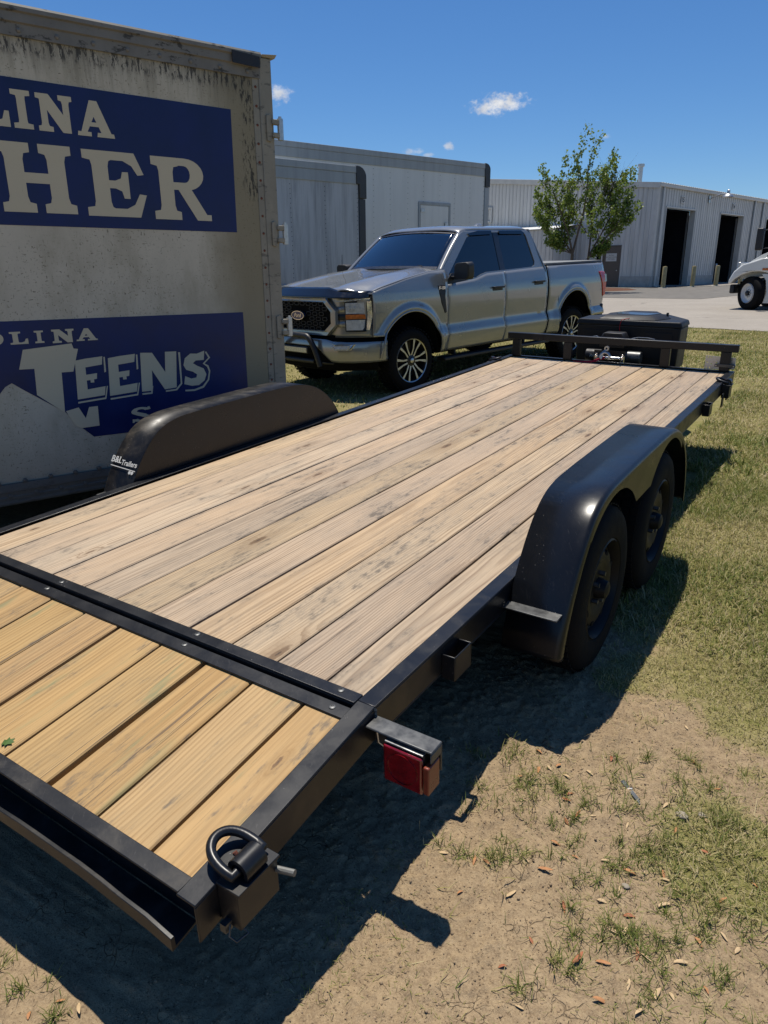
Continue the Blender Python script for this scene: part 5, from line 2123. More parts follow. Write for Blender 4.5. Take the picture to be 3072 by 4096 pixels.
def build_cargo_box():
    R3 = Matrix((BOX_N, BOX_D, Vector((0, 0, 1)))).transposed()     # local x: out of the wall, y: along to the rear, z: up
    L, Wd, H = 6.2, 2.44, 2.755
    base = Vector((-Wd / 2, -L / 2, 0))
    B = thing('cargo_box', 'weathered cream cargo box with blue lettered signs and rear door hinges', 'cargo box', BOX_O + R3 @ base - Vector((0, 0, .0)), R3)
    OFF = base
    def part(mb, name, mat, par=None, **k):
        return mb.build(name, mat, par or B, OFF, **k)
    def wallpart(mb, name, mat, par=None, **k):
        # wall-mapped material: keep the local origin on the wall's rear lower corner
        o = mb.build(name, mat, par or B, (0, 0, 0), **k)
        o.location = -OFF if par is None else (0, 0, 0)
        return o
    # side panels with seams
    y = -L
    wall = MB()
    wall.box(-.03, 0, -L, -.064, .13, 2.63)
    W = wallpart(wall, 'side_wall', M['boxwall'])
    mb = MB()
    mb.box(-Wd, -Wd + .03, -L, -.064, .13, 2.63)
    part(mb, 'far_wall', M['boxpost'])
    mb = MB()
    mb.box(-Wd, 0, -L, -L + .03, 0, H - .03)
    part(mb, 'front_wall', M['boxpost'])
    mb = MB()
    mb.box(-Wd, .0, -L, 0, H - .035, H - .012)
    part(mb, 'roof', M['boxrail'])
    mb = MB()
    mb.box(-Wd + .05, -.05, -L + .05, -.05, .0, .12)
    part(mb, 'floor', M['boxfloor'])
    # roof rail: stepped extrusion
    mb = MB()
    pr = [(-.02, 2.605), (.012, 2.605), (.014, 2.665), (.026, 2.672), (.026, 2.715), (.040, 2.722), (.040, 2.742), (.032, 2.755), (-.02, 2.755)]
    mb.prism(pr, lambda a, b, s: (a, -L + (L - .004) * s, b))
    rr = wallpart(mb, 'roof_rail', M['boxrail'], smooth=20)
    mb = MB()
    mb.hexa([(.041, -.22, 2.665), (.047, -.22, 2.665), (.047, -.02, 2.66), (.041, -.02, 2.66), (.041, -.22, 2.735), (.047, -.22, 2.735), (.047, -.02, 2.725), (.041, -.02, 2.725)])
    part(mb, 'rail_patch', M['blackplastic'])
    proto = None
    for k in range(10):
        mb = MB()
        o = proto
        if proto is None:
            mb.lathe([(0, .013), (.004, .012), (.008, .006), (.009, .001)], 'X', 10)
            proto = mb.build('rail_bolt', M['boxrail'], B)
            o = proto
        else:
            o = proto.copy()
            COL.objects.link(o)
            o.parent = B
        o.location = Vector((.014, -.10 - .2 * k, 2.635)) - OFF
    # rear post with riveted flange
    mb = MB()
    mb.box(-.035, .004, -.0638, -.016, .02, 2.69)
    fl = part(mb, 'post_flange', M['boxpost'], bevel=.002)
    mb = MB()
    mb.box(-.06, .010, -.0158, .085, .02, 2.735)
    po = part(mb, 'rear_post', M['boxpost'], bevel=.006)
    mb = MB()
    mb.hexa([(-.06, -.005, 2.7355), (.02, -.005, 2.7355), (.02, .11, 2.7355), (-.06, .11, 2.7355), (-.06, .01, 2.75), (.03, .01, 2.748), (.035, .12, 2.758), (-.06, .12, 2.765)])
    part(mb, 'post_cap', M['boxpost'], bevel=.002)
    mb = MB()
    mb.box(-Wd + .06, -.06, .02, .06, .12, 2.68)
    part(mb, 'rear_door', M['boxpost'])
    rv = None
    for k in range(22):
        if rv is None:
            mb = MB()
            mb.lathe([(0, .009), (.003, .008), (.005, .001)], 'X', 10)
            rv = mb.build('rivet', M['rust'], fl)
            o = rv
        else:
            o = rv.copy()
            COL.objects.link(o)
            o.parent = fl
        o.location = Vector((.004, -.040, .14 + .115 * k)) - OFF
    # door hinges
    hp = None
    for zc in (2.55, 1.87, 1.22, .55):
        zz = zc - .24
        if hp is None:
            hp = thing('hinge', None, None)
            hp.parent = B
            mb = MB()
            mb.prism([(-.018, -.075), (.010, -.085), (.026, -.06), (.026, .07), (.010, .09), (-.018, .08)], lambda a, b, s: (.0102 + .012 * s, .040 + a, b))
            mb.build('leaf', M['boxpost'], hp, bevel=.003)
            mb = MB()
            for z0 in (-.056, .026):
                mb.box(.004, .034, .060, .140, z0, z0 + .034)
            mb.build('knuckle', M['boxpost'], hp, bevel=.004)
            mb = MB()
            mb.cyl((.020, .130, -.066), (.020, .130, .068), .021, n=12)
            mb.cyl((.020, .130, .0685), (.020, .130, .082), .011, n=10)
            mb.build('pin', M['galv'], hp, smooth=40)
            o = hp
        else:
            o = hp.copy()
            COL.objects.link(o)
            o.parent = B
            for ch in hp.children:
                copy_part(ch, o)
        o.location = Vector((0, 0, zz)) - OFF
    # floor rail: corrugated extrusion with bolts
    mb = MB()
    pr = [(-.02, -.0), (.022, -.0), (.026, .012), (.022, .034), (.026, .036), (.026, .052), (.022, .056), (.022, .080), (.027, .083), (.027, .094), (.020, .132), (-.02, .132)]
    mb.prism(pr, lambda a, b, s: (a, -L + (L - .03) * s, b))
    part(mb, 'floor_rail', M['boxfloor'], smooth=20)
    bp = None
    for k in range(26):
        row = k % 2
        if bp is None:
            mb = MB()
            mb.lathe([(0, .016), (.006, .015), (.009, .006), (.009, .001)], 'X', 6)
            bp = mb.build('floor_bolt', M['boxfloor'], B)
            o = bp
        else:
            o = bp.copy()
            COL.objects.link(o)
            o.parent = B
        o.location = Vector((.022 + .004 * (1 - row), -1.245 - .152 * (k // 2) - (.1 if row else 0), .145 if not row else .058)) - OFF
    # rear support leg and front axle so that the box stands on the ground
    for yy in (-.25, -L + .4):
        mb = MB()
        gzv = float(gz((BOX_O + BOX_D * yy).y)) - BOX_O.z
        for xx in (-.35, -Wd + .25):
            mb.box(xx - .08, xx + .08, yy - .08, yy + .08, gzv - .02, -.001)
        part(mb, 'support_blocks', M['boxfloor'])['kind'] = 'stuff'

    # signs
    def sheet(poly, x0, th, name, mat, par):
        mb = MB()
        mb.prism(poly, lambda a, b, s: (x0 + th * (1 - s), a, b - .24))
        return wallpart(mb, name, mat, par)
    su = sheet([(-5.6, 1.885), (-.249, 1.877), (-.235, 2.638), (-5.6, 2.655)], .0005, .0015, 'sign_panel', M['vinylblue'], W)
    sl = sheet([(-5.6, .86), (-1.93, .90), (-1.87, .965), (-1.83, .985), (-1.76, .93), (-1.55, .775), (-1.46, .66), (-1.394, .593), (-.246, .575), (-.244, 1.341), (-5.6, 1.36)], .0005, .0015, 'sign_panel', M['vinylblue'], W)
    def letter(polys, s0, s1, z0, z1, par, shear=0.0, name='letter', lift=.0022):
        mb = MB()
        for k, p in enumerate(polys):
            q = [(s0 + (s1 - s0) * a + shear * b, z0 + (z1 - z0) * b) for a, b in p]
            x0 = lift + .00025 * k
            n = len(q)
            area = sum(q[i][0] * q[(i + 1) % n][1] - q[(i + 1) % n][0] * q[i][1] for i in range(n))
            if area < 0:
                q = q[::-1]
            mb.prism(q, lambda a, b, s: (x0 + .0009 * (1 - s), a, b - .24))
        return wallpart(mb, name, M['letter'], par)
    letter(slab_glyph('L'), -1.80, -1.611, 2.392, 2.585, su)
    letter(slab_glyph('I'), -1.591, -1.490, 2.391, 2.585, su)
    letter(slab_glyph('N'), -1.461, -1.263, 2.390, 2.583, su)
    letter(slab_glyph('A'), -1.249, -1.031, 2.387, 2.579, su)
    letter(slab_glyph('H'), -1.715, -1.308, 1.951, 2.319, su)
    letter(slab_glyph('E'), -1.244, -.876, 1.947, 2.315, su)
    letter(slab_glyph('R'), -.823, -.432, 1.943, 2.313, su)
    # lower sign
    letter(slab_glyph('O'), -1.945, -1.834, 1.210, 1.285, sl)
    letter(slab_glyph('L'), -1.800, -1.700, 1.211, 1.284, sl)
    letter(slab_glyph('I'), -1.662, -1.610, 1.211, 1.284, sl)
    letter(slab_glyph('N'), -1.562, -1.430, 1.205, 1.286, sl)
    letter(slab_glyph('A'), -1.420, -1.288, 1.209, 1.284, sl)
    unit = lambda P: [[((a + 1.9) / .5, (b - .75) / .45) for a, b in p] for p in P]
    tbig = [[(-1.777, 1.062), (-1.739, 1.177), (-1.453, 1.197), (-1.445, 1.165), (-1.419, 1.161), (-1.466, 1.024), (-1.537, 1.024), (-1.552, .772), (-1.70, .90), (-1.691, 1.06)]]
    letter(unit(tbig), -1.9, -1.4, .75, 1.20, sl)
    w_ = [[(-1.545, .78), (-1.465, .795), (-1.43, .72), (-1.40, .79), (-1.345, .79), (-1.350, .662), (-1.465, .660), (-1.50, .68)]]
    letter(unit(w_), -1.9, -1.4, .75, 1.20, sl)
    for ch, s0, s1, z0, z1 in (('E', -1.463, -1.275, .846, 1.105), ('E', -1.257, -1.062, .847, 1.105), ('N', -1.042, -.775, .852, 1.109), ('S', -.735, -.560, .865, 1.075)):
        g = teen_glyph(ch)
        letter(g, s0, s1, z0, z1, sl)
        # drop outline down and to the right
        edge = {'E': [[(0, -.10), (.95, -.06), (1.06, .26), (1.02, .26), (.92, -.02), (0, -.06)], [(1.0, .60), (1.06, .62), (1.08, .98), (1.03, .98)]],
                'N': [[(.0, -.08), (.26, -.08), (.30, .12), (.26, .12), (.23, -.04), (0, -.04)], [(.62, -.07), (.92, -.06), (1.08, .10), (1.10, .94), (1.05, .94), (1.04, .12), (.90, -.02), (.62, -.03)]],
                'S': [[(.0, -.20), (.40, -.22), (.80, -.14), (1.06, .10), (1.14, .40), (1.08, .58), (.92, .66), (1.18, .84), (1.02, 1.06), (.98, 1.02), (1.10, .84), (.84, .66), (1.02, .54), (1.08, .38), (1.0, .12), (.76, -.08), (.40, -.16), (0, -.15)]]}[ch]
        letter(edge, s0, s1, z0, z1, sl, name='letter_outline', lift=.0030)
    letter(slab_glyph('S'), -1.137, -.992, .650, .750, sl)
    return B


build_cargo_box()


# ------------------------------------------------------------------ two box vans parked behind the pickup
def make_van_mat(name, base, grime):
    m, t, b = new_mat(name)
    tc = t.n('ShaderNodeTexCoord').outputs['Object']
    x, y, z = t.sep(tc)
    n1 = t.noise(tc, .9, 4, .6)
    st = t.noise(t.comb(t.math('MULTIPLY', x, 7), t.math('MULTIPLY', y, 7), t.math('MULTIPLY', z, .45)), 1, 5, .7)
    c = t.mix(t.maprange(st, .40, .72, 0, grime), base, (.10, .10, .105))
    c = t.mix(t.maprange(n1, .35, .7, 0, .18), c, tuple(v * .75 for v in base))
    t.l(c, b.inputs['Base Color'])
    b.inputs['Roughness'].default_value = .45
    t.l(t.bump(n1, .06, .02), b.inputs['Normal'])
    return m


M['van_old'] = make_van_mat('grimy_white_panel', (.46, .465, .475), .55)
M['van_new'] = make_van_mat('white_panel', (.66, .66, .64), .10)
M['van_rail'] = make_van_mat('aluminium_rail', (.34, .36, .37), .25)
M['van_dark'] = simple('dark_corner_casting', (.05, .052, .056), .5, .3, .5, .2)


def build_van(name, label, corner, az, L, top, pmat, panelw, door=False, round_r=.20):
    """body whose rear (right) upper corner stands at `corner`; runs forward (towards the viewer's left)"""
    a = math.radians(az)
    D = Vector((math.sin(a), math.cos(a), 0))
    N = Vector((D.y, -D.x, 0))
    R3 = Matrix((N, D, Vector((0, 0, 1)))).transposed()
    g = float(gz(corner[1]))
    H = top - g
    Wd = 2.5
    org = Vector((corner[0], corner[1], g))
    base = Vector((-Wd / 2, -L / 2, 0))
    B = thing(name, label, 'box van', org + R3 @ base, R3)
    def part(mb, nm, mat, par=None, **k):
        return mb.build(nm, mat, par or B, base, **k)
    fz = 1.02                          # floor height
    mb = MB()
    mb.box(-Wd + .02, -.02, -L + .02, -.02, fz, H - .03)
    core = part(mb, 'body', M['van_rail'])
    # side panels between rivet lines
    y = -.17
    proto, k = None, 0
    while y - panelw > -L:
        mb = MB()
        mb.box(-.02, 0, y - panelw + .0012, y - .0012, fz + .12, H - .34)
        part(mb, 'side_panel', pmat)
        mb = MB()
        zz = fz + .16
        while zz < H - .36:
            mb.cyl((-.001, y - .03, zz), (.005, y - .03, zz), .0085, n=5)
            if door:
                mb.cyl((-.001, y - panelw / 2, zz + .3), (.005, y - panelw / 2, zz + .3), .008, n=5)
                zz += .04
            zz += .085
        part(mb, 'rivet_rows', M['van_dark'], smooth=0, recalc=False)['kind'] = 'stuff'
        y -= panelw
        k += 1
    mb = MB()
    mb.box(-Wd + .0, -Wd + .02, -L + .1, -.17, fz + .12, H - .34)
    part(mb, 'far_side', pmat)
    # roof rail, floor rail
    for x0, x1 in ((-.03, .018), (-Wd - .018, -Wd + .03)):
        mb = MB()
        mb.box(x0, x1, -L, -round_r - .03, H - .345, H - .14)
        mb.box(x0, x1 + (.012 if x1 > 0 else 0), -L, -round_r - .03, H - .1395, H - .015)
        part(mb, 'roof_rail', M['van_rail'], bevel=.006)
        mb = MB()
        mb.box(x0, x1, -L, -.02, fz - .02, fz + .125)
        part(mb, 'floor_rail', M['van_rail'], bevel=.006)
        # rear post and rounded casting
        mb = MB()
        mb.box(x0, x1 + (.006 if x1 > 0 else 0), -.165, .0, fz, H - .62)
        part(mb, 'rear_post', M['van_dark'] if not door else M['van_rail'], bevel=.01)
        mb = MB()
        cast = [(-round_r - .03, H - .345), (-round_r - .03, H)] + [(-round_r + (round_r + .02) * math.sin(t_), H - round_r + round_r * math.cos(t_)) for t_ in [PI / 2 * i / 8 for i in range(9)]] + [(.02, H - .61), (-.16, H - .61), (-.16, H - .345)]
        mb.prism(cast, lambda p, q, s: (x0 + (x1 + .02 - x0) * s, p, q))
        part(mb, 'corner_casting', M['van_dark'], bevel=.012)
    mb = MB()
    mb.grid(lambda u, v: (-Wd + Wd * v, u, H - .012 + .03 * math.sin(PI * v)), np.linspace(-L, -.18, 6), np.linspace(0, 1, 9))
    part(mb, 'roof', M['van_rail'], solid=.02)
    mb = MB()
    mb.box(-Wd + .12, -.12, -.03, .004, fz, H - .35)
    part(mb, 'rear_door', pmat, bevel=.005)
    if door:
        dz0, dz1, dy0, dy1 = 1.10, 2.98, -2.55, -1.52
        mb = MB()
        mb.prism([(dy0 - .06, dz0), (dy1 + .06, dz0), (dy1 + .06, dz1 + .07), (dy0 - .06, dz1 + .07)], lambda p, q, s: (.002 + .022 * s, p, q), holes=[[(dy0, dz0 + .01), (dy1, dz0 + .01), (dy1, dz1), (dy0, dz1)]])
        df = part(mb, 'side_door_frame', M['van_rail'], bevel=.004)
        mb = MB()
        mb.box(.004, .016, dy0 + .012, dy1 - .012, dz0 + .02, dz1 - .015)
        sd = part(mb, 'side_door', pmat, df, bevel=.003)
        for zz in (dz1 - .18, dz0 + .2):
            mb = MB()
            mb.box(.0165, .034, dy0 + .02, dy0 + .14, zz, zz + .07)
            part(mb, 'hinge', M['galv'], df)
        mb = MB()
        mb.box(.0165, .05, dy1 - .16, dy1 - .04, dz0 + 1.35, dz0 + 1.46)
        part(mb, 'latch', M['galv'], df)
    # running gear
    mb = MB()
    mb.box(-Wd + .75, -.75, -L + .2, -.3, fz - .26, fz - .02)
    part(mb, 'chassis', M['well'])
    wp = None
    for yy in (-1.6, -L + .9):
        for xx in (-.02, -Wd + .30):
            if wp is None:
                mb = MB()
                mb.lathe([(-.05, .25), (0, .28), (.0, .42), (-.03, .49), (-.14, .50), (-.25, .49), (-.28, .42), (-.28, .28), (-.23, .25), (-.10, .22), (-.09, .001)], 'X', 32)
                wp = part(mb, 'wheel', M['rubber'], smooth=40)
                o = wp
                o.location = (xx, yy, .5)
                wp_off = Vector((xx, yy, .5))
            else:
                o = wp.copy()
                COL.objects.link(o)
                o.parent = B
            o.location = Vector((xx, yy, .5))
    mb = MB()
    mb.box(-Wd + .1, -.1, -L - 1.7, -L - .15, .55, 2.25)
    part(mb, 'cab', pmat, bevel=.12, segs=3)
    return B


build_van('box_van', 'grimy grey white box van body with dark rounded corner behind the pickup', (-7.274, 11.714), 17.6, 5.2, 3.652, M['van_old'], .80)
build_van('box_van', 'tall clean white box van with small side door beyond the pickup roof', (-7.836, 18.644), 18.6, 11.0, 4.478, M['van_new'], 1.12, door=True, round_r=.16)

# ------------------------------------------------------------------ metal warehouse with truck bays
def make_metal_wall():
    m, t, b = new_mat('painted_ribbed_steel')
    tc = t.n('ShaderNodeTexCoord').outputs['Object']
    x, y, z = t.sep(tc)
    rnd = t.n('ShaderNodeObjectInfo').outputs['Random']
    st = t.noise(t.comb(t.math('MULTIPLY', x, 4), t.math('MULTIPLY', y, 4), t.math('MULTIPLY', z, .35)), 1, 4, .65)
    c = t.mix(t.maprange(st, .35, .70, 0, .7), (.62, .61, .57), (.42, .41, .375))
    c = t.mix(t.math('MULTIPLY', rnd, .12), c, (.40, .40, .385))
    t.l(c, b.inputs['Base Color'])
    b.inputs['Roughness'].default_value = .5
    return m


M['metalwall'] = make_metal_wall()
M['trim'] = simple('cream_trim', (.55, .54, .50), .5, 0, .4, .1, 2)
M['blockwall'] = simple('painted_block', (.40, .39, .36), .8, 0, .2, .15, 3, .2, 30)
M['doorbrown'] = simple('brown_steel_door', (.105, .082, .066), .5, 0, .4, .1, 3)
M['bollard'] = simple('faded_yellow_paint', (.34, .28, .14), .6, 0, .3, .2, 6)
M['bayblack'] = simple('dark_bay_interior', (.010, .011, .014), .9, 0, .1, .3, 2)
M['signwhite'] = simple('white_sign', (.55, .53, .49), .5, 0, .4, .05)
M['signink'] = simple('grey_lettering', (.10, .09, .085), .6, 0, .3, .1)
M['ink'] = simple('black_numeral', (.05, .05, .05), .6, 0, .3, .1)

BL_O = Vector((-9.919, 45.673, .629))
_a = math.radians(13)
BL_R = Vector((math.sin(_a), math.cos(_a), 0))          # bay wall, running away to the right
BL_L = Vector((-math.cos(_a), math.sin(_a), 0))         # gable wall, running to the left


def build_warehouse():
    # local x: along the bay wall, y: along the gable wall (into the building's depth is x>0,y>0), z up
    R3 = Matrix((BL_R, BL_L, Vector((0, 0, 1)))).transposed()
    B = thing('warehouse', 'pale ribbed metal warehouse with open truck bays and a brown side door', 'building', BL_O, R3)
    g = float(BL_O.z)
    EAVE = 6.46 - g
    WL, GL = 32.0, 30.0
    doors = [(1.10, 5.00), (8.87, 12.72), (17.0, 20.9), (24.6, 28.5)]
    DT, BASE = 5.20 - g, 1.28 - g
    RISE = .10
    def part(mb, nm, mat, par=None, **k):
        return mb.build(nm, mat, par or B, **k)
    bwall = MB()
    # structural core walls (thin, behind the ribbed sheets)
    def ribs(w, n=3):
        pts = []
        p = w / n
        for i in range(n):
            a = i * p
            pts += [(a, 0), (a + p * .70, 0), (a + p * .76, .035), (a + p * .92, .035), (a + p * .98, 0)]
        pts.append((w, 0))
        return pts
    cache = {}
    def panel(p0, w, z0, z1, face, z1b=None):
        """one ribbed sheet; face 'R' = bay wall (outward -y), 'L' = gable wall (outward -x)"""
        key = (round(w, 3), round(z0, 3), round(z1, 3), face) if z1b is None else None
        if key and key in cache:
            o = cache[key].copy()
            COL.objects.link(o)
            o.parent = B
        else:
            pts = ribs(w)
            V, F = [], []
            for a, d in pts:
                zt = z1 if z1b is None else z1 + (z1b - z1) * a / w
                if face == 'R':
                    V += [(a, -d, z0), (a, -d, zt)]
                else:
                    V += [(-d, a, z0), (-d, a, zt)]
            for i in range(len(pts) - 1):
                F.append((2 * i, 2 * i + 2, 2 * i + 3, 2 * i + 1))
            mb = MB()
            mb.add(V, F)
            o = mb.build('wall_panel', M['metalwall'], B, smooth=0, recalc=False)
            if key:
                cache[key] = o
        o.location = (p0, 0, 0) if face == 'R' else (0, p0, 0)
    PW = .90
    segs, x = [], 0.12
    for d0, d1 in doors + [(WL, WL)]:
        segs.append((x, d0 - .06))
        if d1 > d0:
            # sheets above the opening
            n = 4
            w = (d1 - d0 + .12) / n
            for i in range(n):
                panel(d0 - .06 + i * w, w, DT + .08, EAVE - .16, 'R')
            x = d1 + .06
    for a, b_ in segs:
        n = max(1, round((b_ - a) / PW))
        w = (b_ - a) / n
        for i in range(n):
            panel(a + i * w, w, BASE, EAVE - .16, 'R')
        mb = MB()
        mb.box(a, b_, -.06, .10, -.3, BASE - .002)
        part(mb, 'base_wall', M['blockwall'])
    # gable wall with the side door
    md0, md1, mt = 2.10, 3.22, 3.06 - g
    y = .15
    n = 0
    while y < GL - .5:
        z0 = BASE
        if y < md1 and y + PW > md0:
            z0 = mt + .04
        if y < GL / 2:
            panel(y, PW, z0, EAVE + RISE * y - .12, 'L', EAVE + RISE * (y + PW) - .12)
        else:
            panel(y, PW, z0, EAVE + RISE * (GL - y) - .12, 'L', EAVE + RISE * (GL - y - PW) - .12)
        y += PW
    mb = MB()
    mb.box(-.06, .1, .12, 1.93, -.5, BASE - .002)
    part(mb, 'base_wall', M['blockwall'])
    mb = MB()
    mb.box(-.06, .1, 3.40, GL, -.5, BASE - .002)
    part(mb, 'base_wall', M['blockwall'])
    # door jamb infill sheets beside the man door
    for a, b_ in ((1.93, md0 - .02), (md1 + .02, 3.40)):
        mb = MB()
        mb.box(-.03, .02, a, b_, -.5, mt + .04)
        part(mb, 'jamb_panel', M['metalwall'])
    mb = MB()
    mb.prism([(md0 - .06, -.3), (md1 + .06, -.3), (md1 + .06, mt + .06), (md0 - .06, mt + .06)], lambda a, b, s: (-.065 + .06 * s, a, b), holes=[[(md0, -.29), (md1, -.29), (md1, mt), (md0, mt)]])
    part(mb, 'door_frame', M['doorbrown'])
    mb = MB()
    mb.box(-.045, -.01, md0 + .01, md1 - .01, -.28, mt - .01)
    dr = part(mb, 'side_door', M['doorbrown'])
    mb = MB()
    mb.box(-.056, -.0455, md0 + .20, md1 - .18, 1.55, 2.02)
    sg = part(mb, 'door_sign', M['signwhite'], dr)
    for k, (zz, txt) in enumerate(((1.90, 'NOTICE'), (1.79, 'DO NOT ENTER'), (1.68, 'THIS AREA'))):
        # local x axis of the text runs along -y (left to right for a viewer outside)
        m = Matrix(((0, 0, -1, -.058), (-1, 0, 0, (md0 + md1) / 2), (0, 1, 0, zz), (0, 0, 0, 1)))
        text_part('lettering', txt, M['signink'], sg, m, .10, .001)
    mb = MB()
    mb.cyl((-.10, md0 + .12, 1.0), (-.05, md0 + .12, 1.0), .03, n=10)
    part(mb, 'door_knob', M['galv'], dr)
    # bays: deep dark openings with side reveals
    for d0, d1 in doors:
        mb = MB()
        for xx0, xx1 in ((d0 - .06, d0), (d1, d1 + .06)):
            mb.box(xx0, xx1, -.075, .30, -.3, DT)
        mb.box(d0 - .06, d1 + .06, -.075, .30, DT + .0005, DT + .08)
        part(mb, 'bay_frame', M['trim'])
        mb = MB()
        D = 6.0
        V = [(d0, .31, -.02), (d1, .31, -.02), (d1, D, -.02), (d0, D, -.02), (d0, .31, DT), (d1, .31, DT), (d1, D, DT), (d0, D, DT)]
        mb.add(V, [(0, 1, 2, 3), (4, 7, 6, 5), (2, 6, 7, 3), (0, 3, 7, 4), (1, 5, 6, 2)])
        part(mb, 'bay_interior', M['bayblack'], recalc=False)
        mb = MB()
        mb.box(d1 - .10, d1 - .02, .34, .42, -.02, DT - .1)
        part(mb, 'door_track', M['galv'])
    # numerals above the bays
    for x, txt in ((3.12, '15'), (10.84, '14'), (19.0, '13')):
        mb = MB()
        mb.box(x - .22, x + .22, -.052, -.037, 5.53 - g, 5.93 - g)
        nb = part(mb, 'bay_number', M['metalwall'])
        m = Matrix(((1, 0, 0, x), (0, 0, -1, -.054), (0, 1, 0, 5.73 - g), (0, 0, 0, 1)))
        text_part('lettering', txt, M['ink'], nb, m, .40, .002, bold=.012)
    # corner trim, eave fascia, rake trim, roof
    mb = MB()
    mb.box(-.05, .12, -.05, .0, BASE, EAVE - .15)
    mb.box(-.05, .0, .0005, .15, BASE, EAVE - .15)
    part(mb, 'corner_trim', M['trim'])
    mb = MB()
    mb.box(-.12, .12, -.075, .12, -.4, BASE)
    part(mb, 'corner_plinth', M['blockwall'])
    mb = MB()
    mb.box(-.10, WL, -.16, .0, EAVE - .18, EAVE + .02)
    part(mb, 'eave_gutter', M['trim'], bevel=.03)
    mb = MB()
    mb.hexa([(-.12, -.12, EAVE - .26), (.05, -.12, EAVE - .26), (.05, GL / 2, EAVE - .26 + RISE * GL / 2), (-.12, GL / 2, EAVE - .26 + RISE * GL / 2),
             (-.12, -.12, EAVE + .04), (.05, -.12, EAVE + .04), (.05, GL / 2, EAVE + .04 + RISE * GL / 2), (-.12, GL / 2, EAVE + .04 + RISE * GL / 2)])
    part(mb, 'rake_trim', M['trim'])
    mb = MB()
    mb.hexa([(-.12, GL / 2, EAVE - .26 + RISE * GL / 2), (.05, GL / 2, EAVE - .26 + RISE * GL / 2), (.05, GL, EAVE - .26), (-.12, GL, EAVE - .26),
             (-.12, GL / 2, EAVE + .04 + RISE * GL / 2), (.05, GL / 2, EAVE + .04 + RISE * GL / 2), (.05, GL, EAVE + .04), (-.12, GL, EAVE + .04)])
    part(mb, 'rake_trim', M['trim'])
    # ribbed roof sheets (profile visible along the eave)
    for lo, hi, z0, z1 in ((-.18, GL / 2, EAVE + .03 - .018, EAVE + .03 + RISE * GL / 2), (GL / 2, GL, EAVE + .03 + RISE * GL / 2, EAVE + .03)):
        pts, x = [], -.10
        while x < WL:
            pts += [(x, 0), (x + .20, 0), (x + .225, .04), (x + .275, .04), (x + .30, 0)]
            x += .30
        V, F = [], []
        for a, d in pts:
            V += [(a, lo, z0 + d), (a, hi, z1 + d)]
        for i in range(len(pts) - 1):
            F.append((2 * i, 2 * i + 2, 2 * i + 3, 2 * i + 1))
        mb = MB()
        mb.add(V, F)
        part(mb, 'roof', M['metalwall'], smooth=0, recalc=False)
    mb = MB()
    mb.box(.3, WL - .2, GL - .1, GL, -.3, EAVE)
    mb.box(WL - .1, WL, .1, GL - .1, -.3, EAVE)
    part(mb, 'back_walls', M['metalwall'])
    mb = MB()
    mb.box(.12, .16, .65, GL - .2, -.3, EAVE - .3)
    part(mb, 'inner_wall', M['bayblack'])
    # downspouts
    for x in (.42, 14.35, 16.0):
        mb = MB()
        mb.box(x - .06, x + .06, -.16, -.062, .05, EAVE - .19)
        mb.box(x - .06, x + .06, -.30, -.1605, -.02, .10)
        part(mb, 'downspout', M['trim'], bevel=.02)
    # gooseneck lamp
    lp = thing('wall_lamp', None, None)
    lp.parent = B
    lp.location = (6.86, 0, 5.98 - g)
    mb = MB()
    mb.box(-.12, .12, -.075, -.04, -.22, .18)
    mb.build('junction_box', M['galv'], lp)
    mb = MB()
    mb.tube([(.0, -.07, -.02), (.02, -.30, .12), (.06, -.75, .26), (.08, -1.10, .24)], .03, 8)
    mb.build('lamp_arm', M['galv'], lp)
    mb = MB()
    mb.lathe([(.34, .03), (.30, .09), (.10, .10), (.08, .16), (-.02, .30), (-.10, .34), (-.10, .32), (0, .25), (.06, .001)], 'Z', 20, (.08, -1.18, .16))
    mb.build('lamp_shade', M['galv'], lp, smooth=40)
    # standpipe and flue
    mb = MB()
    mb.tube([(8.55, -.35, -.1), (8.55, -.35, 1.25), (8.60, -.33, 1.36), (8.70, -.25, 1.36)], .055, 10)
    part(mb, 'standpipe', M['galv'])
    mb = MB()
    mb.cyl((3.0, 2.9, EAVE + .2), (3.0, 2.9, EAVE + 1.45), .14, n=14)
    mb.cyl((3.0, 2.9, EAVE + 1.40), (3.0, 2.9, EAVE + 1.56), .21, n=14)
    part(mb, 'flue', M['galv'])
    # lower lean-to against the gable
    e0, e1, eo = 5.3, 16.0, 2.6
    zt = 4.12 - g
    x = -eo
    for k in range(11):
        w = (e1 - e0) / 11
        pts = ribs(w)
        V, F = [], []
        for a, d in pts:
            V += [(-eo - d, e0 + k * w + a, -.4), (-eo - d, e0 + k * w + a, zt)]
        for i in range(len(pts) - 1):
            F.append((2 * i, 2 * i + 2, 2 * i + 3, 2 * i + 1))
        mb = MB()
        mb.add(V, F)
        part(mb, 'annex_panel', M['metalwall'], smooth=0, recalc=False)
    mb = MB()
    mb.box(-eo, -.04, e0, e0 + .04, -.4, zt)
    part(mb, 'annex_end', M['metalwall'])
    mb = MB()
    mb.hexa([(-eo - .12, e0 - .1, zt + .01), (-.04, e0 - .1, zt + .35), (-.04, e1, zt + .35), (-eo - .12, e1, zt + .01), (-eo - .12, e0 - .1, zt + .03), (-.04, e0 - .1, zt + .37), (-.04, e1, zt + .37), (-eo - .12, e1, zt + .03)])
    part(mb, 'annex_roof', M['white'])
    # electrical cabinet high on the gable
    mb = MB()
    mb.prism([(12.3, 4.3), (13.3, 4.3), (13.3, 5.3), (12.3, 5.3)], lambda a, b, s: (-.10 + .06 * s, a, b), holes=[[(12.4, 4.4), (13.2, 4.4), (13.2, 5.2), (12.4, 5.2)]])
    part(mb, 'louvre_frame', M['trim'])
    return B


build_warehouse()


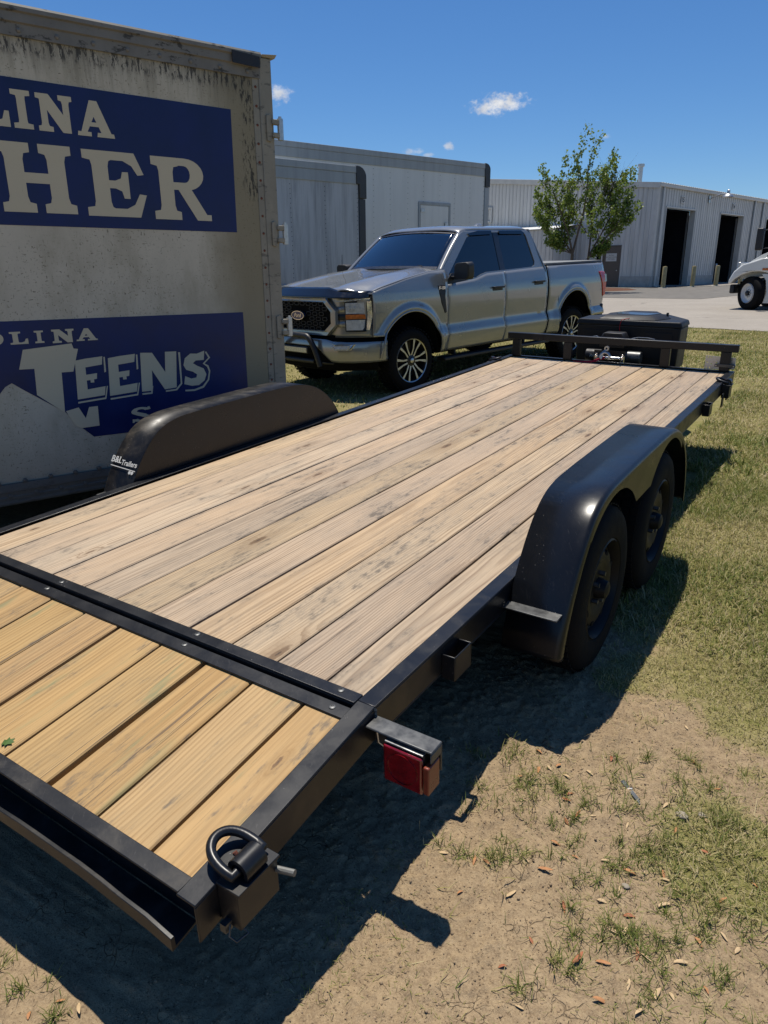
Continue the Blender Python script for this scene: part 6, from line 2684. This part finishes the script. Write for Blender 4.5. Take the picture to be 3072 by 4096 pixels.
def build_bollards():
    g = 'yellow bollards at the truck bays'
    spec = [((-8.809, 44.518), .20, 'yellow steel bollard left of the first open truck bay'),
            ((-7.604, 46.605), .20, 'yellow steel bollard between bay opening and standpipe'),
            ((-6.658, 48.751), .20, 'yellow steel bollard at the left of the second truck bay'),
            ((-5.625, 51.025), .20, 'yellow steel bollard nearest the white truck wheel')]
    for (x, y), r, lab in spec:
        z = float(gz(y))
        B = thing('bollard', lab, 'bollard', (x, y, z), None, g)
        mb = MB()
        h = 1.22
        mb.lathe([(-.2, .125), (h - .04, .125), (h - .01, .11), (h, .06), (h + .005, .001)], 'Z', 18)
        mb.build('post', M['bollard'], B, smooth=40)
        mb = MB()
        mb.lathe([(.0, .30), (.03, .28), (.035, .126)], 'Z', 18)
        mb.build('footing', M['blockwall'], B, smooth=40)


build_bollards()


# mulch bed at the warehouse corner
def build_mulch():
    m = simple('bark_mulch', (.12, .062, .04), .95, 0, .1, .4, 25, .8, 40)
    mb = MB()
    P = []
    for i in range(40):
        a = 2 * PI * i / 40
        P.append((-12.3 + 3.0 * math.cos(a) + .2 * math.sin(3 * a), 40.3 + 2.6 * math.sin(a) + .15 * math.cos(5 * a)))
    rings = [(1.0, .0), (.85, .08), (.5, .12), (.05, .14)]
    V, F = [], []
    for s, h in rings:
        for p in P:
            x, y = -12.3 + (p[0] + 12.3) * s, 40.3 + (p[1] - 40.3) * s
            V.append((x, y, float(gz(y)) + .005 + h))
    n = len(P)
    for r in range(len(rings) - 1):
        for i in range(n):
            F.append((r * n + i, r * n + (i + 1) % n, (r + 1) * n + (i + 1) % n, (r + 1) * n + i))
    F.append(tuple((len(rings) - 1) * n + i for i in range(n)))
    mb.add(V, F)
    tag(mb.build('mulch_bed', m), kind='structure')


build_mulch()


# ------------------------------------------------------------------ tree
def build_tree():
    base = Vector((-11.5, 36.2, float(gz(36.2)) + .02))
    bark = simple('grey_brown_bark', (.11, .085, .062), .9, 0, .2, .3, 12, .6, 30)
    m, t, b = new_mat('maple_leaf')
    rnd = t.n('ShaderNodeAttribute', attribute_name='tint').outputs['Fac']
    c = t.ramp(rnd, [(0, (.075, .14, .02)), (.5, (.17, .25, .04)), (.85, (.27, .32, .07)), (1, (.28, .22, .10))])
    nodes = m.node_tree.nodes
    out = nodes['Material Output']
    t.l(c, b.inputs['Base Color'])
    b.inputs['Roughness'].default_value = .45
    tl = t.n('ShaderNodeBsdfTranslucent')
    t.l(t.mix(.5, c, (.16, .20, .03)), tl.inputs[0])
    mx = t.n('ShaderNodeMixShader')
    mx.inputs[0].default_value = .5
    t.l(b.outputs[0], mx.inputs[1])
    t.l(tl.outputs[0], mx.inputs[2])
    t.l(mx.outputs[0], out.inputs[0])
    T = thing('maple_tree', 'young two-stemmed tree with sparse green leaves and bare top twigs by warehouse', 'tree', base)
    rr = random.Random(12)
    tips = []
    wood = MB()
    # view-plane axes so that the crown fans out as seen: right = along CAM_R horizontally
    RX = Vector((CAM_R.x, CAM_R.y, 0)).normalized()
    FY = Vector((-RX.y, RX.x, 0))
    def limb(p, d, length, r, depth, bare=False):
        n = 7
        pts, rads = [p], [r]
        cur, dr = Vector(p), Vector(d).normalized()
        for i in range(n):
            dr = (dr + Vector((rr.uniform(-.10, .10), rr.uniform(-.10, .10), rr.uniform(-.02, .11)))).normalized()
            cur = cur + dr * (length / n)
            pts.append(cur.copy())
            rads.append(r * (1 - .75 * (i + 1) / n))
        wood.tube(pts, rads, 6 if depth < 2 else 4)
        if depth >= 3:
            tips.append((pts, bare))
            return
        k = {0: 6, 1: 5, 2: 4}[depth]
        for j in range(k):
            f = .28 + .70 * j / k + rr.uniform(-.04, .04)
            i = min(n - 1, int(f * n))
            q = pts[i].lerp(pts[i + 1], f * n - i)
            az = rr.uniform(0, 2 * PI)
            side = RX * math.cos(az) * 1.1 + FY * math.sin(az)
            dd = (dr * .75 + side * rr.uniform(.45, .85) + Vector((0, 0, rr.uniform(.05, .4)))).normalized()
            limb(q, dd, length * rr.uniform(.42, .62), rads[i] * .55, depth + 1, bare)
        tips.append((pts, bare))
    # two stems and main scaffold limbs
    H = 7.6
    stems = [(Vector((0, 0, 0)), 1.9, .085), (RX * .80 + Vector((0, 0, .0)), 1.7, .075)]
    heads = []
    for p, h, r in stems:
        q = p + Vector((rr.uniform(-.05, .05), 0, h))
        st = MB()
        st.tube([p + Vector((0, 0, -.15)), p + Vector((.02, 0, h * .4)), p.lerp(q, .75), q], [r * 1.35, r * 1.05, r * .95, r * .9], 10)
        st.build('trunk', bark, T, smooth=60)
        heads.append(q)
    a, c_ = heads
    scaff = [(a, RX * -.95 + Vector((0, 0, .75)), 3.1, .045), (a, RX * -.60 + FY * .3 + Vector((0, 0, 1.0)), 3.4, .05), (a, RX * -.22 + FY * -.3 + Vector((0, 0, 1.1)), 4.3, .055),
             (a, RX * .08 + Vector((0, 0, 1.0)), 5.2, .06), (c_, RX * .05 + FY * .3 + Vector((0, 0, 1.0)), 4.6, .055), (c_, RX * .35 + Vector((0, 0, 1.0)), 4.2, .05),
             (c_, RX * .72 + FY * -.25 + Vector((0, 0, .95)), 3.5, .045), (c_, RX * 1.0 + Vector((0, 0, .85)), 3.4, .045), (a, RX * -1.1 + FY * -.2 + Vector((0, 0, .35)), 1.7, .03), (c_, RX * .9 + Vector((0, 0, .25)), 1.3, .03)]
    for p, d, L, r in scaff:
        limb(p, d + RX * (.12 if d.dot(RX) > 0 else -.18), L * .80, r, 1)
    # leafless twigs at the top right
    for k in range(7):
        p = c_ + RX * rr.uniform(.2, .9) + Vector((0, 0, 2.3 + rr.uniform(0, .5)))
        limb(p, RX * rr.uniform(.0, .35) + FY * rr.uniform(-.2, .2) + Vector((0, 0, 1)), rr.uniform(1.3, 2.0), .022, 2, True)
    wood.build('branches', bark, T, smooth=60)
    # leaf clusters along the outer twigs
    V, F, tint = [], [], []
    leaf = np.array([(0, 0, 0), (.42, .12, .05), (.34, .55, .03), (0, 1, -.10), (-.34, .55, .03), (-.42, .12, .05)])
    for pts, bare in tips:
        if bare:
            if rr.random() > .12:
                continue
        n_cl = 5
        for i in range(n_cl):
            q = pts[2 + i]
            for j in range(rr.choice((0, 4, 7, 10, 14, 18))):
                o = q + Vector((rr.gauss(0, .085), rr.gauss(0, .085), rr.gauss(-.02, .085)))
                d = Vector((rr.gauss(0, 1), rr.gauss(0, 1), rr.gauss(-.5, .8))).normalized()
                s = d.orthogonal().normalized()
                s.rotate(Matrix.Rotation(rr.uniform(0, 6.28), 3, d))
                nn = d.cross(s)
                sz = rr.uniform(.08, .14)
                b0 = len(V)
                for lx, ly, lz in leaf:
                    V.append(o + (s * lx + d * ly + nn * lz) * sz)
                F += [(b0, b0 + 1, b0 + 2, b0 + 3), (b0, b0 + 3, b0 + 4, b0 + 5)]
                tv = min(1, max(0, rr.gauss(.45, .22)))
                tint += [tv] * 6
    o = np_mesh('leaves', np.array([tuple(v) for v in V]), np.array(F), m)
    o.parent = T
    o['kind'] = 'stuff'
    at = o.data.attributes.new('tint', 'FLOAT', 'POINT')
    at.data.foreach_set('value', np.array(tint, dtype=np.float32))
    return T


build_tree()


# ------------------------------------------------------------------ white truck entering at the right
def build_white_truck():
    wc = Vector((-1.60, 24.70, 0))
    g = float(gz(24.7))
    fwd = Vector((-.985, .17, 0)).normalized()           # nose points left
    lft = Vector((-fwd.y, fwd.x, 0))                     # the truck's left side faces the camera? choose the near side
    if lft.y > 0:
        lft = -lft
    R3 = Matrix((-fwd, -lft, Vector((0, 0, 1)))).transposed()   # local x: to the rear, y: away from the viewer, z: up
    org = Vector((wc.x, wc.y, g))
    B = thing('delivery_truck', 'white medium-duty truck with silver wheel at the right edge of lot', 'truck', org, R3)
    wp = make_paint('white_truck_paint', (.74, .74, .70), 0.0, .25)
    def part(mb, nm, mat, par=None, **k):
        return mb.build(nm, mat, par or B, **k)
    # front wheel, steered
    def wheel(x, y, steer):
        W = thing('wheel', None, None)
        W.parent = B
        W.location = (x, y, .515)
        W.rotation_euler = (0, 0, steer)
        mb = MB()
        mb.lathe([(-.02, .29), (.0, .30), (-.012, .40), (0.0, .46), (.03, .50), (.09, .513), (.14, .515), (.19, .513), (.25, .50), (.28, .46), (.28, .31), (.26, .29)], 'Y', 48)
        mb.build('tyre', M['rubber'], W, smooth=40)
        mb = MB()
        mb.lathe([(.0, .305), (-.012, .298), (.004, .285), (.05, .265), (.075, .23), (.06, .18), (.045, .13), (.045, .085), (.04, .001)], 'Y', 40)
        rim = mb.build('rim', M['white'], W, smooth=40)
        mb = MB()
        mb.lathe([(.045, .075), (-.03, .070), (-.045, .05), (-.05, .001)], 'Y', 20)
        mb.build('hub', M['darkalloy'], rim, smooth=40)
        for k in range(8):
            an = 2 * PI * k / 8
            mb = MB()
            mb.cyl((.11 * math.cos(an), .05, .11 * math.sin(an)), (.11 * math.cos(an), .0, .11 * math.sin(an)), .018, n=6)
            mb.build('lug_nut', M['galv'], rim, smooth=30)
        mb = MB()
        mb.cyl((.215, .062, -.03), (.215, .075, -.03), .035, n=12)
        mb.build('vent_hole', M['well'], rim)
        return W
    wheel(0, 0, -.62)
    wheel(0, 2.05, -.62)
    wheel(4.6, 0, 0)
    wheel(4.6, 2.05, 0)
    # fender with arch
    def fender(y0, y1, sgn):
        mb = MB()
        outer = [(-.62, .80), (-.60, .93), (-.48, 1.18), (-.28, 1.36), (.0, 1.46), (.25, 1.55), (.48, 1.57), (.62, 1.50), (.66, 1.30)]
        inner = [(.62, 1.10), (.55, 1.12), (.30, 1.17), (.05, 1.16), (-.22, 1.08), (-.42, .95), (-.54, .80)]
        mb.prism(outer + inner, lambda a, b, s: (a, y0 + (y1 - y0) * s, b))
        return part(mb, 'front_fender', wp, bevel=.05, segs=3, smooth=45)
    f1 = fender(-.06, .36, 1)
    fender(1.97, 2.39, -1)
    mb = MB()
    mb.box(.36, .56, -.075, -.055, 1.20, 1.27)
    part(mb, 'side_marker', M['amberlens'], f1, bevel=.015)
    for yy in (-.05, 2.32):
        mb = MB()
        mb.prism([(.36, 1.095), (.95, 1.095), (.95, .22), (.50, .22), (.56, .55), (.50, .90)], lambda a, b, s: (a, yy + .06 * s, b))
        part(mb, 'splash_panel', wp, bevel=.015)
    # hood
    mb = MB()
    hd = [(-.42, .95), (-.36, 1.30), (-.10, 1.50), (.15, 1.66), (.38, 1.76), (.95, 1.88), (.95, 1.10), (-.3, .95)]
    mb.prism(hd, lambda a, b, s: (a, .36 + 1.62 * s, b))
    ho = part(mb, 'hood', wp, bevel=.10, segs=4, smooth=50)
    for yy in (.352, 1.97):
        mb = MB()
        mb.prism([(.30, 1.62), (.38, 1.70), (.62, 1.75), (.66, 1.66), (.46, 1.61)], lambda a, b, s: (a, yy + .02 * s, b))
        part(mb, 'hood_vent', M['well'], ho)
    m = Matrix(((1, 0, 0, .80), (0, 0, -1, .352), (0, 1, 0, 1.72), (0, 0, 0, 1)))
    mb = MB()
    mb.box(-.56, -.46, .45, 1.90, .95, 1.45)
    part(mb, 'grille', M['galv'], bevel=.02)
    mb = MB()
    mb.box(-.60, -.46, .10, 2.23, .50, .78)
    part(mb, 'front_bumper', M['blackplastic'], bevel=.04)
    # cab
    mb = MB()
    cabp = [(.95, .85), (.95, 2.03), (1.30, 2.72), (1.55, 2.86), (2.55, 2.86), (2.62, 2.70), (2.62, .85)]
    win = [(1.18, 1.98), (1.48, 2.62), (2.30, 2.62), (2.30, 1.86), (1.6, 1.86)]
    for yy, d in ((.04, .05), (2.29, -.05)):
        mb = MB()
        mb.prism(cabp, lambda a, b, s: (a, yy + d * s, b), holes=[win])
        cs = part(mb, 'cab_side', wp, bevel=.01)
        mb = MB()
        mb.prism(win, lambda a, b, s: (a, yy + d * (.4 + .1 * s), b))
        part(mb, 'side_window', M['glass_side'], cs)
    mb = MB()
    rp = [(.95, 2.03), (1.30, 2.72), (1.55, 2.86), (2.55, 2.86), (2.62, 2.70), (2.62, .85)]
    V, F = [], []
    for a, b_ in rp:
        V += [(a, .0905, b_), (a, 2.2395, b_)]
    for i in range(1, len(rp) - 1):
        F.append((2 * i, 2 * i + 1, 2 * i + 3, 2 * i + 2))
    mb.add(V, F)
    part(mb, 'cab_shell', wp, solid=.03)
    mb = MB()
    mb.prism([(.0905, 2.03), (2.2395, 2.03), (2.2395, 2.72), (.0905, 2.72)], lambda a, b, s: (.95 + (b - 2.03) / .69 * .35 + .01 * s, a, b))
    part(mb, 'windscreen', M['glass_front'])
    mb = MB()
    mb.box(1.0, 2.5, .15, 2.2, .9, 1.3)
    part(mb, 'cab_floor', M['well'])
    # mirrors
    for yy in (-.42, 2.55):
        mb = MB()
        mb.box(.14, .34, yy, yy + .20, 1.78, 2.42)
        mi = part(mb, 'mirror', M['blackplastic'], bevel=.04, segs=3)
        mb = MB()
        y2 = .05 if yy < 0 else 2.28
        mb.tube([(.36, yy + .12, 2.36), (.8, (yy + y2) / 2, 2.45), (1.15, y2, 2.42)], .02, 6)
        mb.tube([(.36, yy + .12, 1.84), (.8, (yy + y2) / 2, 1.85), (1.15, y2, 1.86)], .02, 6)
        part(mb, 'mirror_bracket', M['blackplastic'], mi)['kind'] = 'stuff'
    # chassis, tank and body
    mb = MB()
    mb.box(-.5, 7.2, .75, .87, .62, .86)
    mb.box(-.5, 7.2, 1.46, 1.58, .62, .86)
    part(mb, 'chassis', M['well'])['kind'] = 'stuff'
    mb = MB()
    mb.cyl((1.05, .30, .55), (2.3, .30, .55), .29, n=24)
    part(mb, 'fuel_tank', M['blackplastic'], smooth=40, bevel=.02)
    mb = MB()
    mb.box(1.0, 2.2, -.02, .25, .30, .34)
    part(mb, 'cab_step', M['galv'])
    mb = MB()
    mb.box(2.85, 7.6, -.05, 2.38, .98, 3.55)
    part(mb, 'cargo_body', wp, bevel=.03)
    return B


build_white_truck()

# ------------------------------------------------------------------ grass
def make_blade_mat():
    m, t, b = new_mat('grass_blades')
    rnd = t.n('ShaderNodeAttribute', attribute_name='tint').outputs['Fac']
    c = t.ramp(rnd, [(0, (.075, .12, .02)), (.35, (.18, .21, .045)), (.58, (.30, .28, .085)), (.74, (.40, .34, .15)), (1, (.52, .43, .25))])
    t.l(c, b.inputs['Base Color'])
    b.inputs['Roughness'].default_value = .6
    b.inputs['Specular IOR Level'].default_value = .25
    tl = t.n('ShaderNodeBsdfTranslucent')
    t.l(c, tl.inputs[0])
    mx = t.n('ShaderNodeMixShader')
    mx.inputs[0].default_value = .3
    out = m.node_tree.nodes['Material Output']
    t.l(b.outputs[0], mx.inputs[1])
    t.l(tl.outputs[0], mx.inputs[2])
    t.l(mx.outputs[0], out.inputs[0])
    return m


BLADE = make_blade_mat()


def blades(name, x, y, length, width, lean, tint):
    """one bent blade (two quads narrowing to a tip) per point, all in one mesh"""
    n = len(x)
    az = RNG.uniform(0, 2 * PI, n)
    side = az + PI / 2 + RNG.normal(0, .5, n)
    z = ground_z(x, y) - .002
    dx, dy = np.cos(az), np.sin(az)
    sx, sy = np.cos(side) * width / 2, np.sin(side) * width / 2
    lx = length * np.sin(lean)
    lz = length * np.cos(lean)
    P = []
    for f, w, drop in ((0, 1, 0), (.55, .8, 0), (1, .12, .22)):
        cx = x + dx * lx * f ** 1.3
        cy = y + dy * lx * f ** 1.3
        cz = z + lz * (f - drop * f * f)
        P += [np.stack([cx - sx * w, cy - sy * w, cz], -1), np.stack([cx + sx * w, cy + sy * w, cz], -1)]
    V = np.stack(P, 1).reshape(-1, 3)
    b = np.arange(n) * 6
    F = np.concatenate([np.stack([b, b + 1, b + 3, b + 2], -1), np.stack([b + 2, b + 3, b + 5, b + 4], -1)])
    o = np_mesh(name, V, F, BLADE)
    a = o.data.attributes.new('tint', 'FLOAT', 'POINT')
    a.data.foreach_set('value', np.repeat(tint, 6).astype(np.float32))
    return o


def lot_side(x, y):
    """distance beyond the lawn edge (positive on the asphalt)"""
    d = (LOT_B - LOT_A).normalized()
    n = Vector((-d.y, d.x))
    if n.y < 0:
        n = -n
    return (x - LOT_A.x) * n.x + (y - LOT_A.y) * n.y


def build_grass():
    X, Y, L, W, LE, T = [], [], [], [], [], []
    def region(x0, x1, y0, y1, dens, l0, l1, w, near):
        n = int((x1 - x0) * (y1 - y0) * dens)
        x, y = RNG.uniform(x0, x1, n), RNG.uniform(y0, y1, n)
        c = cover(x, y)
        keep = RNG.uniform(0, 1, n) < np.clip(c * 1.15 - .12, 0.004, 1)
        keep &= lot_side(x, y) < -.03
        x, y, c = x[keep], y[keep], c[keep]
        k = len(x)
        X.append(x); Y.append(y)
        patch = fbm(x * 1.7, y * 1.7, 61)
        L.append(RNG.uniform(l0, l1, k) * (.35 + 1.3 * patch) * np.where(RNG.uniform(0, 1, k) < .06, 1.7, 1))
        W.append(RNG.uniform(.7, 1.3, k) * w)
        LE.append(np.clip(RNG.normal(.95, .38, k), .1, 1.5))
        dry = RNG.uniform(0, 1, k) < np.clip(.66 - 1.6 * (patch - .48), .12, .92)
        T.append(np.where(dry, RNG.uniform(.55, 1.0, k), RNG.uniform(.05, .62, k)))
    region(.95, 2.6, -.3, 1.6, 26000, .022, .055, .0026, True)
    region(.95, 3.2, 1.6, 4.5, 15000, .025, .062, .0042, True)
    region(.6, 4.5, 4.5, 9, 4600, .035, .075, .0075, True)
    region(2.6, 7, -2.5, 1.6, 3200, .03, .065, .005, True)
    region(3.2, 7, 1.6, 4.5, 3200, .03, .065, .005, True)
    region(4.5, 9, 4.5, 9, 1500, .035, .07, .009, True)
    region(-.8, 6, 9, 17.3, 1500, .035, .07, .012, True)
    region(-8, -.6, 3.5, 17.5, 700, .035, .07, .012, True)
    o = blades('lawn_grass', *(np.concatenate(v) for v in (X, Y, L, W, LE)), np.concatenate(T))
    tag(o, 'short half-dry lawn grass around the trailer and pickup', 'grass', kind='stuff')
    # tufts on the trodden dirt
    X, Y, L, W, LE, T = [], [], [], [], [], []
    for i, (tx, ty) in enumerate(TUFTS):
        big = 1.0 if i % 3 else 1.4
        k = int(95 * big)
        nc = RNG.integers(2, 6)
        cx_, cy_ = RNG.normal(0, .045 * big, nc), RNG.normal(0, .045 * big, nc)
        w_ = RNG.integers(0, nc, k)
        r = np.abs(RNG.normal(0, .020 * big, k))
        a = RNG.uniform(0, 2 * PI, k)
        X.append(tx + cx_[w_] + r * np.cos(a)); Y.append(ty + cy_[w_] + r * np.sin(a))
        L.append(RNG.uniform(.018, .060, k) * big ** .5)
        W.append(RNG.uniform(.0016, .0028, k))
        LE.append(np.clip(RNG.normal(.75, .35, k), .05, 1.4))
        T.append(np.where(RNG.uniform(0, 1, k) < .22, RNG.uniform(.6, .95, k), RNG.uniform(.0, .5, k)))
    # sprawling runners between them
    n = 14000
    x, y = RNG.uniform(.95, 2.2, n), RNG.uniform(-.5, 1.0, n)
    f = fbm(x * 5, y * 5, 91)
    kp = RNG.uniform(0, 1, n) < np.clip((f - .42) * 4, 0, 1)
    x, y = x[kp], y[kp]
    X.append(x); Y.append(y)
    L.append(RNG.uniform(.01, .03, len(x))); W.append(RNG.uniform(.0012, .0022, len(x)))
    LE.append(RNG.uniform(.5, 1.5, len(x))); T.append(RNG.uniform(.2, 1, len(x)))
    o = blades('grass_tufts', *(np.concatenate(v) for v in (X, Y, L, W, LE)), np.concatenate(T))
    tag(o, 'small green grass tufts scattered over the bare dirt', 'grass', kind='stuff')


build_grass()


# straw and clods on the dirt
def build_litter():
    n = 8000
    x, y = RNG.uniform(.75, 2.2, n), RNG.uniform(-.9, 1.3, n)
    X, Y = x, y
    o = None
    L = RNG.lognormal(-4.5, .55, n)
    W = RNG.uniform(.0008, .0018, n)
    o = blades('straw_litter', X, Y, L, W, np.full(n, 1.52), np.clip(RNG.normal(.86, .12, n), .5, 1))
    tag(o, 'dry straw bits scattered over the bare dirt', 'straw', kind='stuff')
    # clods: low-poly lumps in one mesh
    n = 9000
    x, y = RNG.uniform(.7, 2.2, n), RNG.uniform(-.9, 1.2, n)
    c = cover(x, y)
    k = c < .55
    x, y = x[k], y[k]
    n = len(x)
    r = np.clip(RNG.lognormal(-6.25, .42, n), .001, .0045)
    ico = np.array([(0, 0, 1), (.89, 0, .45), (.28, .85, .45), (-.72, .53, .45), (-.72, -.53, .45), (.28, -.85, .45), (.72, .53, -.3), (-.28, .85, -.3), (-.89, 0, -.3), (-.28, -.85, -.3), (.72, -.53, -.3)])
    tri = np.array([(0, 1, 2), (0, 2, 3), (0, 3, 4), (0, 4, 5), (0, 5, 1), (1, 6, 2), (2, 7, 3), (3, 8, 4), (4, 9, 5), (5, 10, 1), (2, 6, 7), (3, 7, 8), (4, 8, 9), (5, 9, 10), (1, 10, 6)])
    jit = 1 + RNG.uniform(-.35, .35, (n, len(ico), 1))
    V = ico[None] * jit * r[:, None, None] + np.stack([x, y, ground_z(x, y) + r * .1], -1)[:, None]
    F = (tri[None] + (np.arange(n) * len(ico))[:, None, None]).reshape(-1, 3)
    m = simple('dirt_clod', (.28, .205, .13), .95, 0, .1, .25, 15)
    tag(np_mesh('dirt_clods', V.reshape(-1, 3), F, m), 'loose crumbs of dry soil on the bare ground', 'soil', kind='stuff')


build_litter()


# fallen leaves and winged seeds
LEAF_SPOTS = [(1.388, .729), (1.167, .634), (1.382, .417), (1.229, .57), (1.163, .482), (1.363, .276), (1.219, .118), (1.322, .053), (1.207, -.024), (1.101, .074), (1.186, .105), (1.374, .168), (1.314, .178),
              (1.43, .255), (1.505, .29), (1.573, .286), (1.607, .307), (1.655, .329), (1.664, .314), (1.682, .227), (1.615, .137), (1.574, .037), (1.599, -.026), (1.542, -.05), (1.558, -.102), (1.425, -.052),
              (1.683, .037), (1.83, .214), (1.867, .194), (1.738, .472), (1.647, .511), (1.683, .437), (1.618, .082), (1.595, .071), (1.666, -.052), (1.729, -.041), (1.757, -.025), (1.47, -.233), (1.706, -.098),
              (1.756, .074), (1.82, .036), (1.717, .764), (1.875, .428), (1.329, .463), (1.627, .871), (1.566, 1.05), (1.809, .327), (1.661, .036), (1.396, -.163), (1.328, .495), (.56, -.80), (.62, -.79), (.53, -.86),
              (1.25, .60), (1.29, .57), (1.20, .55), (1.42, .44), (1.36, .38), (1.52, .46), (1.57, .20), (1.78, .16), (1.70, .30), (1.46, .08), (1.62, -.12), (1.54, .15), (1.35, .62), (1.60, .60), (1.72, .60)]


def build_leaves():
    rr = random.Random(5)
    mats = [simple('fallen_leaf_orange', (.42, .20, .085), .7, 0, .3, .25, 60), simple('fallen_leaf_tan', (.50, .36, .20), .7, 0, .3, .2, 60), simple('fallen_leaf_rust', (.33, .12, .055), .7, 0, .3, .25, 60)]
    meshes = []
    for v in range(4):
        L, W = .030 + .004 * v, .0095 + .001 * (v % 2)
        us = [0, .12, .3, .5, .7, .88, 1]
        hw = [.12, .55, .95, 1.0, .85, .5, .05]
        V, F = [], []
        for u, h in zip(us, hw):
            zc = .0035 * math.sin(u * PI) + .0015 * v * u * u
            for s in (-1, 0, 1):
                V.append((L * (u - .5), s * W / 2 * h + .002 * math.sin(u * 3 + v), zc + (.0016 if s else 0)))
        for i in range(len(us) - 1):
            for j in range(2):
                a = i * 3 + j
                F.append((a, a + 1, a + 4, a + 3))
        me = bpy.data.meshes.new('fallen_leaf')
        me.from_pydata(V, [], F)
        me.shade_smooth()
        me.materials.append(mats[0])
        meshes.append(me)
    for i, (x, y) in enumerate(LEAF_SPOTS):
        o = bpy.data.objects.new('fallen_leaf', meshes[i % 4])
        COL.objects.link(o)
        o.location = (x, y, float(ground_z(np.array([x]), np.array([y]))[0]) + .0015)
        o.rotation_euler = (rr.uniform(-.25, .25), rr.uniform(-.2, .2), rr.uniform(0, 6.28))
        s = rr.uniform(.6, 1.05)
        o.scale = (s, s, s)
        sl = o.material_slots[0]
        sl.link = 'OBJECT'
        ci = rr.choice((0, 0, 1, 1, 2))
        sl.material = mats[ci]
        m = o.modifiers.new('solid', 'SOLIDIFY')
        m.thickness = .0006
        tag(o, ('dry orange winged seed lying on the trodden dirt', 'dry pale tan winged seed lying on the trodden dirt', 'dry rust red winged seed lying on the trodden dirt')[ci], 'winged seed', ('orange', 'pale tan', 'rust red')[ci] + ' winged seeds on the dirt')


build_leaves()


def build_odds():
    # green leaf caught on the dovetail
    p = deck((-.36, -.585, -.062))
    mb = MB()
    pts = [(0, 0), (.018, .006), (.012, .014), (.026, .020), (.014, .026), (.016, .042), (.004, .036), (0, .05), (-.006, .036), (-.018, .040), (-.014, .026), (-.026, .018), (-.012, .012), (-.016, .004)]
    # placed where the rear bar meets the planks
    p = deck((.128, -.602, -.080))
    mb.prism(pts, lambda a, b, s: (a, b, .002 + .006 * abs(math.sin(a * 60)) + .0008 * s + .05 * b))
    o = mb.build('green_leaf', simple('fresh_leaf', (.05, .10, .02), .5, 0, .3, .2, 40))
    o.location = p
    o.rotation_euler = (0, 0, -.9)
    o.scale = (.75, .75, .75)
    tag(o, 'fresh green leaf caught on the dovetail planks by the rear bar', 'leaf')
    # grey plastic wiper strip
    def g(x, y):
        return float(ground_z(np.array([x]), np.array([y]))[0])
    a, b = Vector((1.452, .644, 0)), Vector((1.533, .564, 0))
    S = thing('plastic_strip', 'thin grey ribbed plastic strip lying on the dirt', 'strip', (a.x, a.y, g(a.x, a.y) + .006))
    d = (b - a)
    q = Vector((-d.y, d.x, 0)).normalized()
    m = simple('grey_plastic', (.13, .14, .15), .5, 0, .4, .2, 30)
    for k in range(3):
        mb = MB()
        o0 = q * (.0045 * (k - 1))
        mb.tube([o0, o0 + d * .5 + Vector((0, 0, .002)), o0 + d * (1 - .08 * k) + Vector((0, 0, .003))], .0021, 6)
        mb.build('rib', m, S)
    mb = MB()
    mb.cyl(d * .4 - q * .008 + Vector((0, 0, .004)), d * .4 + q * .008 + Vector((0, 0, .004)), .0022, n=6)
    mb.build('tie', M['decal'], S)
    # stones
    import bmesh
    sm = simple('pale_stone', (.30, .26, .20), .85, 0, .2, .2, 40, .3, 80)
    for (x, y, r), lab in (((1.65, .576, .015), 'flat pale stone half buried in the dirt near the lawn edge'), ((1.580, .231, .009), 'small grey white pebble on the bare dirt'), ((1.70, .62, .012), 'small rough stone beside the flat pale stone')):
        bm = bmesh.new()
        bmesh.ops.create_icosphere(bm, subdivisions=2, radius=r)
        rr = random.Random(int(x * 1000))
        for v in bm.verts:
            v.co *= rr.uniform(.82, 1.12)
            v.co.z *= .5
            v.co.x *= 1.25
        me = bpy.data.meshes.new('stone')
        bm.to_mesh(me)
        bm.free()
        me.materials.append(sm)
        me.shade_smooth()
        o = bpy.data.objects.new('stone', me)
        COL.objects.link(o)
        o.location = (x, y, g(x, y) + r * .25)
        tag(o, lab, 'stone')


build_odds()
